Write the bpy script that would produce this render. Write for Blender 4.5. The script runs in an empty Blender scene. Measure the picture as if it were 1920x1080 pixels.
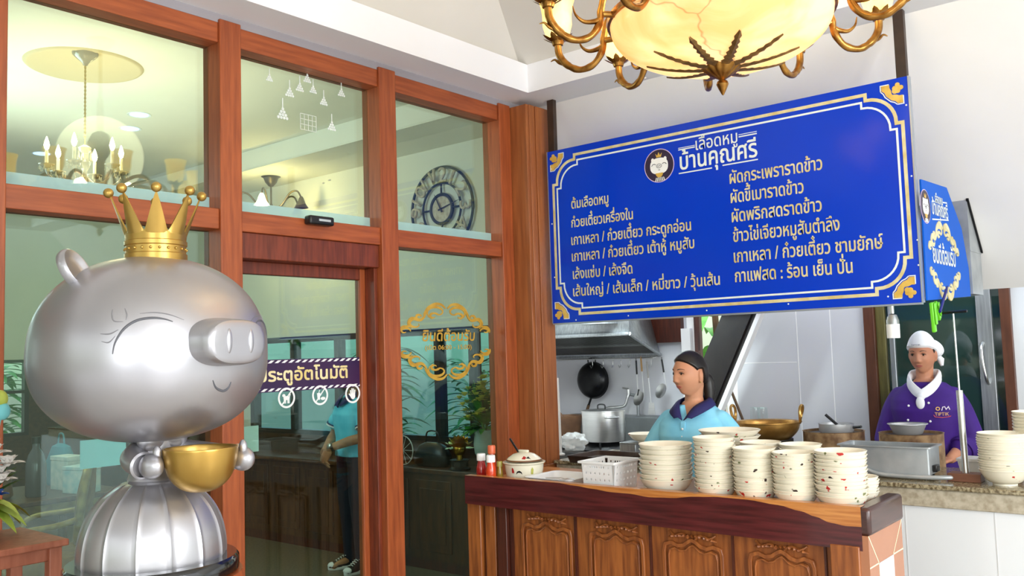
import bpy, bmesh, math, random
from math import pi, sin, cos, radians, sqrt, atan2
from mathutils import Vector, Matrix, noise as mnoise

SC = bpy.context.scene
COL = SC.collection
rnd = random.Random(7)

# ------------------------------------------------------------------ camera
F_PX = 1667.29
CR = Vector((0.76759256, 0.6401957, -0.03084039))
CU = Vector((0.07096956, -0.03707356, 0.99678928))
CF = Vector((-0.63699685, 0.76731677, 0.07389179))
CC = Vector((0.0, 0.0, 1.55))
cam_d = bpy.data.cameras.new('camera')
cam = bpy.data.objects.new('camera', cam_d)
COL.objects.link(cam)
cam_d.sensor_fit = 'HORIZONTAL'
cam_d.sensor_width = 36.0
cam_d.lens = F_PX / 1920.0 * 36.0
cam_d.clip_start = 0.05
cam_d.clip_end = 200
cam.matrix_world = Matrix(((CR.x, CU.x, -CF.x, CC.x), (CR.y, CU.y, -CF.y, CC.y), (CR.z, CU.z, -CF.z, CC.z), (0, 0, 0, 1)))
SC.camera = cam


def at(px, py, ax, val):
    """a point of the photograph measured onto the plane ax = val"""
    d = CR * (px - 960) + CU * (540 - py) + CF * F_PX
    i = 'xyz'.index(ax)
    return CC + d * ((val - CC[i]) / d[i])


# ------------------------------------------------------------------ view, world, large lights
SC.view_settings.view_transform = 'Standard'
SC.view_settings.look = 'None'
SC.view_settings.gamma = 1.0
SC.view_settings.use_curve_mapping = False
SC.view_settings.exposure = 0.62

W = bpy.data.worlds.new('daylight')
SC.world = W
W.use_nodes = True
nt = W.node_tree
nt.nodes.clear()
tc = nt.nodes.new('ShaderNodeTexCoord')
sep = nt.nodes.new('ShaderNodeSeparateXYZ')
ramp = nt.nodes.new('ShaderNodeValToRGB')
mr = nt.nodes.new('ShaderNodeMapRange')
mr.inputs['From Min'].default_value = -1
mr.inputs['From Max'].default_value = 1
bg = nt.nodes.new('ShaderNodeBackground')
wo = nt.nodes.new('ShaderNodeOutputWorld')
nt.links.new(tc.outputs['Generated'], sep.inputs[0])
nt.links.new(sep.outputs['Z'], mr.inputs['Value'])
nt.links.new(mr.outputs[0], ramp.inputs['Fac'])
e = ramp.color_ramp.elements
e[0].position = 0.0; e[0].color = (0.16, 0.15, 0.13, 1)
e[1].position = 1.0; e[1].color = (0.75, 0.86, 1.0, 1)
for p_, c_ in ((0.485, (0.24, 0.24, 0.20, 1)), (0.50, (0.30, 0.36, 0.26, 1)), (0.54, (0.42, 0.50, 0.40, 1)), (0.60, (0.92, 0.95, 0.98, 1))):
    q = ramp.color_ramp.elements.new(p_); q.color = c_
nt.links.new(ramp.outputs[0], bg.inputs['Color'])
bg.inputs['Strength'].default_value = 1.75
nt.links.new(bg.outputs[0], wo.inputs['Surface'])


def area(name, loc, target, sx, sy, watts, col=(1, 1, 1)):
    l = bpy.data.lights.new(name, 'AREA'); l.shape = 'RECTANGLE'; l.size = sx; l.size_y = sy
    l.energy = watts; l.color = col
    o = bpy.data.objects.new(name, l); COL.objects.link(o)
    o.location = loc
    o.rotation_euler = (Vector(target) - Vector(loc)).to_track_quat('-Z', 'Y').to_euler()
    return o


def point(name, loc, watts, col, r=0.05):
    l = bpy.data.lights.new(name, 'POINT'); l.energy = watts; l.color = col; l.shadow_soft_size = r
    o = bpy.data.objects.new(name, l); COL.objects.link(o); o.location = loc
    return o


area('shopfront_daylight', (2.2, -2.6, 1.9), (-1.6, 2.6, 1.5), 2.2, 1.7, 54, (0.93, 0.97, 1.0))
area('side_daylight', (3.6, 1.3, 2.1), (-1.6, 3.9, 1.9), 2.8, 2.0, 165, (0.93, 0.97, 1.0))
area('kitchen_fill_light', (-3.05, 4.72, 2.14), (-3.95, 5.95, 1.25), 0.6, 0.12, 15, (0.84, 0.98, 1.0))  # added fill for the cooking corner, hidden under the bulkhead, no fixture
area('dining_room_light', (-5.6, 2.4, 2.72), (-5.6, 2.4, 5), 2.6, 2.2, 13, (1.0, 0.88, 0.62))
area('dining_room_cool_fill', (-6.0, 1.6, 2.5), (-4.6, 4.8, 1.9), 1.4, 0.8, 20, (0.74, 0.98, 1.0))  # added cool fill aimed at the clock wall, no window behind it

# ------------------------------------------------------------------ materials
MATS = {}


def L(c):
    """sRGB 0-255 to linear"""
    return tuple(((v / 255) / 12.92 if v / 255 <= 0.04045 else ((v / 255 + 0.055) / 1.055) ** 2.4) for v in c) + (1.0,)


def mat(name, rgb, rough=0.5, metal=0.0, vary=0.0, scale=8.0, stretch=(1, 1, 1), rgb2=None, bump=0.0, spec=0.5,
        emit=None, estr=0.0, alpha=None, trans=0.0, coat=0.0, sss=0.0, detail=4.0, lo=0.35, hi=0.65):
    m = bpy.data.materials.new(name)
    m.use_nodes = True
    t = m.node_tree
    b = t.nodes['Principled BSDF']
    b.inputs['Base Color'].default_value = L(rgb)
    b.inputs['Roughness'].default_value = rough
    b.inputs['Metallic'].default_value = metal
    b.inputs['Specular IOR Level'].default_value = spec
    if coat: b.inputs['Coat Weight'].default_value = coat; b.inputs['Coat Roughness'].default_value = 0.08
    if trans: b.inputs['Transmission Weight'].default_value = trans
    if sss:
        b.inputs['Subsurface Weight'].default_value = sss
        b.inputs['Subsurface Radius'].default_value = (0.01, 0.004, 0.002)
    if alpha is not None: b.inputs['Alpha'].default_value = alpha
    if emit: b.inputs['Emission Color'].default_value = L(emit); b.inputs['Emission Strength'].default_value = estr
    if rgb2 or vary or bump:
        tc = t.nodes.new('ShaderNodeTexCoord'); mp = t.nodes.new('ShaderNodeMapping')
        mp.inputs['Scale'].default_value = stretch
        n = t.nodes.new('ShaderNodeTexNoise'); n.inputs['Scale'].default_value = scale; n.inputs['Detail'].default_value = detail
        t.links.new(tc.outputs['Object'], mp.inputs[0]); t.links.new(mp.outputs[0], n.inputs['Vector'])
        if rgb2 or vary:
            r = t.nodes.new('ShaderNodeValToRGB')
            c1 = L(rgb); c2 = L(rgb2) if rgb2 else tuple(v * (1 - vary) for v in c1[:3]) + (1,)
            r.color_ramp.elements[0].position = lo; r.color_ramp.elements[0].color = c2
            r.color_ramp.elements[1].position = hi; r.color_ramp.elements[1].color = c1
            t.links.new(n.outputs['Fac'], r.inputs['Fac']); t.links.new(r.outputs[0], b.inputs['Base Color'])
        if bump:
            bm_ = t.nodes.new('ShaderNodeBump'); bm_.inputs['Strength'].default_value = bump; bm_.inputs['Distance'].default_value = 0.01
            t.links.new(n.outputs['Fac'], bm_.inputs['Height']); t.links.new(bm_.outputs[0], b.inputs['Normal'])
    MATS[name] = m
    return m


def glass_mat(name, tint, refl=1.0, rough=0.0, film=0.0, filmcol=(210, 235, 235)):
    m = bpy.data.materials.new(name); m.use_nodes = True
    t = m.node_tree; t.nodes.clear()
    o = t.nodes.new('ShaderNodeOutputMaterial')
    tr = t.nodes.new('ShaderNodeBsdfTransparent'); tr.inputs[0].default_value = tint
    gl = t.nodes.new('ShaderNodeBsdfGlossy'); gl.inputs['Roughness'].default_value = rough
    gl.inputs['Color'].default_value = (0.85, 1.0, 0.95, 1)
    lw = t.nodes.new('ShaderNodeLayerWeight'); lw.inputs['Blend'].default_value = 0.5
    pw = t.nodes.new('ShaderNodeMath'); pw.operation = 'POWER'; pw.inputs[1].default_value = 5.0
    fr = t.nodes.new('ShaderNodeMath'); fr.operation = 'MULTIPLY_ADD'; fr.inputs[1].default_value = 0.96; fr.inputs[2].default_value = 0.04
    t.links.new(lw.outputs['Facing'], pw.inputs[0]); t.links.new(pw.outputs[0], fr.inputs[0])
    mu = t.nodes.new('ShaderNodeMath'); mu.operation = 'MULTIPLY'; mu.inputs[1].default_value = refl; mu.use_clamp = True
    mx = t.nodes.new('ShaderNodeMixShader')
    t.links.new(fr.outputs[0], mu.inputs[0]); t.links.new(mu.outputs[0], mx.inputs[0])
    t.links.new(tr.outputs[0], mx.inputs[1]); t.links.new(gl.outputs[0], mx.inputs[2])
    if film:
        df = t.nodes.new('ShaderNodeBsdfDiffuse'); df.inputs[0].default_value = L(filmcol)
        m2 = t.nodes.new('ShaderNodeMixShader'); m2.inputs[0].default_value = film
        t.links.new(mx.outputs[0], m2.inputs[1]); t.links.new(df.outputs[0], m2.inputs[2]); t.links.new(m2.outputs[0], o.inputs[0])
    else:
        t.links.new(mx.outputs[0], o.inputs[0])
    MATS[name] = m
    return m


wall_m = mat('white_wall_paint', (246, 243, 240), 0.75, vary=0.03, scale=3)
front_floor_m = mat('pale_bounce_floor', (206, 202, 194), 0.25, vary=0.05, scale=4)  # unseen front floor, made pale to bounce light onto the soffit
soffit_m = mat('soffit_paint', (242, 242, 246), 0.8, vary=0.02, scale=2)
ceil_m = mat('tray_ceiling_paint', (226, 222, 214), 0.8, vary=0.03, scale=2)
cream_m = mat('cream_wall_paint', (236, 236, 222), 0.75, vary=0.04, scale=3)
floor_m = mat('terrazzo_floor', (122, 112, 92), 0.35, rgb2=(84, 76, 60), scale=60, bump=0.02)
frame_m = mat('orange_stained_teak', (172, 88, 45), 0.42, rgb2=(140, 66, 32), scale=7, stretch=(9, 9, 0.7), bump=0.06, lo=0.3, hi=0.7)
frame_h = mat('orange_stained_teak_rail', (172, 88, 45), 0.42, rgb2=(140, 66, 32), scale=7, stretch=(9, 0.7, 9), bump=0.06, lo=0.3, hi=0.7)
door_m = mat('red_brown_door_wood', (128, 56, 32), 0.42, rgb2=(98, 40, 22), scale=7, stretch=(8, 8, 0.8), bump=0.05)
column_m = mat('teak_column_boards', (172, 102, 54), 0.45, rgb2=(138, 76, 38), scale=5, stretch=(9, 9, 0.6), bump=0.06, lo=0.3, hi=0.72)
mahog_m = mat('dark_maroon_wood', (92, 32, 34), 0.28, rgb2=(62, 18, 20), scale=6, stretch=(0.8, 6, 14), bump=0.03, coat=0.3)
sap_m = mat('tan_sapwood', (206, 138, 72), 0.32, rgb2=(176, 104, 46), scale=6, stretch=(1.0, 6, 14), bump=0.03, coat=0.3)
panel_m = mat('brown_teak_panel', (166, 96, 44), 0.4, rgb2=(122, 64, 28), scale=6, stretch=(9, 9, 0.8), bump=0.06, coat=0.15)
panel_d = mat('dark_teak_pilaster', (84, 38, 24), 0.4, rgb2=(58, 24, 16), scale=6, stretch=(9, 9, 0.8), bump=0.05)
tile_w = mat('white_glazed_tile', (226, 228, 230), 0.12, vary=0.02, scale=2)
grout_m = mat('tile_grout', (212, 212, 212), 0.8, vary=0.05)
tile_k = mat('kitchen_wall_tile', (208, 207, 210), 0.14, vary=0.02, scale=2)
tan_tile = mat('tan_tile', (178, 118, 84), 0.25, vary=0.06, scale=5)
grout_l = mat('cream_grout', (246, 226, 190), 0.7, vary=0.04)
granite_m = mat('speckled_granite', (170, 158, 128), 0.12, rgb2=(96, 82, 58), scale=95, detail=6, lo=0.38, hi=0.62)
granite_e = mat('granite_front', (190, 180, 160), 0.4, rgb2=(158, 146, 124), scale=40, detail=5)
pane_m = glass_mat('green_tinted_glass', (0.86, 0.935, 0.915, 1), 1.5)
pane_low = glass_mat('lower_green_tinted_glass', (0.78, 0.88, 0.85, 1), 1.25)
film_m = glass_mat('frosted_glass_strip', (0.85, 0.95, 0.95, 1), 1.0, film=0.5, filmcol=(196, 228, 226))
black_m = mat('black_plastic', (20, 20, 22), 0.35, vary=0.1)
brownpost_m = mat('dark_brown_metal', (62, 44, 32), 0.45, rgb2=(46, 32, 24), scale=12)
blue_m = mat('royal_blue_acrylic', (0, 58, 200), 0.16, vary=0.04, scale=2, spec=0.3)
blue2_m = mat('blue_acrylic_side', (10, 92, 200), 0.55, vary=0.05, scale=3, spec=0.15)
gold_line = mat('pale_gold_vinyl', (226, 218, 176), 0.4, rgb2=(206, 186, 120), scale=14)
white_vinyl = mat('white_vinyl', (232, 240, 236), 0.45, vary=0.03)
gold_orn = mat('gold_vinyl_ornament', (226, 190, 96), 0.4, rgb2=(204, 158, 58), scale=20)
alu_edge = mat('aluminium_edge', (170, 178, 190), 0.3, metal=0.6, vary=0.1)


# ------------------------------------------------------------------ mesh builder
class MB:
    def __init__(s):
        s.v = []; s.f = []; s.m = []; s.s = []

    def add(s, vs, fs, m=0, smooth=True):
        b = len(s.v)
        s.v.extend([tuple(v) for v in vs])
        for f in fs:
            s.f.append([b + i for i in f]); s.m.append(m); s.s.append(smooth)
        return s

    def box(s, x0, x1, y0, y1, z0, z1, m=0, M=None):
        vs = [Vector(p) for p in ((x0, y0, z0), (x1, y0, z0), (x1, y1, z0), (x0, y1, z0), (x0, y0, z1), (x1, y0, z1), (x1, y1, z1), (x0, y1, z1))]
        if M is not None: vs = [M @ v for v in vs]
        return s.add(vs, [(0, 3, 2, 1), (4, 5, 6, 7), (0, 1, 5, 4), (1, 2, 6, 5), (2, 3, 7, 6), (3, 0, 4, 7)], m, False)

    def prism(s, poly, d, m=0, M=None, smooth=False):
        """poly: 2D points (x,z) in the plane y=0, thickness d towards +y"""
        n = len(poly)
        vs = [Vector((p[0], 0, p[1])) for p in poly] + [Vector((p[0], d, p[1])) for p in poly]
        if M is not None: vs = [M @ v for v in vs]
        fs = [tuple(range(n)), tuple(range(2 * n - 1, n - 1, -1))]
        fs += [(i, n + i, n + (i + 1) % n, (i + 1) % n) for i in range(n)]
        return s.add(vs, fs, m, smooth)

    def lathe(s, prof, seg=32, c=(0, 0, 0), m=0, M=None, sx=1.0, sy=1.0, mfun=None):
        """profile of (r, z); poles where r == 0"""
        vs = []; idx = []
        for r, z in prof:
            if r <= 1e-7:
                idx.append([len(vs)]); vs.append(Vector((0, 0, z)))
            else:
                row = []
                for k in range(seg):
                    a = 2 * pi * k / seg
                    row.append(len(vs)); vs.append(Vector((r * cos(a) * sx, r * sin(a) * sy, z)))
                idx.append(row)
        fs = []
        for a, b in zip(idx, idx[1:]):
            for k in range(seg):
                k2 = (k + 1) % seg
                if len(a) == 1 and len(b) == 1: continue
                if len(a) == 1: fs.append((a[0], b[k2], b[k]))
                elif len(b) == 1: fs.append((a[k], a[k2], b[0]))
                else: fs.append((a[k], a[k2], b[k2], b[k]))
        c = Vector(c)
        if M is not None: vs = [M @ v for v in vs]
        vs = [v + c for v in vs]
        return s.add(vs, fs, m)

    def cyl(s, r, z0, z1, c=(0, 0, 0), seg=24, m=0, r2=None, M=None):
        r2 = r if r2 is None else r2
        return s.lathe([(0, z0), (r, z0), (r2, z1), (0, z1)], seg, c, m, M)

    def sphere(s, c, rx, ry=None, rz=None, seg=20, rings=12, m=0, M=None):
        ry = rx if ry is None else ry; rz = rx if rz is None else rz
        prof = [(sin(pi * i / rings), -cos(pi * i / rings)) for i in range(rings + 1)]
        prof[0] = (0, -1); prof[-1] = (0, 1)
        A = Matrix.Diagonal((rx, ry, rz, 1))
        if M is not None: A = M @ A
        return s.lathe(prof, seg, c, m, A)

    def tube(s, pts, r, seg=10, m=0, cap=True, closed=False):
        pts = [Vector(p) for p in pts]
        n = len(pts)
        rs = r if isinstance(r, (list, tuple)) else [r] * n
        vs = []; up = None
        for i in range(n):
            if closed: t = pts[(i + 1) % n] - pts[i - 1]
            else: t = pts[min(i + 1, n - 1)] - pts[max(i - 1, 0)]
            t.normalize()
            if up is None:
                up = Vector((0, 0, 1)) if abs(t.z) < 0.9 else Vector((1, 0, 0))
            a = up - t * up.dot(t)
            if a.length < 1e-5: a = t.orthogonal()
            a.normalize(); b = t.cross(a); up = a
            for k in range(seg):
                g = 2 * pi * k / seg
                vs.append(pts[i] + (a * cos(g) + b * sin(g)) * rs[i])
        fs = []
        for i in range(n if closed else n - 1):
            j = (i + 1) % n
            for k in range(seg):
                k2 = (k + 1) % seg
                fs.append((i * seg + k, i * seg + k2, j * seg + k2, j * seg + k))
        if cap and not closed:
            fs.append(tuple(range(seg - 1, -1, -1))); fs.append(tuple((n - 1) * seg + k for k in range(seg)))
        return s.add(vs, fs, m)

    def loft(s, rings, m=0, cap=True, closed=True):
        n = len(rings[0]); vs = [p for r in rings for p in r]; fs = []
        for i in range(len(rings) - 1):
            for k in range(n if closed else n - 1):
                k2 = (k + 1) % n
                fs.append((i * n + k, i * n + k2, (i + 1) * n + k2, (i + 1) * n + k))
        if cap and closed:
            fs.append(tuple(range(n - 1, -1, -1))); fs.append(tuple((len(rings) - 1) * n + k for k in range(n)))
        return s.add(vs, fs, m)

    def ribbon(s, pts, w, d, m=0, M=None, closed=False):
        """flat strip of width w along 2D (x,z) points, raised d towards -y"""
        n = len(pts); P = [Vector((p[0], p[1])) for p in pts]
        lft = []; rgt = []
        for i in range(n):
            if closed: a = P[i] - P[i - 1]; b = P[(i + 1) % n] - P[i]
            else: a = P[i] - P[max(i - 1, 0)]; b = P[min(i + 1, n - 1)] - P[i]
            if a.length < 1e-9: a = b
            if b.length < 1e-9: b = a
            a = a.normalized(); b = b.normalized()
            na = Vector((-a.y, a.x)); nb = Vector((-b.y, b.x)); q = na + nb
            if q.length < 1e-6: q = na
            q.normalize(); sc = 1 / max(0.5, q.dot(na))
            ww = w[i] if isinstance(w, (list, tuple)) else w
            lft.append(P[i] + q * ww / 2 * sc); rgt.append(P[i] - q * ww / 2 * sc)
        vs = [Vector((p.x, -d, p.y)) for p in lft] + [Vector((p.x, -d, p.y)) for p in rgt] + \
             [Vector((p.x, 0, p.y)) for p in lft] + [Vector((p.x, 0, p.y)) for p in rgt]
        if M is not None: vs = [M @ v for v in vs]
        fs = []
        for i in range(n if closed else n - 1):
            j = (i + 1) % n
            fs += [(i, n + i, n + j, j), (i, j, 2 * n + j, 2 * n + i), (n + j, n + i, 3 * n + i, 3 * n + j), (2 * n + i, 2 * n + j, 3 * n + j, 3 * n + i)]
        if not closed:
            fs += [(0, 2 * n, 3 * n, n), (n - 1, 2 * n - 1, 4 * n - 1, 3 * n - 1)]
        return s.add(vs, fs, m, False)

    def mesh(s, name, mats, ang=38, fix=True):
        me = bpy.data.meshes.new(name)
        me.from_pydata(s.v, [], s.f)
        for m in (mats if isinstance(mats, (list, tuple)) else [mats]): me.materials.append(m)
        me.polygons.foreach_set('material_index', s.m)
        me.polygons.foreach_set('use_smooth', s.s)
        me.update()
        if fix:
            b = bmesh.new(); b.from_mesh(me)
            bmesh.ops.recalc_face_normals(b, faces=b.faces)
            b.to_mesh(me); b.free()
        try: me.set_sharp_from_angle(angle=radians(ang))
        except Exception: pass
        return me

    def build(s, name, mats, parent=None, loc=None, rot=None, bevel=0.0, ang=38, fix=True, label=None):
        o = bpy.data.objects.new(name, s.mesh(name, mats, ang, fix))
        COL.objects.link(o)
        if parent is not None: o.parent = parent
        if loc is not None: o.location = loc
        if rot is not None: o.rotation_euler = rot
        if bevel:
            b = o.modifiers.new('bevel', 'BEVEL'); b.width = bevel; b.segments = 2; b.limit_method = 'ANGLE'; b.angle_limit = radians(40)
        if label: o['label'] = label
        return o


def tag(o, label, cat, group=None):
    o['label'] = label; o['category'] = cat
    if group: o['group'] = group
    return o


def thing(name, label, cat, loc=(0, 0, 0), rz=0.0, group=None):
    o = bpy.data.objects.new(name, None); COL.objects.link(o)
    o.empty_display_size = 0.05; o.location = loc; o.rotation_euler = (0, 0, rz)
    return tag(o, label, cat, group)


def struct(o, label=None, cat=None):
    o['kind'] = 'structure'
    if label: o['label'] = label
    if cat: o['category'] = cat
    return o


def dup(root, loc, rz=0.0, label=None, scale=None):
    r = root.copy(); COL.objects.link(r); r.location = loc; r.rotation_euler = (0, 0, rz)
    if label: r['label'] = label
    if scale: r.scale = scale
    for ch in list(root.children):
        c = ch.copy(); COL.objects.link(c); c.parent = r
        for g in list(ch.children):
            d = g.copy(); COL.objects.link(d); d.parent = c
    return r


def sm(a, b, t): return a + (b - a) * t


def bez(p0, p1, p2, p3, n=10):
    p0, p1, p2, p3 = (Vector(p) for p in (p0, p1, p2, p3)); out = []
    for i in range(n + 1):
        t = i / n; u = 1 - t
        out.append(p0 * u ** 3 + p1 * 3 * u * u * t + p2 * 3 * u * t * t + p3 * t ** 3)
    return out


def spline(pts, n=6, closed=False):
    """Catmull-Rom through points"""
    P = [Vector(p) for p in pts]; N = len(P); out = []
    for i in range(N if closed else N - 1):
        a = P[i - 1] if (i > 0 or closed) else P[0]; b = P[i]; c = P[(i + 1) % N]
        d = P[(i + 2) % N] if (closed or i + 2 < N) else P[N - 1]
        for k in range(n):
            t = k / n
            out.append(0.5 * ((2 * b) + (c - a) * t + (2 * a - 5 * b + 4 * c - d) * t * t + (3 * b - a - 3 * c + d) * t ** 3))
    if not closed: out.append(P[-1])
    return out


# ------------------------------------------------------------------ lettering (the built-in font, turned into meshes)
_fc = {}


def _glyph_mesh(txt):
    c = bpy.data.curves.new('lettering', 'FONT'); c.body = txt; c.size = 1.0; c.resolution_u = 3
    o = bpy.data.objects.new('lettering', c); COL.objects.link(o)
    dg = bpy.context.evaluated_depsgraph_get()
    me = bpy.data.meshes.new_from_object(o.evaluated_get(dg))
    vs = [v.co.copy() for v in me.vertices]; fs = [tuple(p.vertices) for p in me.polygons]
    bpy.data.objects.remove(o); bpy.data.curves.remove(c); bpy.data.meshes.remove(me)
    return vs, fs


def _maxx(txt):
    if txt not in _fc:
        v, _ = _glyph_mesh(txt); _fc[txt] = max(p.x for p in v)
    return _fc[txt]


UP = 'ิีึืั'
TONE = '่้๊๋์'


def text_geo(txt):
    """Thai string with tone marks lifted above upper vowels; returns verts, faces in em units"""
    body = ''; marks = []
    for i, ch in enumerate(txt):
        if ch in TONE and i and txt[i - 1] in UP: marks.append((body, ch))
        else: body += ch
    vs, fs = _glyph_mesh(body)
    for pre, ch in marks:
        adv = _maxx(pre + '.') - _maxx('.')
        v2, f2 = _glyph_mesh(ch)
        b = len(vs); vs += [Vector((p.x + adv, p.y + 0.17, 0)) for p in v2]; fs += [tuple(i + b for i in f) for f in f2]
    return vs, fs


CONS_H = None


def lettering(name, txt, p0, p1, height, material, parent=None, bold=0.0, up=Vector((0, 0, 1)), out=Vector((0, -1, 0)), lift=0.0015, slant=0.0, wfit=True):
    """text from p0 to p1 (baseline), consonant height in metres, as one mesh"""
    global CONS_H
    if CONS_H is None:
        v, _ = _glyph_mesh('น'); CONS_H = max(p.y for p in v)
    vs, fs = text_geo(txt)
    x0 = min(p.x for p in vs); x1 = max(p.x for p in vs)
    p0 = Vector(p0); p1 = Vector(p1); d = p1 - p0
    sx = d.length / (x1 - x0); sy = height / CONS_H; dx = d.normalized()
    offs = [(0, 0)] if not bold else [(bold * cos(a), bold * sin(a)) for a in (0, pi / 3, 2 * pi / 3, pi, 4 * pi / 3, 5 * pi / 3)] + [(0, 0)]
    words = txt.split(' '); ends = []; pre = ''
    for w_ in words:
        pre += ''.join(ch for i, ch in enumerate(w_) if not (ch in TONE and i and w_[i - 1] in UP)); ends.append(_maxx(pre) + 0.03); pre += ' '
    ends[-1] = 1e9
    groups = [[] for _ in words]
    for f in fs:
        cx_ = sum(vs[i].x for i in f) / len(f); groups[next(k for k, e_ in enumerate(ends) if cx_ <= e_)].append(f)
    first = None
    for gfs in groups:
        if not gfs: continue
        used = sorted({i for f in gfs for i in f}); mp = {q: k for k, q in enumerate(used)}
        b = MB()
        for k, (ox, oy) in enumerate(offs):
            q = [p0 + dx * ((vs[i].x - x0) * sx + ox + slant * vs[i].y * sy) + up * (vs[i].y * sy + oy) + out * (lift + k * 0.00005) for i in used]
            b.add(q, [tuple(mp[i] for i in f) for f in gfs], 0, False)
        o = b.build(name, material, parent, fix=False)
        if first is None: first = o
    return first
# ================================================================== SETTING
XG = -3.2            # room face of the timber and glass partition
SOF = 3.0            # underside of the soffit
b = MB(); b.box(-9.2, 4.5, -4.5, 8.0, -0.06, 0)
struct(b.build('floor', floor_m))
b = MB(); b.box(-3.17, 4.5, -4.5, 4.03, 0, 0.004)
struct(b.build('floor', front_floor_m))

# --- ceiling of the front room: soffit ring, fascia and a hipped tray
FX, FY = -3.015, 3.825
b = MB()
b.box(XG - 0.14, FX, -4.5, 4.1, SOF, SOF + 0.16)
b.box(FX, 3.2, FY, 4.1, SOF, SOF + 0.16)
b.box(3.0, 3.2, -4.5, FY, SOF, SOF + 0.16)
b.box(FX, 3.0, -4.5, -3.2, SOF, SOF + 0.16)
struct(b.build('trim_1', soffit_m))
b = MB()
kx, ky, kz = -3.12, 3.93, 3.11
t = 0.95
tx, ty, tz = kx + 0.5 * t, ky - t, kz + 0.48 * t
A = [(kx, -4.6, kz), (kx, ky, kz), (3.3, ky, kz), (3.3, -4.6, kz)]
B = [(tx, -3.4, tz), (tx, ty, tz), (2.4, ty, tz), (2.4, -3.4, tz)]
b.add(A + B, [(0, 1, 5, 4), (1, 2, 6, 5), (2, 3, 7, 6), (3, 0, 4, 7), (4, 5, 6, 7)], 0, False)
struct(b.build('ceiling', ceil_m, fix=False))

# --- white bulkhead sloping back over the serving counter
b = MB()
s0, s1 = Vector((0, 4.1, SOF)), Vector((0, 5.2, 1.812))
x0, x1 = -3.25, 3.2
pts = [(4.1, SOF), (5.2, 1.812), (5.2, 1.90), (4.16, SOF + 0.1)]
b.add([(x0, y, z) for y, z in pts] + [(x1, y, z) for y, z in pts], [(0, 1, 2, 3), (7, 6, 5, 4), (0, 4, 5, 1), (1, 5, 6, 2), (2, 6, 7, 3), (3, 7, 4, 0)], 0, False)
struct(b.build('wall_bulkhead', wall_m))

# --- timber partition: posts, rails, panes
POSTS = [(1.09, 1.199), (2.012, 2.113), (2.885, 2.994), (3.787, 3.885)]
for i, (a, c) in enumerate(POSTS):
    b = MB(); b.box(XG - 0.13, XG, a, c, 0, 2.975)
    struct(b.build('trim_%d' % (i + 2), frame_m, bevel=0.004))
b = MB(); b.box(XG - 0.13, XG, -0.2, -0.1, 0, 2.975); struct(b.build('trim_6', frame_m, bevel=0.004))
bays = [(-0.1, 1.09), (1.199, 2.012), (2.113, 2.885), (2.994, 3.787)]
k = 7
for a, c in bays:
    b = MB(); b.box(XG - 0.125, XG - 0.012, a, c, 2.875, 2.962); struct(b.build('trim_%d' % k, frame_h, bevel=0.003)); k += 1
    b = MB(); b.box(XG - 0.125, XG - 0.012, a, c, 2.095, 2.18); struct(b.build('trim_%d' % k, frame_h, bevel=0.003)); k += 1
    if (a, c) != bays[2]:
        b = MB(); b.box(XG - 0.125, XG - 0.012, a, c, 0.0, 0.12); struct(b.build('trim_%d' % k, frame_h, bevel=0.003)); k += 1
GX = XG - 0.092
wins = []
n = 1
for i, (a, c) in enumerate(bays):
    b = MB(); b.box(GX - 0.004, GX + 0.004, a, c, 2.18, 2.875)
    w = struct(b.build('window_%d' % n, pane_m)); wins.append(w); n += 1
    f = MB(); f.box(GX + 0.0045, GX + 0.006, a, c, 2.18, 2.236); f.build('frosted_strip', film_m, w)
    if i != 2:
        b = MB(); b.box(GX - 0.004, GX + 0.004, a, c, 0.12, 2.095)
        w = struct(b.build('window_%d' % n, pane_low)); wins.append(w); n += 1

# --- automatic door in the third bay
door = bpy.data.objects.new('door_1', None); COL.objects.link(door); struct(door)
door.location = (XG - 0.1, 2.113, 0)
b = MB(); b.box(-0.03, 0.075, 0, 0.772, 1.985, 2.095); b.build('door_header', door_m, door, bevel=0.004)
b = MB(); b.box(-0.05, -0.01, 0.722, 0.768, 0, 1.985); b.build('door_stile', frame_m, door, bevel=0.004)
b = MB(); b.box(-0.05, -0.01, -0.06, 0.012, 0, 1.985); b.build('door_stile', frame_m, door, bevel=0.004)
b = MB(); b.box(-0.05, -0.01, 0.012, 0.722, 1.93, 1.985); b.build('door_rail', door_m, door, bevel=0.003)
b = MB(); b.box(-0.05, -0.01, 0.012, 0.722, 0.0, 0.1); b.build('door_rail', door_m, door, bevel=0.003)
b = MB(); b.box(-0.034, -0.026, 0.012, 0.722, 0.1, 1.93); b.build('door_pane', pane_low, door)
b = MB(); b.box(-0.008, 0.06, 0.752, 0.772, 0, 1.985); b.build('door_jamb', door_m, door, bevel=0.003)
# above the partition, out to the tray
b = MB(); b.box(XG - 0.13, XG - 0.03, -4.5, 4.1, 2.975, 3.5); struct(b.build('wall_left', wall_m))
b = MB(); b.box(XG - 0.03, XG - 0.014, -4.5, 4.1, 2.962, SOF); struct(b.build('trim_27', mat('shaded_soffit_tone_trim', (158, 154, 160), 0.8, vary=0.04)))  # added strip, the soffit's shaded tone put into its grey
# --- teak clad column at the end of the partition
b = MB()
b.box(XG - 0.1, -3.085, 3.887, 4.085, 0, 2.965)
b.box(-3.085, -3.079, 3.91, 3.955, 0.0, 2.965)
b.box(-3.085, -3.077, 3.965, 4.085, 0.0, 2.965)
b.box(-3.087, -3.07, 3.88, 4.09, 0.0, 0.93)
struct(b.build('column', column_m, bevel=0.003))

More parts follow.
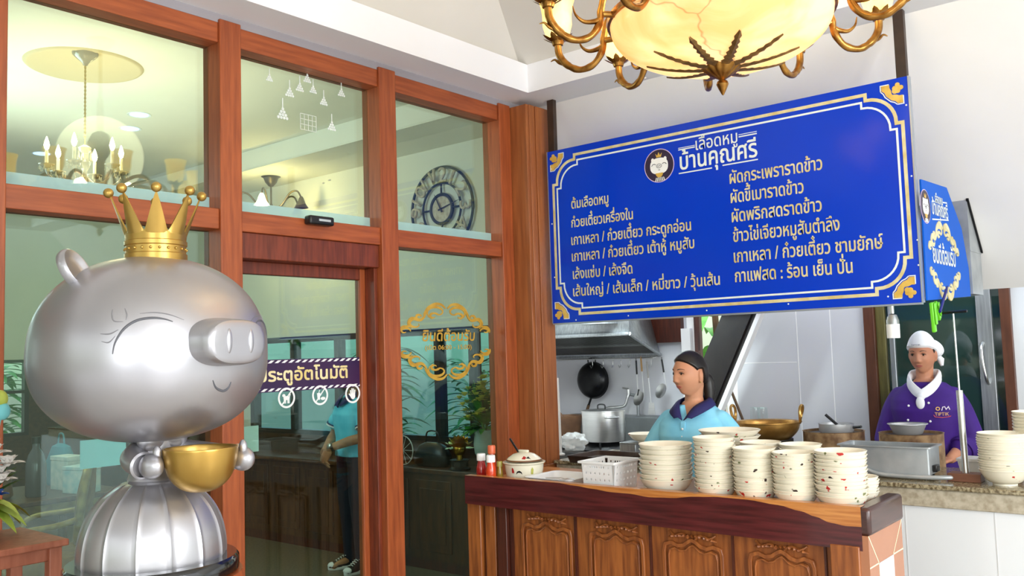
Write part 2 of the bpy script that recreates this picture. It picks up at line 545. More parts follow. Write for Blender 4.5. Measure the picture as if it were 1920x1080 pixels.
# --- dining room behind the glass
b = MB(); b.box(-9.2, XG - 0.13, -2.6, 4.3, 3.33, 3.40); struct(b.build('ceiling_dining_room', cream_m))
b = MB(); b.box(-9.2, XG - 0.13, 4.3, 5.0, 3.165, 3.40); struct(b.build('trim_30', cream_m))
MIR0, MIR1 = 0.90, 1.765
b = MB()
b.box(-9.2, -4.12, 4.9, 5.0, MIR1, 3.165)
b.box(-9.2, -7.3, 4.9, 5.0, MIR0, MIR1)
struct(b.build('wall_dining_room_back', cream_m))
b = MB(); b.box(-9.2, -4.12, 4.9, 5.0, 0, MIR0); b.box(-9.2, -4.12, 4.88, 4.9, MIR0 - 0.04, MIR0)
struct(b.build('trim_29', mat('dark_wainscot', (74, 46, 26), 0.4, rgb2=(52, 30, 16), scale=5, stretch=(1, 6, 8))))
b = MB()
for p0, p1, w_ in (((-3.19, 4.10), (-4.20, 5.0), 0.05), ((-3.16, 4.12), (-4.60, 6.06), 0.05)):
    P0 = Vector(p0); P1 = Vector(p1)
    for k in range(4):
        a_, c_ = P0.lerp(P1, k / 4), P0.lerp(P1, (k + 1) / 4); up_ = Vector((0.0, 0.04))
        q = [a_, c_, c_ + up_, a_ + up_]; b = MB()
        b.add([(v.x, v.y, 0) for v in q] + [(v.x, v.y, 3.165) for v in q], [(0, 1, 2, 3), (7, 6, 5, 4), (0, 4, 5, 1), (1, 5, 6, 2), (2, 6, 7, 3), (3, 7, 4, 0)], 0, False)
        struct(b.build('wall_between_rooms', wall_m))
b = MB()
b.box(-9.2, -9.1, -2.6, 3.30, 0, 3.4); b.box(-9.2, -9.1, 3.62, 5.0, 0, 3.4)
b.box(-9.2, -9.1, 3.30, 3.62, 1.64, 3.4); b.box(-9.2, -9.1, 3.30, 3.62, 0, 0.92)
struct(b.build('wall_dining_room_far', cream_m))
b = MB(); b.box(-9.1, -9.07, -2.6, 3.30, 0, 1.68); b.box(-9.1, -9.07, 3.62, 4.88, 0, 1.68); b.box(-9.1, -9.07, 3.30, 3.62, 0, 0.92); struct(b.build('trim_28', MATS['dark_wainscot']))
b = MB(); b.box(-9.2, XG - 0.13, -2.7, -2.6, 0, 3.4); struct(b.build('wall_dining_room_left', cream_m))
# wide garden window of the dining room
gw = bpy.data.objects.new('window_20', None); COL.objects.link(gw); struct(gw); gw.location = (-7.3, 4.9, MIR0)
dark_m = mat('black_window_frame', (24, 22, 22), 0.4, vary=0.1)
b = MB(); wl = 3.18
b.box(0, wl, -0.012, 0.07, MIR1 - MIR0 - 0.05, MIR1 - MIR0); b.box(0, wl, -0.012, 0.07, 0, 0.04)
for xx in (0, 0.62, 1.24, 1.86, 2.44, 2.80, wl - 0.05): b.box(xx, xx + 0.055, -0.012, 0.07, 0.04, MIR1 - MIR0 - 0.05)
b.build('window_frame', dark_m, gw)
b = MB(); b.box(0.02, wl - 0.02, 0.03, 0.038, 0.03, MIR1 - MIR0 - 0.03)
b.build('window_pane', glass_mat('blue_garden_glass', (0.52, 0.74, 0.78, 1), 1.0), gw)
gw2 = bpy.data.objects.new('window_21', None); COL.objects.link(gw2); struct(gw2); gw2.location = (-9.12, 3.30, 0.92)
b = MB(); b.box(-0.02, 0.05, 0, 0.03, 0, 0.72); b.box(-0.02, 0.05, 0.28, 0.32, 0, 0.72); b.box(-0.02, 0.05, 0.03, 0.28, 0.40, 0.43); b.box(-0.02, 0.05, 0, 0.32, 0.69, 0.72); b.box(-0.02, 0.05, 0, 0.32, 0, 0.03)
b.build('window_frame', dark_m, gw2)
b = MB(); b.box(-0.004, 0.004, 0.03, 0.28, 0.03, 0.69); b.build('window_pane', pane_m, gw2)

# --- kitchen
YB, YT = 6.0, 5.6
b = MB(); b.box(-4.7, -3.27, YB, YB + 0.1, 0, 2.2); struct(b.build('wall_kitchen_back', tile_k))
b = MB(); b.box(-3.27, -3.20, YB - 0.02, YB + 0.0, 0, 2.2); b.box(-3.30, -3.225, YB - 0.06, YB + 0.05, 0, 1.70); struct(b.build('trim_31', wall_m))
b = MB(); b.box(-3.20, -3.155, YB - 0.04, YB + 0.0, 0, 2.2); struct(b.build('trim_32', panel_d))
b = MB(); b.box(-3.155, -2.70, YB - 0.02, YB + 0.1, 0, 0.95); b.box(-3.155, -2.7, YB - 0.02, YB + 0.1, 1.95, 2.2); struct(b.build('wall_kitchen_sill', tile_w))
b = MB(); b.box(-2.78, -2.70, YT, YB + 0.1, 0, 2.2); struct(b.build('wall_kitchen_return', wall_m))
# tile wall with joints
b = MB(); b.box(-2.70, -1.835, YT, YT + 0.1, 0, 2.2)
for xx in (-2.268, -2.049): b.box(xx - 0.0025, xx + 0.0025, YT - 0.0012, YT, 0, 2.2, 1)
for zz in (1.44,): b.box(-2.70, -2.28, YT - 0.0012, YT, zz - 0.002, zz + 0.002, 1)
struct(b.build('wall_kitchen_tiles', [tile_k, wall_m]))
b = MB(); b.box(-1.03, 3.2, YT, YT + 0.1, 0, 2.2)
for xx in (-0.6, -0.2, 0.2, 0.6, 1.0): b.box(xx - 0.0025, xx + 0.0025, YT - 0.0012, YT, 0, 2.2, 1)
struct(b.build('wall_kitchen_right', [tile_w, grout_m]))
b = MB(); b.box(-3.66, -3.305, YB - 0.05, YB, 1.60, 2.2); struct(b.build('trim_35', panel_d))
# diagonal dark stair beam
stair_m = mat('black_stair_timber', (26, 20, 17), 0.5, rgb2=(16, 12, 10), scale=6, stretch=(4, 4, 1))
b = MB()
pq = [at(1352, 594, 'y', 5.3), at(1430, 560, 'y', 5.3), at(1318, 832, 'y', 5.3), at(1248, 838, 'y', 5.3)]
pq[0] = pq[0] + (pq[0] - pq[3]) * 0.12; pq[1] = pq[1] + (pq[1] - pq[2]) * 0.05
b.add([(p.x, 5.3, p.z) for p in pq] + [(p.x, 5.35, p.z) for p in pq], [(0, 1, 2, 3), (7, 6, 5, 4), (0, 4, 5, 1), (1, 5, 6, 2), (2, 6, 7, 3), (3, 7, 4, 0)], 0, False)
b.add([(p.x + dx, yy, p.z) for yy in (5.29, 5.3) for dx, p in ((-0.10, pq[1]), (-0.03, pq[1]), (-0.03, pq[2]), (-0.10, pq[2]))], [(0, 1, 2, 3), (7, 6, 5, 4), (0, 4, 5, 1), (1, 5, 6, 2), (2, 6, 7, 3), (3, 7, 4, 0)], 0, False)
struct(b.build('trim_33', stair_m))
b = MB()
e0, e1 = pq[1], pq[2]
b.add([(p.x + dx, yy, p.z) for yy in (5.30, 5.36) for dx, p in ((0.0, e0), (0.03, e0), (0.03, e1), (0.0, e1))], [(0, 1, 2, 3), (7, 6, 5, 4), (0, 4, 5, 1), (1, 5, 6, 2), (2, 6, 7, 3), (3, 7, 4, 0)], 0, False)
struct(b.build('trim_34', wall_m))
# kitchen door: brown jambs, dark glass leaf with an aluminium stile
d2 = bpy.data.objects.new('door_2', None); COL.objects.link(d2); struct(d2); d2.location = (-1.83, YT, 0)
jamb_m = mat('brown_painted_jamb', (98, 56, 36), 0.4, rgb2=(78, 42, 26), scale=6, stretch=(6, 6, 0.8))
olive_m = mat('olive_side_jamb', (112, 104, 56), 0.4, rgb2=(84, 78, 40), scale=6, stretch=(6, 6, 0.8))
b = MB(); b.box(-0.005, 0.058, -0.03, 0.08, 0, 2.1); b.build('door_jamb', jamb_m, d2, bevel=0.003)
b = MB(); b.box(0.058, 0.112, 0.0, 0.10, 0, 2.1); b.build('door_jamb', olive_m, d2, bevel=0.003)
b = MB(); b.box(0.745, 0.80, -0.03, 0.08, 0, 2.1); b.build('door_jamb', jamb_m, d2, bevel=0.003)
alu_m = mat('brushed_aluminium', (176, 180, 182), 0.38, metal=0.75, rgb2=(150, 154, 156), scale=8, stretch=(10, 10, 0.6))
b = MB(); b.box(0.615, 0.695, 0.012, 0.05, 0, 2.0); b.build('door_stile', alu_m, d2, bevel=0.004)
b = MB(); b.box(0.128, 0.16, 0.012, 0.05, 0, 2.0); b.build('door_stile', alu_m, d2, bevel=0.004)
dglass = mat('dark_green_door_glass', (38, 62, 56), 0.04, vary=0.15, scale=3, spec=0.8)
b = MB(); b.box(0.112, 0.745, 0.028, 0.034, 0, 2.0); b.build('door_pane', dglass, d2)
steel_m = mat('stainless_steel', (226, 226, 224), 0.30, metal=1.0, vary=0.08, scale=10, stretch=(1, 1, 8))
b = MB(); b.tube(spline([(0.64, 0.012, 1.53), (0.64, -0.03, 1.50), (0.645, -0.04, 1.42), (0.655, -0.03, 1.33), (0.655, 0.012, 1.30)], 5), 0.009)
b.build('door_handle', steel_m, d2)
# wall face under the granite counter + room shell on the right
b = MB(); b.box(-3.06, 3.2, 4.03, 4.10, 0, 0.86)
for xx in (-1.20, -0.855, -0.51, -0.165, 0.2, 0.6): b.box(xx - 0.002, xx + 0.002, 4.0288, 4.03, 0, 0.86, 1)
struct(b.build('wall_counter_front', [tile_w, grout_m]))
for px_, py_ in ((3.2, 1.0), (3.2, -3.2), (-0.6, -4.4)):
    b = MB(); b.box(px_ - 0.12, px_ + 0.12, py_ - 0.12, py_ + 0.12, 0, 3.1); struct(b.build('column', wall_m, bevel=0.005))

# ================================================================== SIGN
SY = 4.0
sign = thing('menu_sign', 'large royal blue menu board with gold Thai lettering hung over the serving counter', 'sign', (0, SY, 0))
Sx0, Sx1, Sz0, Sz1 = -3.028, -1.07, 1.714, 2.693
b = MB(); b.box(Sx0, Sx1, 0, 0.022, Sz0, Sz1); b.build('board', blue_m, sign, bevel=0.002)
b = MB(); b.box(Sx1, Sx1 + 0.006, -0.002, 0.03, Sz0, Sz1); b.box(Sx0 - 0.004, Sx0, -0.002, 0.026, Sz0, Sz1); b.box(Sx0, Sx1, -0.001, 0.026, Sz0 - 0.008, Sz0); b.build('edge_trim', alu_edge, sign)


def border(il, ir, it, ib, notch, r, w, mt, name):
    """notched frame line: inset from the board's edges"""
    xl, xr, zt, zb = Sx0 + il, Sx1 - ir, Sz1 - it, Sz0 + ib
    pts = []
    for cx, cz, sx_, sz_ in ((xl, zt, 1, -1), (xr, zt, -1, -1), (xr, zb, -1, 1), (xl, zb, 1, 1)):
        arc = []
        # from vertical side to horizontal side
        arc.append((cx, cz + sz_ * (r + notch))); arc.append((cx + sx_ * notch, cz + sz_ * (r + notch)))
        for i in range(1, 9):
            a = i / 9 * pi / 2
            arc.append((cx + sx_ * (notch + r * 0.94 * (1 - cos(a))), cz + sz_ * (notch + r * 0.94 * (1 - sin(a)) + 0.0)))
        arc.append((cx + sx_ * (r + notch), cz + sz_ * notch)); arc.append((cx + sx_ * (r + notch), cz))
        if (sx_, sz_) in ((-1, -1), (1, 1)): arc = arc[::-1]
        pts += arc
    b = MB(); b.ribbon(pts, w, 0.0015, closed=True)
    return b.build(name, mt, sign)


border(0.036, 0.030, 0.046, 0.045, 0.026, 0.125, 0.015, gold_line, 'border_line')
border(0.062, 0.056, 0.078, 0.076, 0.026, 0.118, 0.009, white_vinyl, 'border_line')
# corner flowers
for cx, cz, sx_, sz_ in ((Sx0 + 0.018, Sz1 - 0.02, 1, -1), (Sx1 - 0.018, Sz1 - 0.02, -1, -1), (Sx1 - 0.018, Sz0 + 0.02, -1, 1), (Sx0 + 0.018, Sz0 + 0.02, 1, 1)):
    b = MB()
    T = Matrix.Translation((cx, 0, cz)) @ Matrix.Diagonal((sx_, 1, sz_, 1))
    for fx, fz, r in ((0.022, 0.022, 0.010), (0.036, 0.024, 0.011), (0.024, 0.036, 0.011), (0.010, 0.024, 0.010), (0.024, 0.010, 0.010), (0.036, 0.036, 0.012)):
        b.prism([(fx + r * cos(a * pi / 6), fz + r * sin(a * pi / 6)) for a in range(12)], -0.0018 - 0.0003 * (len(b.v) // 24), 0, T)
    b.prism([(0.004, 0.058), (0.018, 0.058), (0.030, 0.052), (0.046, 0.050), (0.050, 0.046), (0.052, 0.030), (0.058, 0.018), (0.058, 0.004), (0.092, 0.004), (0.092, 0.026), (0.080, 0.036), (0.074, 0.052), (0.052, 0.074), (0.036, 0.080), (0.026, 0.092), (0.004, 0.092)], -0.0016, 0, T)
    b.ribbon([(0.002, 0.060), (0.002, 0.096), (0.026, 0.096)], 0.004, 0.002, 1, T); b.ribbon([(0.060, 0.002), (0.096, 0.002), (0.096, 0.026)], 0.004, 0.002, 1, T)
    b.ribbon([(0.028, 0.096), (0.040, 0.085), (0.056, 0.078), (0.078, 0.056), (0.085, 0.040), (0.096, 0.028)], 0.004, 0.002, 1, T)
    b.build('corner_flower', [gold_orn, white_vinyl], sign)


def sp(px, py): return at(px, py, 'y', SY) - Vector((0, SY, 0))


lines = [("ต้มเลือดหมู", (1072, 391), (1141, 381), 15), ("ก๋วยเตี๋ยวเครื่องใน", (1072, 426), (1187, 411), 15),
         ("เกาเหลา / ก๋วยเตี๋ยว กระดูกอ่อน", (1072, 459), (1296, 432), 15.5), ("เกาเหลา / ก๋วยเตี๋ยว เต้าหู้ หมูสับ", (1073, 491), (1302, 464), 15.5),
         ("เล้งแซ่บ / เล้งจืด", (1075, 523.5), (1186, 512), 15.5), ("เส้นใหญ่ / เส้นเล็ก / หมี่ขาว / วุ้นเส้น", (1075.5, 556), (1350, 533), 15.5),
         ("ผัดกระเพราราดข้าว", (1369, 345), (1542, 317), 17), ("ผัดขี้เมาราดข้าว", (1371, 381), (1507, 361), 17),
         ("ผัดพริกสดราดข้าว", (1373, 417), (1541, 395), 17), ("ข้าวไข่เจียวหมูสับตำลึง", (1375.6, 453), (1574.7, 432), 17),
         ("เกาเหลา / ก๋วยเตี๋ยว ชามยักษ์", (1377, 492.5), (1656, 465), 17), ("กาแฟสด : ร้อน เย็น ปั่น", (1379, 529), (1599, 511), 17)]
for tx_, a_, c_, h in lines:
    p, q = sp(*a_), sp(*c_)
    zz = (p.z + q.z) / 2
    lettering('lettering', tx_, (p.x, 0, zz), (q.x, 0, zz), h * 5.0 / 1667 * 0.92, gold_line, sign, bold=0.0012)
p, q = sp(1305, 280), sp(1383, 268.5); zz = (p.z + q.z) / 2
lettering('lettering', "เลือดหมู", (p.x, 0, zz), (q.x, 0, zz), 0.047, white_vinyl, sign, bold=0.0006)
p, q = sp(1276, 319), sp(1420, 292.5); zz2 = (p.z + q.z) / 2
lettering('lettering', "บ้านคุณศรี", (p.x, 0, zz2), (q.x, 0, zz2), 0.066, white_vinyl, sign, bold=0.0018)
b = MB()
for (a_, c_) in (((1272, 278.5), (1303, 272)), ((1272, 281.5), (1303, 275.5)), ((1385, 253), (1419, 246)), ((1385, 257), (1419, 250)), ((1273, 326), (1335, 314.5)), ((1355, 311), (1421, 298))):
    p, q = sp(*a_), sp(*c_); z_ = (p.z + q.z) / 2
    b = MB(); b.ribbon([(p.x, z_), (q.x, z_)], 0.006 if a_[1] not in (278.5, 253) else 0.003, 0.0015); b.build('rule_line', white_vinyl, sign)
# round emblem: white face with crown and gold bowl on a dark disc
emb_dark = mat('dark_plum_vinyl', (44, 26, 58), 0.4, vary=0.05)
emb_white = mat('emblem_white_vinyl', (246, 246, 246), 0.45, vary=0.02)
emb_pink = mat('emblem_lilac_rim', (214, 190, 226), 0.45, vary=0.03)


def ell(cx, cz, rx, rz, n=28): return [(cx + rx * cos(2 * pi * i / n), cz + rz * sin(2 * pi * i / n)) for i in range(n)]


def emblem(parent, T, R):
    b = MB()
    b.prism(ell(0, 0, R, R, 40), -0.0012, 2, T); b.prism(ell(0, 0, R * 0.955, R * 0.955, 40), -0.0016, 1, T)
    b.prism(ell(-0.42 * R, 0.36 * R, 0.10 * R, 0.13 * R), -0.0019, 0, T); b.prism(ell(0.42 * R, 0.36 * R, 0.10 * R, 0.13 * R), -0.0019, 0, T)
    b.prism([(0.60 * R * abs(cos(a)) ** 0.8 * (1 if cos(a) > 0 else -1), -0.02 * R + 0.48 * R * abs(sin(a)) ** 0.8 * (1 if sin(a) > 0 else -1)) for a in [2 * pi * i / 32 for i in range(32)]], -0.0021, 0, T)
    b.prism([(-0.15 * R, 0.50 * R), (0.15 * R, 0.50 * R), (0.22 * R, 0.74 * R), (0.09 * R, 0.60 * R), (0, 0.80 * R), (-0.09 * R, 0.60 * R), (-0.22 * R, 0.74 * R)], -0.0023, 3, T)
    for s_ in (-1, 1):
        b.ribbon([(s_ * 0.50 * R, 0.02 * R), (s_ * 0.42 * R, 0.11 * R), (s_ * 0.30 * R, 0.12 * R), (s_ * 0.22 * R, 0.07 * R)], 0.035 * R, 0.0026, 1, T)
        b.prism(ell(s_ * 0.06 * R, -0.02 * R, 0.022 * R, 0.05 * R, 10), -0.0030, 1, T)
    b.ribbon(ell(0, -0.02 * R, 0.17 * R, 0.12 * R, 24), 0.025 * R, 0.0027, 1, T, closed=True)
    b.ribbon([(-0.06 * R, -0.24 * R), (0, -0.27 * R), (0.06 * R, -0.24 * R)], 0.03 * R, 0.0027, 1, T)
    b.prism([(-0.26 * R, -0.44 * R), (0.26 * R, -0.44 * R), (0.20 * R, -0.60 * R), (0.08 * R, -0.70 * R), (-0.08 * R, -0.70 * R), (-0.20 * R, -0.60 * R)], -0.0026, 3, T)
    for i in range(6):
        x = (-0.30 + 0.12 * i) * R
        b.prism([(x, -0.92 * R), (x + 0.06 * R, -0.92 * R), (x * 0.8 + 0.05 * R, -0.70 * R), (x * 0.8 + 0.01 * R, -0.70 * R)], -0.0022, 0, T)
    return b.build('emblem', [emb_white, emb_dark, emb_pink, gold_orn], parent)


lp = sp(1236, 310.5)
emblem(sign, Matrix.Translation((lp.x, 0, lp.z)), 0.088)
b = MB()
for px_, py_ in ((1034, 317), (1035, 420), (1040, 520), (1080, 600), (1178, 592), (1325, 582), (1478, 570), (1665, 556), (1699, 197), (1709, 330), (1722, 497), (1720, 450)):
    p = sp(px_, py_); b = MB(); b.sphere((p.x, 0, p.z), 0.004, 0.003, 0.004, 8, 6); b.build('screw_head', white_vinyl, sign)
# return panel on the right end
side = MB()
sx = Sx1 + 0.008
poly = [(4.03, 1.722), (4.792, 1.762), (4.788, 1.90), (4.70, 2.09), (4.47, 2.262), (4.05, 2.246)]
side.add([(sx, y - SY, z) for y, z in poly] + [(sx + 0.008, y - SY, z) for y, z in poly], [tuple(range(6)), tuple(range(11, 5, -1))] + [(i, (i + 1) % 6, 6 + (i + 1) % 6, 6 + i) for i in range(6)], 0, False)
side_o = side.build('side_panel', blue2_m, sign, bevel=0.001)
XS = sx + 0.008
TS = Matrix(((0, -1, 0, XS), (1, 0, 0, 0), (0, 0, 1, 0), (0, 0, 0, 1)))     # x->+y, out -> +x


def sq(px, py): v = at(px, py, 'x', XS); return (v.y - SY, v.z)


c_ = sq(1735, 387)
emblem(sign, TS @ Matrix.Translation((c_[0], 0, c_[1])), 0.075)
def side_text(txt, a_, c2, h, bold, mt):
    p, q = sq(*a_), sq(*c2); z_ = (p[1] + q[1]) / 2
    lettering('lettering', txt, (XS, p[0], z_), (XS, q[0], z_), h, mt, sign, bold=bold, out=Vector((1, 0, 0)))
side_text("เลือดหมู", (1753, 382), (1767, 383), 0.032, 0.001, white_vinyl)
side_text("บ้านคุณศรี", (1748, 405), (1777, 407), 0.05, 0.0015, white_vinyl)
side_text("ยินดีต้อนรับ", (1750, 497), (1791, 495), 0.062, 0.002, white_vinyl)
b = MB()
p, q = sq(1747, 381), sq(1752, 381); b.ribbon([(p[0], p[1] + .008), (q[0], q[1] + .008)], 0.006, 0.0015, 0, TS); b.build('rule_line', white_vinyl, sign); b = MB()
p, q = sq(1768, 383), sq(1775, 384); b.ribbon([(p[0], p[1] + .008), (q[0], q[1] + .008)], 0.006, 0.0015, 0, TS); b.build('rule_line', white_vinyl, sign); b = MB()
p, q = sq(1748, 411), sq(1778, 413); b.ribbon([(p[0], p[1]), (q[0], q[1])], 0.006, 0.0015, 0, TS)
b.build('rule_line', white_vinyl, sign)


def scroll_half(b, T, S, flip, w, m=0, H=None):
    """upper half of a rococo scroll frame, mirrored left and right; S = half width"""
    H = S if H is None else H
    kk = [0]
    def hh():
        kk[0] += 1; return 0.0016 + 0.00022 * kk[0]
    for s_ in (-1, 1):
        def P(l): return [(s_ * x * S, flip * z * H) for x, z in l]
        def spi(cx, cz, r, a0, a1, n=14):
            out = []
            for i in range(n + 1):
                t_ = i / n; a = a0 + (a1 - a0) * t_; rr = r * (1 - 0.75 * t_)
                out.append((cx + rr * cos(a), cz + rr * sin(a)))
            return out
        def tap(n, k=1.0): return [w * k * (1.25 - 0.9 * abs(2 * i / (n - 1) - 0.8)) for i in range(n)]
        for c in (spi(0.22, 0.72, 0.26, -0.35 * pi, 1.75 * pi) , spi(0.70, 0.30, 0.20, 0.75 * pi, -1.15 * pi), spi(0.62, 0.56, 0.10, -0.6 * pi, 1.3 * pi, 10),
                  spi(0.95, 0.06, 0.13, 1.0 * pi, -0.8 * pi, 10), spi(0.30, 0.58, 0.13, 0.9 * pi, -0.9 * pi, 10)):
            b.ribbon(P(c), tap(len(c)), hh(), m, T)
        for c in ([(0.02, 0.86), (0.12, 0.99), (0.26, 1.0), (0.42, 0.88), (0.50, 0.72), (0.54, 0.60)], [(0.46, 0.78), (0.52, 0.55), (0.62, 0.44), (0.78, 0.50), (0.86, 0.42), (0.88, 0.28), (0.80, 0.14)], [(0.84, 0.22), (0.98, 0.20), (1.06, 0.10), (1.06, 0.0)]):
            c2 = [tuple(v) for v in spline([(x, z, 0) for x, z in c], 4)]
            c2 = [(v[0], v[1]) for v in c2]
            b.ribbon(P(c2), tap(len(c2), 1.25), hh(), m, T)


cc_ = sq(1771, 490)
b = MB(); TT = TS @ Matrix.Translation((cc_[0], 0, cc_[1]))
shw = abs(sq(1797, 490)[0] - sq(1744, 490)[0]) / 2.1
scroll_half(b, TT @ Matrix.Translation((0, 0, 0.04)), shw, 1, 0.017, 0, 0.125); b.build('scroll_ornament', gold_line, sign); b = MB(); scroll_half(b, TT @ Matrix.Translation((0, 0, -0.04)), shw, -1, 0.017, 0, 0.125)
b.build('scroll_ornament', gold_line, sign)
# hangers
for x_, lab in ((Sx0 + 0.012, 'thin dark brown post holding the left end of the blue menu board'), (Sx1 - 0.03, 'dark brown square post holding the right end of the blue menu board')):
    b = MB(); b.box(x_ - 0.022, x_ + 0.022, 4.024, 4.056, Sz0 + 0.12, SOF)
    tag(b.build('sign_post', brownpost_m, bevel=0.002), lab, 'post', 'posts of the menu board')

# ================================================================== FRONT COUNTER
cnt = thing('serving_counter', 'wooden bowl counter with dark maroon top board and carved panels, tiled right end', 'counter', (-1.95, 3.05, 0))
CX0, CX1 = -2.838, -1.058
def cy(x): return 3.035 + (x - CX0) / (CX1 - CX0) * 0.037
def cl(x, y, z): return Vector((x + 1.95, y - 3.05, z))
# front board, wavy sapwood above dark heartwood
fr = [(872, 0), (1040, 0), (1080, .05), (1110, .10), (1145, .15), (1180, .15), (1216, .2), (1255, .17), (1308, .07), (1347, .035), (1400, .04), (1458, .11), (1500, .21), (1527, .31), (1555, .42), (1583, .46), (1611, .45)]
xs = [at(p, 891 + (p - 872) * .081, 'z', 1.0).x for p, _ in fr]; xs[0] = CX0; xs[-1] = CX1
fine = []
for i in range(len(xs) - 1):
    for k in range(4):
        t_ = k / 4; u = t_ * t_ * (3 - 2 * t_); fine.append((sm(xs[i], xs[i + 1], t_), sm(fr[i][1], fr[i + 1][1], u)))
fine.append((xs[-1], fr[-1][1]))
b = MB()
ZT, ZB_ = 1.0, 0.862
vs = []; fs_d = []; fs_s = []
for x, f in fine:
    zb = sm(ZB_ + 0.01, ZB_ - 0.008, (x - CX0) / (CX1 - CX0)); zm = ZT - (ZT - zb) * max(f, 0.004); y = cy(x)
    vs += [(x, y, zb), (x, y, zm), (x, y, ZT), (x, y + 0.04, ZT), (x, y + 0.04, zb)]
vs = [cl(*v) for v in vs]
n_ = len(fine)
for i in range(n_ - 1):
    a, c = i * 5, i * 5 + 5
    fs_d += [(a, c, c + 1, a + 1), (a + 4, a + 3, c + 3, c + 4), (a, a + 4, c + 4, c)]; fs_s += [(a + 1, c + 1, c + 2, a + 2), (a + 2, c + 2, c + 3, a + 3)]
fs_d += [(0, 1, 2, 3, 4), tuple((n_ - 1) * 5 + k for k in (4, 3, 2, 1, 0))]
o_ = len(b.v); b.add(vs, fs_d, 0, False)
for f in fs_s: b.f.append([o_ + i for i in f]); b.m.append(1); b.s.append(False)
b.build('front_board', [mahog_m, sap_m], cnt, fix=False)
TOPZ = 0.968
b = MB(); b.box(CX0 + 1.95, CX1 + 1.95 - 0.03, 0.06, 0.385, TOPZ - 0.03, TOPZ); b.box(CX0 + 1.95, CX1 + 1.95 - 0.28, 0.385, 0.60, TOPZ - 0.03, TOPZ); b.build('counter_top', sap_m, cnt)
# right end: rounded top board and tan tiles with a white centre tile
b = MB()
EX = CX1 + 1.95
pr = [(0.022, 0.868)] + [(0.022, 0.985), (0.022, 0.999), (0.33, 0.999), (0.348, 0.990), (0.352, 0.975), (0.352, 0.90)]
b.add([(EX, y, z) for y, z in pr] + [(EX + 0.026, y, z) for y, z in pr], [tuple(range(7)), tuple(range(13, 6, -1))] + [(i, (i + 1) % 7, 7 + (i + 1) % 7, 7 + i) for i in range(7)], 0, False)
pass
b = MB()
b.box(EX - 0.03, EX + 0.03, 0.022, 0.385, 0.905, 0.998)
b.build('end_board', mat('dark_brown_end_board', (74, 44, 38), 0.32, rgb2=(58, 32, 28), scale=5, stretch=(6, 1, 12), coat=0.2), cnt, bevel=0.012)
b = MB()
b.box(EX - 0.03, EX + 0.02, 0.022, 0.385, 0, 0.905)
b.box(EX + 0.02, EX + 0.022, 0.115, 0.27, 0, 0.80, 1)
def gl(y0, z0, y1, z1, w=0.005):
    d = Vector((y1 - y0, z1 - z0)).normalized(); nx = Vector((-d.y, d.x)) * w / 2
    X = EX + 0.0205
    b.add([(X, y0 + nx.x, z0 + nx.y), (X, y0 - nx.x, z0 - nx.y), (X, y1 - nx.x, z1 - nx.y), (X, y1 + nx.x, z1 + nx.y)], [(0, 1, 2, 3)], 2, False)
gl(0.024, 0.905, 0.115, 0.80); gl(0.385, 0.905, 0.27, 0.80); gl(0.022, 0.80, 0.115, 0.80); gl(0.27, 0.80, 0.385, 0.80); gl(0.115, 0.0, 0.115, 0.80, .003); gl(0.27, 0, 0.27, 0.80, .003)
b.build('tiled_end', [tan_tile, tile_w, grout_l], cnt, fix=False)
# front carcass
YF = 0.035
b = MB(); b.box(CX0 + 1.95 + 0.02, EX - 0.03, YF + 0.02, YF + 0.05, 0, 0.87); b.build('front_panel', panel_m, cnt)
b = MB()
lx = lambda p: at(p, 1000, 'y', 3.08).x + 1.95
b.box(lx(880), lx(904), YF - 0.015, YF + 0.03, 0, 0.872); b.box(lx(910), lx(929), YF - 0.005, YF + 0.03, 0, 0.872)
b.build('corner_post', panel_m, cnt, bevel=0.004)
b = MB(); b.box(lx(933), lx(951), YF - 0.01, YF + 0.03, 0, 0.872); b.build('pilaster', panel_d, cnt, bevel=0.003)
b = MB(); b.box(lx(1557), lx(1612), YF - 0.02, YF + 0.03, 0, 0.868); b.build('corner_post', panel_m, cnt, bevel=0.004)
b = MB()
for p0_, p1_ in ((906, 909), (953, 957), (1073, 1076), (1213, 1216), (1367, 1370), (1540, 1544)): b.box(lx(p0_), lx(p1_), YF + 0.008, YF + 0.03, 0, 0.87)
b.build('stile_bead', panel_d, cnt)
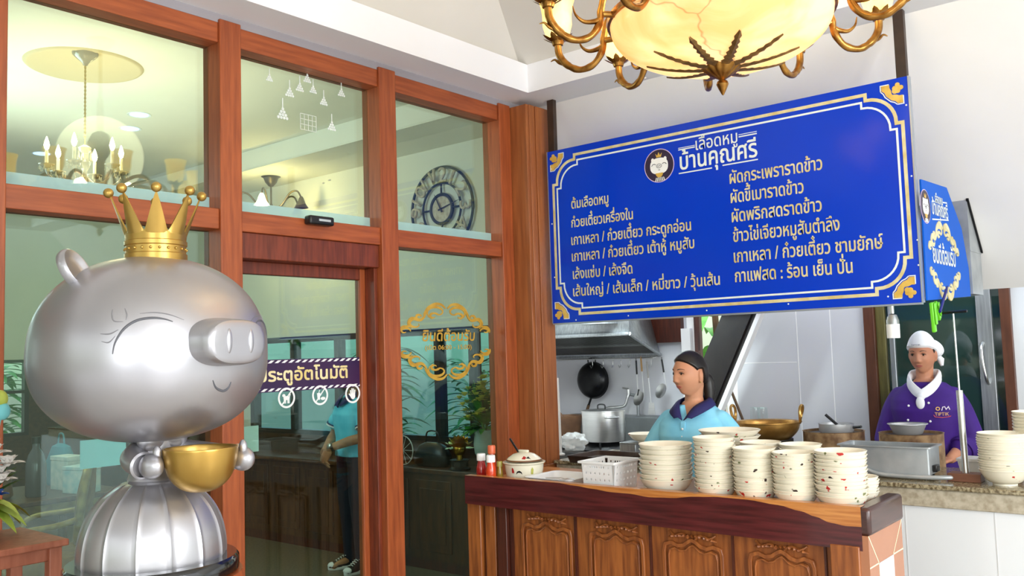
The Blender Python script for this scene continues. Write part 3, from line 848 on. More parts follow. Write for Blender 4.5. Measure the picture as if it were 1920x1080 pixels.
for p0_, p1_ in ((976, 1066), (1102, 1200), (1240, 1348), (1400, 1520)):
    xa, xb = lx(p0_), lx(p1_); w_ = xb - xa; cxm = (xa + xb) / 2
    T = Matrix.Translation((cxm, YF + 0.02, 0))
    h = w_ / 2
    def arch(i, top):
        hh = h - i
        return [(-hh, 0.1 + i), (-hh, top - 0.045), (-hh + 0.006, top - 0.024), (-hh * 0.72, top - 0.016), (-hh * 0.5, top - 0.026), (-hh * 0.28, top - 0.020), (-hh * 0.1, top - 0.004), (0, top), (hh * 0.1, top - 0.004), (hh * 0.28, top - 0.020), (hh * 0.5, top - 0.026), (hh * 0.72, top - 0.016), (hh - 0.006, top - 0.024), (hh, top - 0.045), (hh, 0.1 + i)]
    fl = MB()
    fl.prism(arch(0.016, 0.800), -0.006, 0, T)
    fl.ribbon(arch(0.0, 0.815), 0.014, 0.014, 0, T, closed=True)
    fl.ribbon(arch(0.020, 0.795), 0.006, 0.012, 0, T, closed=True)
    o = fl.build('carved_panel', panel_m, cnt, bevel=0.002)
    cv = MB()
    for k in range(-5, 6):
        a = k * 0.27; ln = 0.030 + 0.006 * (k % 2)
        base = Vector((k * w_ * 0.055, -0.004, 0.826)); tip = base + Vector((sin(a) * ln, -0.002, cos(a) * 0.012 - abs(k) * 0.002))
        md = (base + tip) / 2 + Vector((0, -0.010, 0.002))
        cv.tube([T @ base, T @ md, T @ tip], [0.004, 0.006, 0.0015], 6)
    for s_ in (-1, 1):
        cv.tube([T @ Vector(p) for p in spline([(s_ * w_ * 0.40, -0.004, 0.842), (s_ * w_ * 0.30, -0.012, 0.828), (s_ * w_ * 0.16, -0.012, 0.838), (s_ * w_ * 0.06, -0.010, 0.820)], 4)], 0.0045, 6)
    cv.build('leaf_carving', panel_m, o)

# ================================================================== GRANITE COUNTER
gc = thing('granite_counter', 'long beige speckled granite counter running under the blue menu board', 'counter', (-1.0, 4.3, 0))
b = MB(); b.box(-2.06, 4.0, -0.30, 0.30, 0.93, 0.95); b.build('counter_top', granite_m, gc, bevel=0.006)
b = MB(); b.box(-2.05, 4.0, -0.285, 0.29, 0.855, 0.93); b.build('counter_edge', granite_e, gc, bevel=0.004)
# ================================================================== SILVER PIG STATUE
silver_m = mat('silver_paint', (188, 186, 190), 0.38, metal=0.82, rgb2=(178, 176, 182), scale=3, coat=0.25)
goldp_m = mat('gold_paint', (196, 160, 84), 0.34, metal=0.8, rgb2=(178, 140, 66), scale=6, coat=0.15)
groove_m = mat('engraved_line', (92, 92, 98), 0.5, vary=0.1)
lash_m = mat('thin_engraved_line', (128, 126, 130), 0.45, vary=0.1)
PB = Vector((-2.130, 1.144, 1.075)); PR = radians(11)
ped = thing('statue_pedestal', 'round wooden pedestal with a glossy black disc under the silver pig statue', 'pedestal', (PB.x, PB.y, 0.025))
b = MB(); b.lathe([(0, 1.008), (0.196, 1.008), (0.204, 1.014), (0.204, 1.042), (0.198, 1.05), (0, 1.05)], 64); b.build('top_disc', mat('glossy_black_lacquer', (14, 14, 16), 0.12, vary=0.2, coat=0.6), ped)
b = MB(); b.lathe([(0, -0.025), (0.24, -0.025), (0.24, 0.05), (0.20, 0.08), (0.19, 0.9), (0.212, 0.96), (0.216, 0.985), (0.212, 1.008), (0, 1.008)], 64); b.build('column', frame_m, ped)
pig = thing('pig_statue', 'silver pig statue in a gold crown holding a gold bowl, on a black disc', 'statue', PB, PR)
b = MB(); prof = [(0.186, 0.0), (0.187, 0.012), (0.185, 0.04), (0.176, 0.08), (0.158, 0.118), (0.132, 0.15), (0.104, 0.171), (0.078, 0.184), (0.056, 0.189)]
prof = [(v.x, v.z) for v in spline([(r * (0.915 if r > 0.1 else 0.915 + (0.1 - r) * 1.9), 0, z) for r, z in prof], 4)]
seg = 168; rings = []
for r, z in prof:
    ring = []
    for k in range(seg):
        a = 2 * pi * k / seg; ph = (a * 14 / (2 * pi)) % 1.0; dd = min(ph, 1 - ph)
        ring.append(Vector(((r + 0.004 * math.exp(-(dd / 0.045) ** 2)) * cos(a), (r + 0.004 * math.exp(-(dd / 0.045) ** 2)) * sin(a), z)))
    rings.append(ring)
b.loft(rings); b.lathe([(0.056, 0.187), (0.05, 0.20), (0.047, 0.25), (0.05, 0.31), (0, 0.31)], 32)
b.lathe([(0.0, 0.186), (0.056, 0.186), (0.06, 0.194), (0.054, 0.213), (0.05, 0.216)], 40)
b.build('body', silver_m, pig)
# head
HA, HB, HC = 0.252, 0.284, 0.231
HZ = 0.516
EX_ = 0.90


def spw(v, e): return abs(v) ** e * (1 if v >= 0 else -1)


def head_f(p):
    q = (p - Vector((0, 0, HZ)))
    zz = q.z / HC
    k = 1.0 + 0.05 * (-zz)            # fuller cheeks than crown
    n = 2.25
    return (abs(q.x / (HA * k)) ** n + abs(q.y / (HB * k)) ** n) + abs(zz) ** n - 1


b = MB(); NS, NR = 96, 56; rings = []
def head_pt(a, e):
    d = Vector((cos(e) * cos(a), cos(e) * sin(a), sin(e)))
    lo, hi = 0.05, 0.6
    for _ in range(26):
        m_ = (lo + hi) / 2
        if head_f(Vector((0, 0, HZ)) + d * m_) < 0: lo = m_
        else: hi = m_
    return Vector((0, 0, HZ)) + d * lo
vs = [head_pt(0, -pi / 2)]; fs = []
for i in range(1, NR):
    for k in range(NS): vs.append(head_pt(2 * pi * k / NS, -pi / 2 + pi * i / NR))
vs.append(head_pt(0, pi / 2))
for k in range(NS): fs.append((0, 1 + (k + 1) % NS, 1 + k)); fs.append((len(vs) - 1, 1 + (NR - 2) * NS + k, 1 + (NR - 2) * NS + (k + 1) % NS))
for i in range(NR - 2):
    for k in range(NS):
        a, c = 1 + i * NS + k, 1 + i * NS + (k + 1) % NS; fs.append((a, c, c + NS, a + NS))
b.add(vs, fs); head = b.build('head', silver_m, pig)
PM = Matrix.Translation(PB) @ Matrix.Rotation(PR, 4, 'Z'); PMI = PM.inverted()


def pig_hit(px, py, off=0.0):
    d = (CR * (px - 960) + CU * (540 - py) + CF * F_PX).normalized(); o = PMI @ CC; d = PMI.to_3x3() @ d
    t_ = 1.4
    while t_ < 3.2 and head_f(o + d * t_) > 0: t_ += 0.004
    lo, hi = t_ - 0.004, t_
    for _ in range(20):
        m_ = (lo + hi) / 2
        if head_f(o + d * m_) > 0: lo = m_
        else: hi = m_
    p = o + d * lo; h = 1e-3
    g = Vector([(head_f(p + Vector([h if j == i else 0 for j in range(3)])) - head_f(p)) / h for i in range(3)]).normalized()
    return p + g * off


def on_head(name, pts, r, mt, mirror=True, n=5):
    P = [pig_hit(*q) for q in pts]; P = spline(P, n)
    k = len(P)
    rr = [r * (0.35 + 0.65 * min(1, 3 * min(i, k - 1 - i) / k)) for i in range(k)]
    for s_ in ((1, -1) if mirror else (1,)):
        b = MB(); b.tube([(v.x, v.y * s_, v.z) for v in P], rr, 8); b.build(name, mt, head)


on_head('closed_eye', [(211, 664), (216, 642), (232, 617), (256, 601), (285, 596), (308, 598), (324, 603)], 0.0030, groove_m)
on_head('eyelash', [(231, 603), (214, 602), (210, 590), (211, 580)], 0.0016, lash_m)
on_head('eyelash', [(236, 600), (238, 590), (234, 578)], 0.0016, lash_m)
on_head('eyelash', [(222, 618), (206, 626), (188, 626)], 0.0016, lash_m)
on_head('eyelash', [(216, 630), (204, 642), (190, 640)], 0.0014, lash_m)
on_head('eyebrow', [(262, 588), (290, 586), (318, 590), (345, 600)], 0.0014, lash_m)
on_head('mouth', [(399, 713), (405, 727), (418, 733), (428, 727), (433, 716)], 0.0032, groove_m, False)
# snout
b = MB(); rings = []
sc_ = pig_hit(428, 642); sz = sc_.z
sx0 = HA - 0.06
for dx, k in ((0, 1.06), (0.05, 1.05), (0.060, 1.0), (0.085, 0.985), (0.098, 0.96), (0.106, 0.90), (0.109, 0.80), (0.110, 0.5)):
    rings.append([Vector((sx0 + dx, spw(cos(a), 0.75) * 0.094 * k, sz + spw(sin(a), 0.75) * 0.056 * k)) for a in [2 * pi * i / 48 for i in range(48)]])
b.loft(rings); sn = b.build('snout', silver_m, pig)
for s_ in (-1, 1):
    b = MB(); b.sphere((sx0 + 0.108, s_ * 0.034, sz + 0.002), 0.007, 0.009, 0.030, 16, 12); b.build('nostril', silver_m, sn)
# ears
for s_ in (-1, 1):
    b = MB(); rings = []
    root = head_pt(s_ * radians(98 if s_ < 0 else 112), radians(43 if s_ < 0 else 30)); upd = (root - Vector((0, 0, HZ))).normalized()
    upd = (upd + Vector((-0.10, s_ * 0.05, 0.45))).normalized()
    fwd = Vector((0.75, s_ * -0.45, 0)); fwd = (fwd - upd * fwd.dot(upd)).normalized(); lat = upd.cross(fwd)
    N_ = 28
    for dep, k in ((-0.014, 0.80), (-0.011, 0.93), (-0.002, 0.98), (0.007, 0.95), (0.011, 0.88), (0.010, 0.80), (0.003, 0.66), (-0.001, 0.36)):
        ring = []
        for i in range(N_):
            a = 2 * pi * i / N_
            ring.append(root + upd * (0.012 + 0.056 * k * sin(a)) + lat * (0.046 * k * cos(a)) + fwd * dep)
        rings.append(ring)
    b.loft(rings); b.build('ear', silver_m, pig)
# arms, hands, collar
for s_ in (-1, 1):
    b = MB()
    pts = spline([(-0.005, s_ * 0.035, 0.262), (0.020, s_ * 0.074, 0.252), (0.050, s_ * 0.092, 0.245), (0.078, s_ * 0.096, 0.240)] if s_ < 0 else [(-0.005, 0.035, 0.262), (0.040, 0.085, 0.252), (0.110, 0.112, 0.243), (0.170, 0.112, 0.240)], 6)
    b.tube(pts, [sm(0.030, 0.027, i / (len(pts) - 1)) for i in range(len(pts))], 20)
    b.sphere((-0.005, s_ * 0.035, 0.262), 0.031, seg=16)
    b.lathe([(0.027, -0.004), (0.032, 0), (0.032, 0.006), (0.027, 0.01)], 24, M=Matrix.Translation(pts[-1]) @ Vector((0.6, s_ * 0.1, -0.06)).to_track_quat('Z', 'Y').to_matrix().to_4x4())
    arm = b.build('arm', silver_m, pig)
    hx_, hy_ = (0.105, -0.090) if s_ < 0 else (0.212, 0.092)
    b = MB(); b.sphere((hx_, hy_, 0.238), 0.034, 0.024, 0.030, 24, 16); b.sphere((hx_ + 0.01, hy_ - s_ * 0.008, 0.266), 0.011, 0.010, 0.020, 12, 10); b.build('hand', silver_m, arm)
for s_ in (-1, 1):
    b = MB(); b.sphere((0.035, s_ * 0.036, 0.292), 0.024, 0.036, 0.026, 20, 14); b.build('collar_lobe', silver_m, pig)
b = MB(); bp_ = [(v.x, v.z) for v in spline([(0.0, 0, 0.168), (0.028, 0, 0.171), (0.052, 0, 0.183), (0.071, 0, 0.205), (0.083, 0, 0.238), (0.087, 0, 0.270), (0.085, 0, 0.2745), (0.081, 0, 0.270), (0.076, 0, 0.240), (0.063, 0, 0.209), (0.043, 0, 0.189), (0.02, 0, 0.180), (0, 0, 0.178)], 4)]; bp_[0] = (0, 0.168); bp_[-1] = (0, 0.178)
b.lathe(bp_, 64, (0.168, 0.0, 0)); b.build('bowl', goldp_m, pig)
# crown
cz = 0.738; cxx = 0.012
cr = MB(); rr = 0.072
cr.lathe([(0.066, cz - 0.01), (rr + 0.003, cz - 0.01), (rr + 0.003, cz + 0.014), (rr, cz + 0.016), (rr, cz + 0.034), (rr + 0.003, cz + 0.036), (rr + 0.003, cz + 0.046), (rr, cz + 0.048), (rr + 0.002, cz + 0.066), (rr - 0.004, cz + 0.066), (0.066, cz - 0.01)], 64, (cxx, 0, 0))
N_ = 8; sg = 16
outer = []
fa = radians(-39)                      # one point turned towards the room
for ring_i, off in ((0, 0.0), (1, -0.004)):
    low = []; hi_ = []
    for i in range(N_ * sg):
        t_ = i / sg; ph = t_ % 1.0; h = abs(2 * ph - 1)      # 1 at a point, 0 in the valley
        h = h ** 1.35 if h < 1 else 1
        a = 2 * pi * t_ / N_ + fa
        r1 = rr + off + 0.001; zt = cz + 0.068 + 0.095 * h; r2 = rr + off + 0.036 * h
        low.append(Vector((cxx + r1 * cos(a), r1 * sin(a), cz + 0.060))); hi_.append(Vector((cxx + r2 * cos(a), r2 * sin(a), zt)))
    outer.append((low, hi_))
n_ = N_ * sg
vs = outer[0][0] + outer[0][1] + outer[1][0] + outer[1][1]
fs = []
for i in range(n_):
    j = (i + 1) % n_
    fs += [(i, j, n_ + j, n_ + i), (2 * n_ + j, 2 * n_ + i, 3 * n_ + i, 3 * n_ + j), (n_ + i, n_ + j, 3 * n_ + j, 3 * n_ + i), (j, i, 2 * n_ + i, 2 * n_ + j)]
cr.add(vs, fs, 0, False)
crown = cr.build('crown', goldp_m, pig)
for i in range(N_):
    a = 2 * pi * i / N_ + fa
    b = MB(); b.sphere((cxx + (rr + 0.038) * cos(a), (rr + 0.038) * sin(a), cz + 0.168), 0.0125, seg=16); b.build('crown_ball', goldp_m, crown)
for i in range(22):
    a = 2 * pi * i / 22
    b = MB(); b.sphere((cxx + (rr + 0.001) * cos(a), (rr + 0.001) * sin(a), cz + 0.026), 0.0036, seg=8, rings=6); b.build('crown_stud', goldp_m, crown)

# ================================================================== FLOWERS AND STAND, FAR LEFT
redw_m = mat('pinkish_brown_stand_wood', (172, 104, 78), 0.45, rgb2=(146, 82, 58), scale=6, stretch=(6, 6, 1))
st = thing('flower_stand', 'pinkish brown wooden stand at the left edge, carrying a flower arrangement', 'table', (-2.885, 1.03, 0))
b = MB(); b.box(-0.17, 0.17, -0.17, 0.17, 1.03, 1.05); b.build('table_top', redw_m, st, bevel=0.004)
b = MB(); b.box(-0.145, 0.145, -0.145, 0.145, 0.99, 1.03); b.build('apron', redw_m, st, bevel=0.003)
for sx_ in (-1, 1):
    for sy_ in (-1, 1):
        b = MB(); b.box(sx_ * 0.138 - 0.018, sx_ * 0.138 + 0.018, sy_ * 0.138 - 0.018, sy_ * 0.138 + 0.018, 0, 1.03); b.build('leg', redw_m, st, bevel=0.003)
b = MB(); b.box(-0.14, 0.14, -0.14, 0.14, 0.30, 0.32); b.build('shelf', redw_m, st)


def leaf(b, base, d, ln, w, m=0, droop=0.3, seg=6):
    base = Vector(base); d = Vector(d).normalized(); side = d.cross(Vector((0, 0, 1)))
    if side.length < 1e-3: side = Vector((1, 0, 0))
    side.normalize(); nrm = side.cross(d)
    L_, R_, C_ = [], [], []
    for i in range(seg + 1):
        t_ = i / seg; p = base + d * ln * t_ + Vector((0, 0, -droop * ln * t_ * t_)); ww = w * sin(pi * (0.08 + 0.92 * t_)) ** 0.8 * (1 if t_ < 1 else 0.05)
        L_.append(p + side * ww / 2 + nrm * ww * 0.12); R_.append(p - side * ww / 2 + nrm * ww * 0.12); C_.append(p)
    vs = L_ + C_ + R_; n = seg + 1; fs = []
    for i in range(seg): fs += [(i, n + i, n + i + 1, i + 1), (n + i, 2 * n + i, 2 * n + i + 1, n + i + 1)]
    b.add(vs, fs, m)


def blossom(b, c, r, n=8, m=0, layers=2):
    c = Vector(c)
    for l in range(layers):
        for k in range(n):
            a = 2 * pi * k / n + l * 0.4; e_ = 0.25 + 0.55 * l
            d = Vector((cos(a) * cos(e_), sin(a) * cos(e_), sin(e_)))
            leaf(b, c, d, r * (1 - 0.25 * l), r * 0.62, m, 0.15, 4)
    b.sphere(c + Vector((0, 0, r * 0.12)), r * 0.2, seg=8, rings=6, m=m)


lime_m = mat('lime_green_leaf', (196, 208, 96), 0.5, rgb2=(150, 176, 60), scale=14)
green_m = mat('dark_green_leaf', (60, 98, 44), 0.5, rgb2=(40, 72, 32), scale=16)
whitef_m = mat('white_petal', (244, 240, 236), 0.55, vary=0.06, scale=14)
bluef_m = mat('blue_petal', (30, 96, 190), 0.5, rgb2=(24, 70, 150), scale=14)
fl = thing('flower_arrangement', 'arrangement of white, blue and lime flowers on the stand at the left edge', 'flowers', (-2.93, 1.01, 1.05))
fl.scale = (1.0, 1.0, 1.2)
b = MB(); b.lathe([(0, 0), (0.05, 0), (0.062, 0.03), (0.058, 0.07), (0.05, 0.085), (0.044, 0.08), (0.05, 0.04), (0, 0.02)], 28); b.build('pot', mat('cream_flower_pot', (222, 214, 196), 0.4, vary=0.06), fl)
r1 = random.Random(3)
b = MB()
for i in range(30):
    a = r1.uniform(0, 2 * pi) if i < 16 else r1.uniform(-0.6, 1.6); leaf(b, (0.03 * cos(a), 0.03 * sin(a), 0.08), (cos(a), sin(a), r1.uniform(0.1, 0.9)), r1.uniform(0.09, 0.15), 0.05, 0, r1.uniform(0.3, 0.9))
b.build('lime_leaves', lime_m, fl)
b = MB()
for i in range(14):
    a = r1.uniform(0, 2 * pi); leaf(b, (0.02 * cos(a), 0.02 * sin(a), 0.08), (cos(a), sin(a), r1.uniform(0.5, 1.6)), r1.uniform(0.12, 0.2), 0.03, 0, 0.2)
b.build('green_leaves', green_m, fl)
for i, (x, y, z, r) in enumerate(((0.07, 0.03, 0.21, 0.06), (0.05, 0.08, 0.18, 0.055), (0.09, -0.03, 0.16, 0.055), (0.02, 0.02, 0.24, 0.055), (0.085, 0.05, 0.145, 0.05), (-0.06, 0.05, 0.2, 0.05), (0.055, 0.055, 0.16, 0.05), (0.10, 0.01, 0.12, 0.045))):
    b = MB(); blossom(b, (x, y, z), r); b.tube([(x, y, z), (x * 0.3, y * 0.3, 0.07)], 0.003, 6, 1); b.build('white_bloom', [whitef_m, green_m], fl)
b = MB(); blossom(b, (0.115, 0.03, 0.115), 0.035); b.tube([(0.115, 0.03, 0.115), (0.03, 0.01, 0.06)], 0.003, 6, 1); b.build('blue_bloom', [bluef_m, green_m], fl)
for (x, y, z, mt) in ((0.07, 0.05, 0.345, lime_m), (0.075, 0.055, 0.315, mat('aqua_pompom', (120, 206, 214), 0.5, vary=0.1)), (0.0, 0.0, 0.36, lime_m)):
    b = MB(); b.sphere((x, y, z), 0.022, seg=14, rings=10); b.tube([(x, y, z), (x * 0.4, y * 0.4, 0.08)], 0.002, 6); b.build('pompom_bloom', mt, fl)

# ================================================================== ALABASTER CHANDELIER
brass_m = mat('antique_brass', (186, 138, 70), 0.28, metal=0.95, rgb2=(128, 84, 36), scale=22, bump=0.15)
brassd_m = mat('dark_brass_leaf', (140, 104, 54), 0.45, metal=0.45, rgb2=(104, 74, 34), scale=40, bump=0.2)


def alabaster(name, c1, c2, tr=0.6, emit=0.0):
    m = bpy.data.materials.new(name); m.use_nodes = True; t = m.node_tree; t.nodes.clear()
    o = t.nodes.new('ShaderNodeOutputMaterial'); tc = t.nodes.new('ShaderNodeTexCoord')
    n = t.nodes.new('ShaderNodeTexNoise'); n.inputs['Scale'].default_value = 4.5; n.inputs['Detail'].default_value = 5; n.inputs['Distortion'].default_value = 1.0
    r = t.nodes.new('ShaderNodeValToRGB'); r.color_ramp.elements[0].position = 0.35; r.color_ramp.elements[0].color = L(c2); r.color_ramp.elements[1].position = 0.6; r.color_ramp.elements[1].color = L(c1)
    v = t.nodes.new('ShaderNodeTexVoronoi'); v.feature = 'DISTANCE_TO_EDGE'; v.inputs['Scale'].default_value = 1.7
    n2 = t.nodes.new('ShaderNodeTexNoise'); n2.inputs['Scale'].default_value = 9; mixv = t.nodes.new('ShaderNodeMixRGB'); mixv.inputs[0].default_value = 0.14
    vr = t.nodes.new('ShaderNodeValToRGB'); vr.color_ramp.elements[0].position = 0.0; vr.color_ramp.elements[0].color = (0.25, 0.16, 0.06, 1); vr.color_ramp.elements[1].position = 0.006; vr.color_ramp.elements[1].color = (1, 1, 1, 1)
    mul = t.nodes.new('ShaderNodeMixRGB'); mul.blend_type = 'MULTIPLY'; mul.inputs[0].default_value = 0.55
    t.links.new(tc.outputs['Object'], n.inputs['Vector']); t.links.new(tc.outputs['Object'], n2.inputs['Vector']); t.links.new(tc.outputs['Object'], mixv.inputs[1]); t.links.new(n2.outputs['Color'], mixv.inputs[2]); t.links.new(mixv.outputs[0], v.inputs['Vector'])
    t.links.new(v.outputs['Distance'], vr.inputs['Fac']); t.links.new(n.outputs['Fac'], r.inputs['Fac']); t.links.new(r.outputs[0], mul.inputs[1]); t.links.new(vr.outputs[0], mul.inputs[2])
    d = t.nodes.new('ShaderNodeBsdfDiffuse'); tl = t.nodes.new('ShaderNodeBsdfTranslucent'); g = t.nodes.new('ShaderNodeBsdfGlossy'); g.inputs['Roughness'].default_value = 0.25
    m1 = t.nodes.new('ShaderNodeMixShader'); m1.inputs[0].default_value = tr; m2 = t.nodes.new('ShaderNodeMixShader'); m2.inputs[0].default_value = 0.05
    for q in (d, tl): t.links.new(mul.outputs[0], q.inputs['Color'])
    t.links.new(d.outputs[0], m1.inputs[1]); t.links.new(tl.outputs[0], m1.inputs[2]); t.links.new(m1.outputs[0], m2.inputs[1]); t.links.new(g.outputs[0], m2.inputs[2])
    if emit:
        em = t.nodes.new('ShaderNodeEmission'); em.inputs['Strength'].default_value = emit; ad = t.nodes.new('ShaderNodeAddShader')
        t.links.new(mul.outputs[0], em.inputs['Color']); t.links.new(m2.outputs[0], ad.inputs[0]); t.links.new(em.outputs[0], ad.inputs[1]); t.links.new(ad.outputs[0], o.inputs[0])
    else: t.links.new(m2.outputs[0], o.inputs[0])
    MATS[name] = m
    return m


alab_m = alabaster('alabaster_glass', (250, 230, 196), (244, 206, 150), 0.5, 0.20)
shade_m = alabaster('lit_alabaster_shade', (252, 234, 168), (246, 210, 112), 0.6, 0.75)
bulb_m = mat('lit_bulb', (255, 244, 214), 0.4, emit=(255, 226, 160), estr=26, vary=0.02)
CH = Vector((-1.224, 2.538, 2.572))
chan = thing('chandelier', 'brass chandelier with a veined alabaster bowl and lit cream shades, nearest the camera', 'chandelier', CH)
BR, BC = 0.342, 0.148
b = MB()
prof = [(BR * sin(a), -BC * cos(a)) for a in [pi / 2 * i / 20 for i in range(21)]]; prof[0] = (0, -BC)
prof += [(BR + 0.004, 0.012), (BR - 0.004, 0.016)] + [((BR - 0.01) * sin(a), -(BC - 0.01) * cos(a)) for a in [pi / 2 * i / 20 for i in range(20, 0, -1)]] + [(0, -BC + 0.01)]
b.lathe(prof, 72); bowl = b.build('alabaster_bowl', alab_m, chan)
b = MB(); b.lathe([(BR - 0.002, 0.004), (BR + 0.010, 0.006), (BR + 0.013, 0.016), (BR + 0.010, 0.026), (BR - 0.004, 0.024)], 72); b.build('rim_band', brass_m, chan)
b = MB()
fp = [(0, -BC - 0.088), (0.004, -BC - 0.084), (0.013, -BC - 0.066), (0.019, -BC - 0.052), (0.016, -BC - 0.043), (0.009, -BC - 0.038), (0.014, -BC - 0.034), (0.024, -BC - 0.028), (0.040, -BC - 0.018), (0.055, -BC - 0.006), (0.062, -BC + 0.004), (0.06, -BC + 0.008), (0, -BC + 0.008)]
rings = []
for r, z in fp: rings.append([Vector((r * (1 + (0.05 * cos(14 * a) if r > 0.022 else 0)) * cos(a), r * (1 + (0.05 * cos(14 * a) if r > 0.022 else 0)) * sin(a), z)) for a in [2 * pi * i / 84 for i in range(84)]])
b.loft(rings)
b.build('finial', brass_m, chan)
PH0 = radians(39.8)
for k in range(10):
    a = PH0 + radians(36 * k - 90)
    b = MB(); n = 15
    def sp_(r, off=0.0):
        q = min(1, r / BR); return -BC * sqrt(max(0, 1 - q * q)) - off
    cen = []
    for i in range(n):
        r = sm(0.045, 0.235, i / (n - 1)); w = 0.0175 * (1.0 - 0.55 * (i / (n - 1))) * (1.25 if i % 2 == 0 else 0.75)
        if i == n - 1: w = 0.002
        ca, sa = cos(a), sin(a)
        z = sp_(r, 0.002)
        cen.append((Vector((r * ca - w * sa, r * sa + w * ca, z - 0.001)), Vector((r * ca, r * sa, z - 0.006)), Vector((r * ca + w * sa, r * sa - w * ca, z - 0.001))))
    vs = [p for c in cen for p in c]; fs = []
    for i in range(n - 1): fs += [(i * 3, i * 3 + 1, i * 3 + 4, i * 3 + 3), (i * 3 + 1, i * 3 + 2, i * 3 + 5, i * 3 + 4)]
    b.add(vs, fs, 0, False); b.build('bowl_leaf', brassd_m, bowl)
b = MB(); b.lathe([(0, 0.62), (0.02, 0.62), (0.02, 0.42), (0.05, 0.40), (0.075, 0.34), (0.05, 0.27), (0.03, 0.24), (0.03, 0.10), (0.07, 0.05), (0.09, 0.02), (0.03, 0.0), (0, 0)], 32); b.build('stem', brass_m, chan)
b = MB(); b.lathe([(0, 0.62), (0.012, 0.62), (0.012, 0.975), (0, 0.975)], 12); b.build('rod', brass_m, chan)
b = MB(); b.lathe([(0.012, 0.93), (0.05, 0.945), (0.08, 0.975), (0.085, 0.99), (0, 0.99)], 32); b.build('ceiling_canopy', brass_m, chan)
proto = None
for k in range(10):
    a = PH0 + radians(10 + 36 * k)
    if proto is None:
        b = MB()
        main = spline([(0.09, 0, 0.03), (0.20, 0, 0.10), (0.30, 0, 0.115), (0.365, 0, 0.08), (0.385, 0, 0.025), (0.392, 0, -0.02), (0.425, 0, -0.062), (0.475, 0, -0.072), (0.522, 0, -0.046), (0.548, 0, -0.008), (0.552, 0, 0.03)], 6)
        nn = len(main); b.tube(main, [0.0125 - 0.002 * abs(sin(i * 0.5)) if i < nn - 14 else 0.0125 - 0.003 * cos(i * 0.9) * 0 for i in range(nn)], 12)
        horn = spline([(0.387, 0, -0.004), (0.405, 0, -0.012), (0.440, 0, -0.014), (0.466, 0, 0.006), (0.474, 0, 0.034)], 5)
        b.tube(horn, [sm(0.011, 0.0015, i / (len(horn) - 1)) for i in range(len(horn))], 10)
        tick = spline([(0.520, 0, -0.046), (0.548, 0, -0.036), (0.565, 0, -0.022), (0.580, 0, -0.026)], 4)
        b.tube(tick, [sm(0.008, 0.0015, i / (len(tick) - 1)) for i in range(len(tick))], 8)
        b.tube([(0.340, 0, 0.012), (0.389, 0, 0.012)], 0.010, 10)
        arm = b.build('arm', brass_m, chan); proto = arm
        b = MB(); b.lathe([(0.010, 0.022), (0.018, 0.026), (0.022, 0.040), (0.030, 0.050), (0.020, 0.052), (0, 0.05)], 20, (0.552, 0, 0))
        for q in range(8):
            aa = 2 * pi * q / 8; leaf(b, (0.552 + 0.018 * cos(aa), 0.018 * sin(aa), 0.036), (cos(aa), sin(aa), 0.42), 0.040, 0.022, 0, -0.2, 4)
        cup = b.build('leaf_cup', brass_m, arm)
        b = MB(); b.lathe([(0, 0.046), (0.026, 0.048), (0.042, 0.066), (0.050, 0.095), (0.050, 0.130), (0.054, 0.160), (0.062, 0.185), (0.058, 0.186), (0.048, 0.160), (0.044, 0.130), (0.044, 0.095), (0.034, 0.068), (0, 0.056)], 32, (0.552, 0, 0))
        shade = b.build('lamp_shade', shade_m, arm)
        arm.rotation_euler = (0, 0, a)
    else:
        arm = proto.copy(); COL.objects.link(arm); arm.parent = chan; arm.rotation_euler = (0, 0, a)
        for g in list(proto.children):
            d = g.copy(); COL.objects.link(d); d.parent = arm
for dx_, dy_ in ((0.13, 0.05), (-0.08, 0.12), (-0.04, -0.13)):
    point('chandelier_bulb', CH + Vector((dx_, dy_, 0.06)), 2.0, (1.0, 0.86, 0.60), 0.05)
point('chandelier_glow', CH + Vector((0, 0, 0.26)), 6, (1.0, 0.82, 0.5), 0.25)

# ================================================================== DINING ROOM THINGS
# medallion
mc = Vector((-5.2, 2.37, 3.33))
b = MB(); b.lathe([(0, -0.006), (0.285, -0.006), (0.30, -0.012), (0.315, -0.010), (0.325, 0), (0, 0)], 64, mc)
tag(b.build('ceiling_medallion', mat('tan_medallion', (206, 190, 152), 0.7, vary=0.04, scale=4)), 'round tan ceiling medallion above the crystal candle chandelier behind glass', 'ceiling medallion')
for (px_, py_), lab in zip(((261, 215), (244, 241), (78, 288)), ('recessed ceiling downlight behind glass, upper one of the pair beside the crystal chandelier', 'recessed ceiling downlight behind glass, lower one of the pair beside the crystal chandelier', 'small recessed ceiling downlight behind glass to the left of the crystal chandelier')):
    p = at(px_, py_, 'z', 3.33); t_ = thing('downlight', lab, 'ceiling light', p, 0, 'recessed downlights behind the glass')
    b = MB(); b.lathe([(0.062, 0), (0.080, -0.004), (0.082, -0.001), (0.080, 0)], 32); b.build('trim_ring', white_vinyl, t_)
    b = MB(); b.lathe([(0, -0.002), (0.063, -0.003), (0.063, 0), (0, 0)], 32); b.build('lens', mat('cool_lit_lens', (196, 214, 255), 0.4, emit=(170, 196, 255), estr=1.4, vary=0.02) if 'cool_lit_lens' not in MATS else MATS['cool_lit_lens'], t_)
crys_m = mat('crystal_glass', (206, 196, 170), 0.06, spec=0.9, trans=0.5, vary=0.02)
candle_m = mat('candle_sleeve', (244, 232, 196), 0.5, vary=0.03)
goldc_m = mat('pale_gold_metal', (206, 178, 112), 0.3, metal=0.9, vary=0.15, scale=30)
IC = Vector((-4.975, 2.271, 3.32))
ic = thing('crystal_chandelier', 'crystal chandelier with lit candle bulbs hanging from the tan medallion behind glass', 'chandelier', IC)
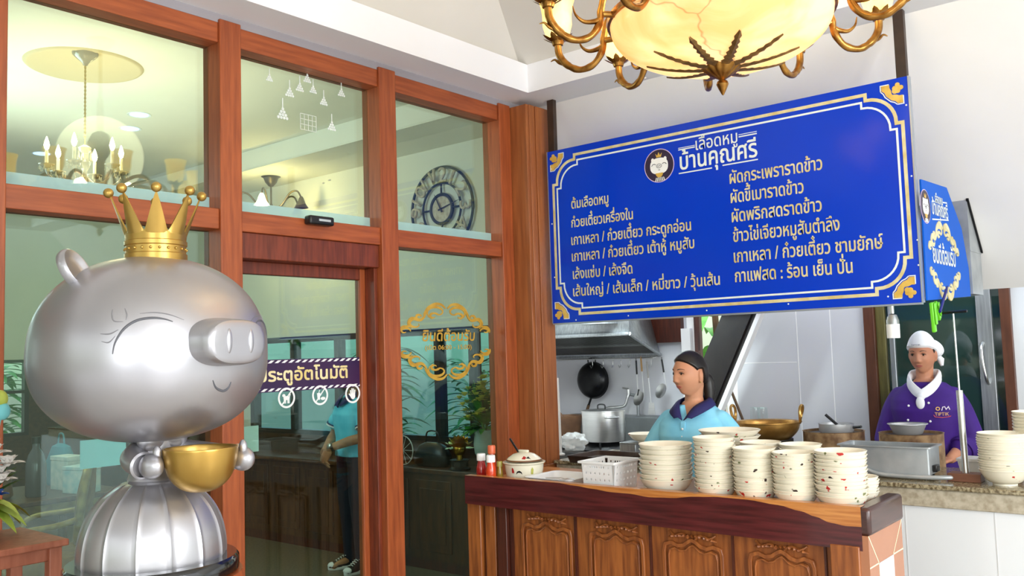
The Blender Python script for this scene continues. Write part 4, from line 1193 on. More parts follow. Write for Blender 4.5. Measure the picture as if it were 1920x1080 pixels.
b = MB(); b.lathe([(0, -0.07), (0.012, -0.066), (0.02, -0.05), (0.05, -0.025), (0.068, -0.008), (0.07, 0.004), (0, 0.004)], 28); b.build('ceiling_canopy', crys_m, ic)
b = MB()
for i in range(19):
    z = -0.07 - i * 0.022; b.lathe([(0.004, -0.010), (0.007, 0), (0.004, 0.010)], 8, (0, 0, z - 0.010))
b.tube([(0, 0, -0.06), (0, 0, -0.54)], 0.003, 8)
b.build('chain', goldc_m, ic)
b = MB(); b.lathe([(0, -0.72), (0.010, -0.71), (0.022, -0.69), (0.03, -0.66), (0.016, -0.63), (0.012, -0.60), (0.026, -0.57), (0.034, -0.55), (0.018, -0.53), (0.014, -0.50), (0.03, -0.48), (0.034, -0.465), (0.008, -0.45), (0, -0.45)], 24); b.build('crystal_column', crys_m, ic).location = (0, 0, -0.075)
for k in range(6):
    a = radians(20 + 60 * k); arm = MB()
    pts = spline([(0.02, 0, -0.64), (0.08, 0, -0.68), (0.15, 0, -0.665), (0.19, 0, -0.63), (0.195, 0, -0.60)], 5)
    arm.tube(pts, 0.006, 8); arm.lathe([(0, -0.605), (0.02, -0.600), (0.040, -0.585), (0.041, -0.58), (0.02, -0.592), (0, -0.595)], 20, (0.195, 0, 0))
    ao = arm.build('arm', crys_m, ic); ao.rotation_euler = (0, 0, a); ao.location = (0, 0, -0.075)
    b = MB(); b.cyl(0.009, -0.595, -0.505, (0.195, 0, 0), 12); b.build('candle', candle_m, ao)
    b = MB(); b.lathe([(0, -0.505), (0.010, -0.495), (0.015, -0.475), (0.010, -0.452), (0.003, -0.43), (0, -0.425)], 14, (0.195, 0, 0)); b.build('candle_bulb', bulb_m, ao)
    for q in range(6):
        qa = 2 * pi * q / 6
        b = MB(); b.lathe([(0, -0.035), (0.006, -0.028), (0.004, -0.014), (0.0015, -0.004), (0, 0)], 6, (0.195 + 0.036 * cos(qa), 0.036 * sin(qa), -0.586)); b.build('crystal_drop', crys_m, ao)
for q in range(8):
    qa = 2 * pi * q / 8
    b = MB(); b.lathe([(0, -0.075), (0.007, -0.062), (0.005, -0.03), (0.0015, -0.006), (0, 0)], 6, (0.034 * cos(qa), 0.034 * sin(qa), -0.478)); b.build('crystal_drop', crys_m, ic).location = (0, 0, -0.075)
point('crystal_chandelier_light', IC + Vector((0, 0, -0.46)), 5, (1.0, 0.78, 0.45), 0.12)
# small bronze chandelier further back
JC = Vector((-6.53, 4.60, 3.165))
jc = thing('bronze_chandelier', 'small bronze chandelier with one glowing shade far behind the glass', 'chandelier', JC)
bronze_m = mat('bronze_metal', (92, 82, 62), 0.4, metal=0.7, vary=0.2, scale=20)
b = MB(); b.lathe([(0, -0.09), (0.02, -0.085), (0.05, -0.05), (0.065, -0.01), (0.085, 0), (0, 0)], 24); b.tube([(0, 0, -0.08), (0, 0, -0.28)], 0.008, 10); b.lathe([(0, -0.33), (0.02, -0.31), (0.03, -0.28), (0.01, -0.24), (0, -0.24)], 16); b.build('stem', bronze_m, jc)
for k in range(5):
    a = radians(-50 + 72 * k)
    b = MB(); b.tube(spline([(0.02, 0, -0.29), (0.10, 0, -0.26), (0.19, 0, -0.16), (0.26, 0, -0.15), (0.30, 0, -0.21)], 5), 0.008, 8)
    ao = b.build('arm', bronze_m, jc); ao.rotation_euler = (0, 0, a)
    b = MB(); b.lathe([(0.012, -0.20), (0.02, -0.215), (0.04, -0.27), (0.062, -0.30), (0.058, -0.30), (0.036, -0.268), (0, -0.21)], 18, (0.30, 0, 0))
    b.build('lamp_shade', bulb_m if k == 0 else bronze_m, ao)
point('bronze_chandelier_light', JC + Vector((0.2, -0.2, -0.36)), 7, (1.0, 0.74, 0.34), 0.08)
# clock
clk_c = at(829, 392, 'y', 4.88)
clk = thing('wall_clock', 'large open skeleton wall clock with wooden numerals seen behind the right upper pane', 'clock', (clk_c.x, 4.895, clk_c.z))
teal_m = mat('dark_slate_metal', (42, 58, 62), 0.45, vary=0.1)
wnum_m = mat('weathered_wood_numeral', (226, 214, 190), 0.6, rgb2=(190, 174, 146), scale=30)
CRD = 0.325
def torus(b, R, r, y=0.0, m=0, seg=56): b.tube([(R * cos(2 * pi * i / seg), y, R * sin(2 * pi * i / seg)) for i in range(seg)], r, 8, m, closed=True)
b = MB(); torus(b, CRD, 0.011, -0.02); torus(b, CRD * 0.62, 0.009, -0.02)
for k in range(4):
    a = k * pi / 2; b.tube([(cos(a) * 0.10, -0.02, sin(a) * 0.10), (cos(a) * CRD * 0.63, -0.02, sin(a) * CRD * 0.63)], 0.008, 8)
torus(b, 0.112, 0.014, -0.02)
b.build('ring_frame', teal_m, clk)
b = MB(); b.lathe([(0, 0.0), (0.108, 0.0), (0.108, 0.022), (0, 0.022)], 40, M=Matrix.Rotation(pi / 2, 4, 'X')); b.build('dial', wnum_m, clk)
for h in range(1, 13):
    vs, fs = _glyph_mesh(str(h)); a = pi / 2 - h * pi / 6
    x0 = min(p.x for p in vs); x1 = max(p.x for p in vs); S_ = 0.118 / 0.72; kx_ = 1.15
    o_ = Vector((cos(a), sin(a))); u_ = Vector((sin(a), -cos(a)))
    def tp(p, yy):
        l = (p.x - (x0 + x1) / 2) * S_ * kx_; v = (p.y - 0.36) * S_; q = o_ * (CRD * 0.815 + v) + u_ * l
        return Vector((q.x, yy, q.y))
    b = MB(); b.add([tp(p, -0.034) for p in vs], fs, 0, False)
    o = b.build('numeral', wnum_m, clk, fix=False); sd = o.modifiers.new('thickness', 'SOLIDIFY'); sd.thickness = 0.014; sd.offset = 0
b = MB(); b.prism([(-0.03, -0.006), (-0.03, 0.006), (0.16, 0.003), (0.20, 0), (0.16, -0.003)], 0.003, 0, Matrix.Translation((0, -0.032, 0)) @ Matrix.Rotation(radians(-14), 4, 'Y')); b.build('minute_hand', black_m, clk)
b = MB(); b.prism([(-0.03, -0.007), (-0.03, 0.007), (0.10, 0.004), (0.135, 0), (0.10, -0.004)], 0.003, 0, Matrix.Translation((0, -0.036, 0)) @ Matrix.Rotation(radians(-118), 4, 'Y')); b.build('hour_hand', black_m, clk)
# cabinet along the wall
cab = thing('sideboard', 'long dark brown panelled sideboard along the wall behind the glass door', 'cabinet', (-5.75, 4.75, 0))
dkw_m = mat('dark_sideboard_wood', (88, 54, 26), 0.4, rgb2=(58, 32, 14), scale=5, stretch=(6, 6, 1))
b = MB(); b.box(-1.75, 1.60, -0.10, 0.145, 0.08, 0.70); b.build('carcass', dkw_m, cab)
b = MB(); b.box(-1.78, 1.62, -0.135, 0.148, 0.70, 0.735); b.build('top', dkw_m, cab, bevel=0.006)
b = MB(); b.box(-1.74, 1.59, -0.08, 0.145, 0, 0.08); b.build('plinth', panel_d, cab)
for i in range(8):
    x = -1.55 + i * 0.44
    if x > 1.42: break
    b = MB(); b.box(x - 0.18, x + 0.18, -0.112, -0.10, 0.14, 0.65); b.box(x - 0.13, x + 0.13, -0.118, -0.112, 0.20, 0.59); b.build('door', dkw_m, cab, bevel=0.006)
# vase with flowers, gold ornament, wheel, bag on the sideboard
CT = 0.735
vx = at(905, 858, 'y', 4.70)
va = thing('flower_vase', 'pale stone urn of green and yellow flowers behind the right lower pane', 'vase', (vx.x + 0.02, 4.71, CT))
stone_m = mat('pale_stone', (176, 196, 186), 0.6, vary=0.12, scale=18)
b = MB(); b.lathe([(0, 0), (0.06, 0), (0.062, 0.015), (0.035, 0.03), (0.022, 0.06), (0.03, 0.075), (0.05, 0.085), (0.075, 0.13), (0.082, 0.19), (0.075, 0.26), (0.085, 0.29), (0.08, 0.292), (0.066, 0.26), (0, 0.25)], 32); b.build('urn', stone_m, va)
yel_m = mat('yellow_green_petal', (236, 228, 130), 0.55, rgb2=(196, 204, 96), scale=20)
leafg_m = mat('fresh_green_leaf', (78, 150, 62), 0.5, rgb2=(40, 104, 44), scale=16)
r1 = random.Random(11)
b = MB()
for i in range(130):
    a = r1.uniform(0, 2 * pi); e_ = r1.uniform(-0.1, 1.5); d = Vector((cos(a) * cos(e_), sin(a) * cos(e_) * 0.6, sin(e_)))
    s0 = Vector((0, 0, 0.30)) + d * r1.uniform(0.02, 0.2); leaf(b, s0, d, r1.uniform(0.06, 0.13), r1.uniform(0.04, 0.065), 0, 0.3, 4)
for i in range(12):
    a = r1.uniform(0, 2 * pi); b.tube([(0, 0, 0.26), (0.08 * cos(a), 0.05 * sin(a), 0.45), (0.14 * cos(a), 0.08 * sin(a), r1.uniform(0.5, 0.7))], 0.003, 5)
b.build('foliage', leafg_m, va)
for i in range(44):
    a = r1.uniform(0, 2 * pi); e_ = r1.uniform(0.0, 1.5); rr_ = r1.uniform(0.15, 0.23); c = (cos(a) * cos(e_) * rr_, -abs(sin(a)) * cos(e_) * rr_ * 0.7, 0.34 + sin(e_) * rr_ * 1.55)
    b = MB(); blossom(b, c, r1.uniform(0.035, 0.058), 7); b.build('bloom', yel_m, va)
for c in ((-0.09, -0.08, 0.29), (-0.12, -0.05, 0.36)):
    b = MB(); blossom(b, c, 0.062, 9, 0, 3); b.build('bloom', mat('bright_green_bloom', (112, 214, 110), 0.55, vary=0.15, scale=20) if 'bright_green_bloom' not in MATS else MATS['bright_green_bloom'], va)
gx = at(873, 855, 'y', 4.70)
go = thing('gold_ornament', 'gold flower ornament on a black stand beside the pale urn', 'ornament', (gx.x - 0.04, 4.68, CT))
go.scale = (1.2, 1.2, 1.25)
b = MB(); b.lathe([(0, 0), (0.06, 0), (0.065, 0.01), (0.05, 0.02), (0.05, 0.05), (0.062, 0.06), (0, 0.06)], 8); b.build('stand', black_m, go)
goldf_m = mat('bright_gold_leaf', (222, 176, 70), 0.25, metal=0.9, vary=0.3, scale=40)
b = MB()
for l in range(4):
    for k in range(9):
        a = 2 * pi * k / 9 + l * 0.35; e_ = -0.2 + 0.45 * l; leaf(b, (0.01 * cos(a), 0.01 * sin(a), 0.12), (cos(a) * cos(e_), sin(a) * cos(e_), sin(e_)), 0.085 - 0.006 * l, 0.06, 0, -0.25, 5)
b.sphere((0, 0, 0.12), 0.04, seg=14); b.tube([(0, 0, 0.055), (0, 0, 0.1)], 0.02, 10); b.build('gold_flower', goldf_m, go)
wx = at(759, 845, 'y', 4.70)
wh = thing('wheel_ornament', 'small white wire bicycle ornament partly hidden by the post left of the urn pane', 'ornament', (wx.x - 0.02, 4.70, CT))
b = MB(); torus(b, 0.108, 0.004); [b.tube([(0, 0, 0), (0.108 * cos(k * pi / 5), 0, 0.108 * sin(k * pi / 5))], 0.0018, 5) for k in range(10)]; o = b.build('front_wheel', emb_white, wh); o.location = (0, 0, 0.112)
b = MB(); torus(b, 0.05, 0.003); [b.tube([(0, 0, 0), (0.05 * cos(k * pi / 4), 0, 0.05 * sin(k * pi / 4))], 0.0015, 5) for k in range(8)]; o = b.build('rear_wheel', emb_white, wh); o.location = (-0.20, 0, 0.054)
b = MB(); b.tube(spline([(0, 0, 0.112), (0.0, 0, 0.19), (0.005, 0, 0.235), (0.03, 0, 0.24)], 4), 0.0035, 6); b.tube(spline([(0.0, 0, 0.18), (-0.08, 0, 0.10), (-0.20, 0, 0.054)], 4), 0.0035, 6); b.build('frame', emb_white, wh)
bx = at(800, 830, 'y', 4.75)
bag = thing('black_handbag', 'rounded black handbag on the sideboard left of the gold ornament', 'bag', (bx.x + 0.05, 4.76, CT))
b = MB(); rings = []
for z, w, d in ((0, 0.15, 0.055), (0.02, 0.17, 0.065), (0.09, 0.175, 0.06), (0.15, 0.13, 0.04), (0.175, 0.07, 0.015)):
    rings.append([Vector((spw(cos(a), 0.7) * w, spw(sin(a), 0.7) * d, z)) for a in [2 * pi * i / 28 for i in range(28)]])
b.loft(rings); b.build('bag_body', black_m, bag); b = MB(); b.tube(spline([(-0.07, 0, 0.16), (-0.05, 0, 0.25), (0.05, 0, 0.25), (0.07, 0, 0.16)], 6), 0.006, 8); b.build('handle', black_m, bag)

# armchair
acp = Vector((-5.31, 2.195, 0))
ac = thing('armchair', 'gold framed armchair with a tan oval back behind the lower left pane', 'chair', acp, radians(-30))
gfr = mat('antique_gold_frame', (150, 128, 58), 0.4, metal=0.4, rgb2=(116, 96, 40), scale=20)
uph = mat('tan_upholstery', (128, 92, 38), 0.8, rgb2=(104, 72, 28), scale=30)
b = MB(); TB = Matrix.Translation((0, 0.22, 0.80)) @ Matrix.Rotation(radians(-8), 4, 'X')
ov = [TB @ Vector((0.215 * spw(cos(2 * pi * i / 40), 0.85), 0, 0.235 * sin(2 * pi * i / 40))) for i in range(40)]
b.tube(ov, 0.024, 10, closed=True)
for k in range(9): b.sphere(TB @ Vector((-0.08 + 0.02 * k, -0.005, 0.235 + 0.02 * sin(pi * k / 8))), 0.016, seg=8, rings=6)
b.build('back_frame', gfr, ac)
b = MB(); b.sphere((0, 0, 0), 0.20, 0.045, 0.222, 32, 16, 0, TB); b.build('backrest', uph, ac)
b = MB(); rings = []
for z, k in ((0.42, 0.92), (0.44, 1.0), (0.49, 1.0), (0.52, 0.93), (0.53, 0.6)): rings.append([Vector((0.27 * k * spw(cos(a), 0.6), 0.25 * k * spw(sin(a), 0.6), z)) for a in [2 * pi * i / 36 for i in range(36)]])
b.loft(rings); b.build('seat', uph, ac)
b = MB(); rings = []
for z, k in ((0.36, 0.98), (0.37, 1.03), (0.42, 1.03), (0.43, 0.95)): rings.append([Vector((0.27 * k * spw(cos(a), 0.6), 0.25 * k * spw(sin(a), 0.6), z)) for a in [2 * pi * i / 36 for i in range(36)]])
b.loft(rings); b.build('seat_frame', gfr, ac)
for sx_ in (-1, 1):
    for sy_ in (-1, 1):
        b = MB(); pts = spline([(sx_ * 0.22, sy_ * 0.20, 0.40), (sx_ * 0.245, sy_ * 0.225, 0.28), (sx_ * 0.22, sy_ * 0.20, 0.10), (sx_ * 0.24, sy_ * 0.22, 0.0)], 5); b.tube(pts, [sm(0.028, 0.014, i / (len(pts) - 1)) for i in range(len(pts))], 10); b.build('leg', gfr, ac)
    b = MB(); b.tube(spline([(sx_ * 0.20, 0.21, 0.72), (sx_ * 0.27, 0.10, 0.70), (sx_ * 0.285, -0.08, 0.68), (sx_ * 0.27, -0.14, 0.62), (sx_ * 0.26, -0.14, 0.42)], 6), 0.017, 10); b.build('armrest', gfr, ac)
# side table with clutter
tbp = Vector((-6.15, 2.45, 0))
tb = thing('carved_table', 'dark carved table with clutter on it behind the lower left pane', 'table', tbp)
b = MB(); b.box(-0.42, 0.42, -0.45, 0.45, 0.72, 0.75); b.build('table_top', dkw_m, tb, bevel=0.006)
b = MB(); b.box(-0.38, 0.38, -0.41, 0.41, 0.64, 0.72); b.build('apron', gfr, tb, bevel=0.006)
for sx_ in (-1, 1):
    for sy_ in (-1, 1):
        b = MB(); b.lathe([(0, 0), (0.03, 0), (0.025, 0.1), (0.035, 0.3), (0.025, 0.5), (0.04, 0.66), (0, 0.66)], 14, (sx_ * 0.34, sy_ * 0.37, 0)); b.build('leg', dkw_m, tb)
TZ = 0.75
def smallbox(name, lab, cat, x, y, z, sx_, sy_, sz_, m, rz=0.0):
    o = thing(name, lab, cat, (x, y, z), rz)
    b = MB(); b.box(-sx_, sx_, -sy_, sy_, 0, sz_ * 0.86); b.build('carton', m, o, bevel=0.004)
    b = MB(); b.box(-sx_ * 1.03, sx_ * 1.03, -sy_ * 1.03, sy_ * 1.03, sz_ * 0.86, sz_); b.build('lid', m, o, bevel=0.004); return o
lb_m = mat('pale_blue_carton', (150, 190, 196), 0.5, rgb2=(208, 214, 206), scale=14); wb_m = mat('white_carton', (216, 216, 204), 0.5, rgb2=(180, 196, 190), scale=20)
smallbox('carton', 'pale blue carton on the cluttered table, nearest the armchair', 'box', -5.85, 2.66, TZ, 0.09, 0.07, 0.17, lb_m, 0.3)
smallbox('carton', 'white carton on the cluttered table behind the pale blue carton', 'box', -6.10, 2.68, TZ, 0.10, 0.06, 0.22, wb_m, 0.1)
o = thing('water_bottle', 'dark bottle on the cluttered table between the brown bag and the cartons', 'bottle', (-5.95, 2.42, TZ))
b = MB(); b.lathe([(0, 0), (0.055, 0), (0.06, 0.01), (0.06, 0.20), (0.045, 0.26), (0.022, 0.30), (0.022, 0.33), (0, 0.33)], 24); b.build('bottle_body', mat('smoky_bottle', (96, 92, 98), 0.15, vary=0.1), o)
b = MB(); b.cyl(0.026, 0.33, 0.37, seg=18); b.build('cap', black_m, o)
o = thing('brown_bag', 'brown leather bag on the cluttered table behind the flowers', 'bag', (-6.12, 2.20, TZ))
b = MB(); rings = [[Vector((w * spw(cos(a), 0.7), d * spw(sin(a), 0.7), z)) for a in [2 * pi * i / 28 for i in range(28)]] for z, w, d in ((0, 0.17, 0.10), (0.02, 0.19, 0.12), (0.12, 0.19, 0.11), (0.19, 0.15, 0.06), (0.21, 0.10, 0.02))]
b.loft(rings); b.build('bag_body', mat('brown_leather', (112, 74, 48), 0.5, vary=0.2), o); b = MB(); b.tube(spline([(-0.09, 0, 0.19), (-0.05, 0, 0.28), (0.05, 0, 0.28), (0.09, 0, 0.19)], 5), 0.008, 8); b.build('handle', MATS['brown_leather'], o)
o = thing('blue_bag', 'teal cloth bag behind the cartons on the cluttered table', 'bag', (-6.38, 2.76, TZ))
b = MB(); rings = [[Vector((w * spw(cos(a), 0.8), d * spw(sin(a), 0.8), z)) for a in [2 * pi * i / 28 for i in range(28)]] for z, w, d in ((0, 0.13, 0.07), (0.02, 0.15, 0.08), (0.16, 0.15, 0.07), (0.26, 0.10, 0.04), (0.28, 0.05, 0.01))]
b.loft(rings); b.build('bag_body', mat('teal_cloth', (44, 128, 146), 0.7, vary=0.2), o); b = MB(); b.tube(spline([(-0.05, 0, 0.26), (-0.03, 0, 0.34), (0.03, 0, 0.34), (0.05, 0, 0.26)], 5), 0.006, 8); b.build('handle', MATS['teal_cloth'], o)

# ---- marks on the glass
TG = Matrix(((0, -1, 0, GX + 0.0062), (1, 0, 0, 0), (0, 0, 1, 0), (0, 0, 0, 1)))
def gq(px, py): v = at(px, py, 'x', GX + 0.0062); return (v.y, v.z)
for px_, py_, h in ((505, 140, 24), (543, 165, 32), (562, 156, 30), (576, 140, 29), (587, 161, 27), (607, 182, 30), (640, 166, 29), (530, 203, 40), (622, 228, 33)):
    b = MB(); c = gq(px_, py_ + h / 2); H_ = h / 1667 * 4.0
    for row, n in enumerate((4, 3, 2, 1)):
        for i in range(n):
            b.prism(ell(c[0] + (i - (n - 1) / 2) * H_ * 0.16 + (row % 2) * 0.001, c[1] + H_ * (0.06 + row * 0.14), H_ * 0.075, H_ * 0.075, 10), -0.0008 - 0.00005 * (row * 4 + i), 0, TG)
    b.ribbon([(c[0], c[1] + 0.4 * H_), (c[0], c[1] + H_)], H_ * 0.05, 0.0018, 0, TG)
    b.build('tree_sticker', white_vinyl, wins[4])
b = MB()
a0, a1 = gq(563, 212), gq(593, 248)
for i in range(5): b.ribbon([(sm(a0[0], a1[0], i / 4), a0[1]), (sm(a0[0], a1[0], i / 4), a1[1])], 0.0022, 0.0008, 0, TG)
for i in range(4): b.ribbon([(a0[0], sm(a0[1], a1[1], i / 3)), (a1[0], sm(a0[1], a1[1], i / 3))], 0.0022, 0.0008, 0, TG)
b.build('crate_reflection', white_vinyl, wins[4])  # faint reflection in the pane, drawn on as pale lines
# gold scroll and greeting on the right lower pane
gold_decal = mat('gold_glass_decal', (206, 164, 62), 0.45, rgb2=(186, 140, 44), scale=20)
c0 = at(838, 640, 'x', GX + 0.0062); hw = (at(918, 640, 'x', GX).y - at(756, 640, 'x', GX).y) / 2
b = MB()
for f_ in (1, -1): b = MB(); scroll_half(b, TG @ Matrix.Translation((c0.y, 0, c0.z + f_ * 0.045)), hw / 1.03, f_, 0.011, 0, 0.150); b.build('scroll_decal', gold_decal, wins[6])
def glass_text(par, txt, a_, c2, h, bold, mt, X=None, slant=0.0):
    X = GX + 0.0062 if X is None else X
    p, q = at(*a_, 'x', X), at(*c2, 'x', X); z_ = (p.z + q.z) / 2
    return lettering('lettering', txt, (X, p.y, z_), (X, q.y, z_), h, mt, par, bold=bold, out=Vector((1, 0, 0)), lift=0.0008, slant=slant)
glass_text(wins[6], "ยินดีต้อนรับ", (792, 641), (889, 637), 0.043, 0.0016, gold_decal, slant=0.12)
glass_text(wins[6], "(เปิด 06:00 - 15:00)", (797, 657), (884, 653), 0.018, 0.0008, gold_decal)
# paper on the left lower pane (stuck inside) and on the door
paper_m = mat('pale_blue_paper', (150, 204, 210), 0.7, vary=0.05)
p, q = at(150, 850, 'x', GX - 0.006), at(236, 850, 'x', GX - 0.006)
b = MB(); zt, zb = at(190, 823, 'x', GX).z, at(190, 876, 'x', GX).z
b.box(GX - 0.0065, GX - 0.0055, p.y, q.y, zb, zt); b.build('paper_notice', paper_m, wins[3])
DX = XG - 0.1 - 0.0255
purple_m = mat('purple_door_sticker', (62, 24, 72), 0.4, rgb2=(46, 20, 70), scale=6)
b = MB(); zt, zb = at(595, 680, 'x', DX).z, at(595, 722, 'x', DX).z; y0_, y1_ = 2.113 + 0.02, at(681, 700, 'x', DX).y
def dl(x, y, z): return (x - (XG - 0.1), y - 2.113, z)
o = MB(); o.box(0, 0.0006, y0_ - 2.113, y1_ - 2.113, zb, zt); band = o.build('sticker_band', purple_m, door, loc=(DX - (XG - 0.1), 0, 0))
for zc, nm in ((zt + 0.010, 'hatched_edge'), (zb - 0.010, 'hatched_edge')):
    o = MB(); n = 20
    o.box(-0.0002, 0.0003, y0_ - 2.113, y1_ - 2.113, zc - 0.010, zc + 0.010, 1)
    for i in range(n):
        ya = sm(y0_, y1_, i / n) - 2.113; yw = (y1_ - y0_) / n
        o.add([(0.0007, ya, zc - 0.006), (0.0007, ya + yw * 0.5, zc - 0.006), (0.0007, ya + yw * 1.0, zc + 0.006), (0.0007, ya + yw * 0.5, zc + 0.006)], [(0, 1, 2, 3)], 0, False)
    o.build(nm, [emb_white, purple_m], band, fix=False)
n0_ = len(door.children); t_ = glass_text(door, "ประตูอัตโนมัติ", (484, 716), (651, 708), 0.043, 0.0022, mat('cream_gold_vinyl', (244, 232, 186), 0.4, rgb2=(230, 206, 130), scale=9), X=DX + 0.001)
t_.location = (-(XG - 0.1), -2.113, 0)
TD = Matrix(((0, -1, 0, DX + 0.001), (1, 0, 0, 0), (0, 0, 1, 0), (0, 0, 0, 1)))
for (px_, py_), kind in (((537, 746), 'dog'), ((600, 741), 'food'), ((661, 738), 'hand')):
    v = at(px_, py_, 'x', DX); T = Matrix.Translation((-(XG - 0.1), -2.113, 0)) @ TD @ Matrix.Translation((v.y, 0, v.z)); R = 0.041
    b = MB(); b.ribbon(ell(0, 0, R, R, 36), 0.009, 0.0008, 0, T, closed=True)
    if kind == 'hand':
        b.prism(ell(0, -R * 0.28, R * 0.34, R * 0.36, 16), -0.0022, 0, T)
        for i, (x_, l_) in enumerate(((-0.26, 0.42), (-0.09, 0.62), (0.08, 0.60), (0.25, 0.45))): b.ribbon([(x_ * R, -0.2 * R), (x_ * R * 1.3, l_ * R)], R * 0.15, 0.0010 + 0.0002 * i, 0, T)
        b.ribbon([(-0.2 * R, -0.4 * R), (-0.55 * R, 0.02 * R)], R * 0.15, 0.0008, 0, T)
    elif kind == 'food':
        b.prism([(-0.35 * R, -0.5 * R), (-0.05 * R, -0.5 * R), (0.0, 0.25 * R), (-0.45 * R, 0.25 * R)], -0.0012, 0, T); b.ribbon([(-0.2 * R, 0.25 * R), (-0.05 * R, 0.6 * R)], R * 0.08, 0.0008, 0, T)
        b.prism(ell(0.38 * R, -0.38 * R, 0.33 * R, 0.18 * R, 18), -0.0014, 0, T); b.ribbon([(-0.6 * R, -0.7 * R), (0.6 * R, 0.7 * R)], R * 0.12, 0.0024, 0, T)
    else:
        b.prism(ell(-0.02 * R, -0.02 * R, 0.40 * R, 0.22 * R, 18), -0.0018, 0, T); b.prism(ell(-0.36 * R, 0.26 * R, 0.2 * R, 0.17 * R, 14), -0.0015, 0, T)
        for x_ in (-0.32, -0.15, 0.15, 0.3): b.ribbon([(x_ * R, -0.1 * R), (x_ * R, -0.6 * R)], R * 0.12, 0.0012, 0, T)
        b.ribbon([(0.35 * R, 0.05 * R), (0.5 * R, 0.4 * R)], R * 0.09, 0.0008, 0, T); b.ribbon([(-0.6 * R, -0.7 * R), (0.6 * R, 0.7 * R)], R * 0.12, 0.0024, 0, T)
    b.build('warning_sticker', emb_white, door)
b = MB(); p, q = at(458, 800, 'x', DX - 0.012), at(485, 846, 'x', DX - 0.012)
b.box(DX - 0.0125 - (XG - 0.1), DX - 0.0115 - (XG - 0.1), 0.016, q.y - 2.113, q.z, p.z); b.build('paper_notice', mat('white_paper', (206, 222, 214), 0.7, vary=0.04), door)
# sensor over the door
b = MB(); p = at(596, 415, 'x', XG)
sn_ = thing('door_sensor', 'black automatic door sensor fixed to the rail above the door', 'sensor', (XG - 0.011, p.y, p.z))
b = MB(); rings = []
b.box(0, 0.045, -0.068, 0.068, -0.020, 0.020); b.build('housing', black_m, sn_, bevel=0.008)
b = MB(); b.box(0.0452, 0.047, -0.02, 0.045, -0.004, 0.006); b.build('indicator_strip', mat('grey_indicator', (190, 196, 200), 0.3, vary=0.1), sn_)
# ================================================================== BOWLS AND COUNTER THINGS
def crockery_mat(name, seed):
    m = bpy.data.materials.new(name); m.use_nodes = True; t = m.node_tree; bs = t.nodes['Principled BSDF']
    bs.inputs['Roughness'].default_value = 0.22
    tc = t.nodes.new('ShaderNodeTexCoord'); oi = t.nodes.new('ShaderNodeObjectInfo')
    ad = t.nodes.new('ShaderNodeVectorMath'); ad.operation = 'ADD'
    mlt = t.nodes.new('ShaderNodeVectorMath'); mlt.operation = 'SCALE'; mlt.inputs[0].default_value = (13.7, 7.1, 3.3)
    t.links.new(oi.outputs['Random'], mlt.inputs['Scale']); t.links.new(tc.outputs['Object'], ad.inputs[0]); t.links.new(mlt.outputs[0], ad.inputs[1])
    def spots(scale, th, det=2.0):
        n = t.nodes.new('ShaderNodeTexNoise'); n.inputs['Scale'].default_value = scale; n.inputs['Detail'].default_value = det
        t.links.new(ad.outputs[0], n.inputs['Vector'])
        g = t.nodes.new('ShaderNodeMapRange'); g.inputs['From Min'].default_value = th; g.inputs['From Max'].default_value = th + 0.03
        t.links.new(n.outputs['Fac'], g.inputs['Value']); return g.outputs[0]
    # decoration only on a band of the outside: distance from the axis against height
    sx = t.nodes.new('ShaderNodeSeparateXYZ'); t.links.new(tc.outputs['Object'], sx.inputs[0])
    b1 = t.nodes.new('ShaderNodeMapRange'); b1.inputs['From Min'].default_value = 0.018; b1.inputs['From Max'].default_value = 0.024; t.links.new(sx.outputs['Z'], b1.inputs['Value'])
    b2 = t.nodes.new('ShaderNodeMapRange'); b2.inputs['From Min'].default_value = 0.060; b2.inputs['From Max'].default_value = 0.054; t.links.new(sx.outputs['Z'], b2.inputs['Value'])
    ge = t.nodes.new('ShaderNodeNewGeometry'); dt = t.nodes.new('ShaderNodeVectorMath'); dt.operation = 'DOT_PRODUCT'
    vt = t.nodes.new('ShaderNodeVectorTransform'); vt.vector_type = 'NORMAL'; vt.convert_from = 'WORLD'; vt.convert_to = 'OBJECT'
    t.links.new(ge.outputs['Normal'], vt.inputs[0]); t.links.new(vt.outputs[0], dt.inputs[0]); t.links.new(tc.outputs['Object'], dt.inputs[1])
    out = t.nodes.new('ShaderNodeMath'); out.operation = 'GREATER_THAN'; out.inputs[1].default_value = 0.0; t.links.new(dt.outputs['Value'], out.inputs[0])
    bm_ = t.nodes.new('ShaderNodeMath'); bm_.operation = 'MULTIPLY'; t.links.new(b1.outputs[0], bm_.inputs[0]); t.links.new(b2.outputs[0], bm_.inputs[1])
    bk = t.nodes.new('ShaderNodeMath'); bk.operation = 'MULTIPLY'; t.links.new(bm_.outputs[0], bk.inputs[0]); t.links.new(out.outputs[0], bk.inputs[1])
    col = None; prev = None
    base = t.nodes.new('ShaderNodeRGB'); base.outputs[0].default_value = L((240, 232, 212)); prev = base.outputs[0]
    for scale, th, c in ((20, 0.70, (112, 120, 74)), (26, 0.70, (58, 40, 38)), (30, 0.675, (196, 52, 50))):
        s_ = spots(scale, th); mu = t.nodes.new('ShaderNodeMath'); mu.operation = 'MULTIPLY'; t.links.new(s_, mu.inputs[0]); t.links.new(bk.outputs[0], mu.inputs[1])
        mx = t.nodes.new('ShaderNodeMixRGB'); mx.inputs[2].default_value = L(c); t.links.new(mu.outputs[0], mx.inputs[0]); t.links.new(prev, mx.inputs[1]); prev = mx.outputs[0]
    t.links.new(prev, bs.inputs['Base Color']); MATS[name] = m
    return m


crock_m = crockery_mat('cream_rooster_crockery', 1)


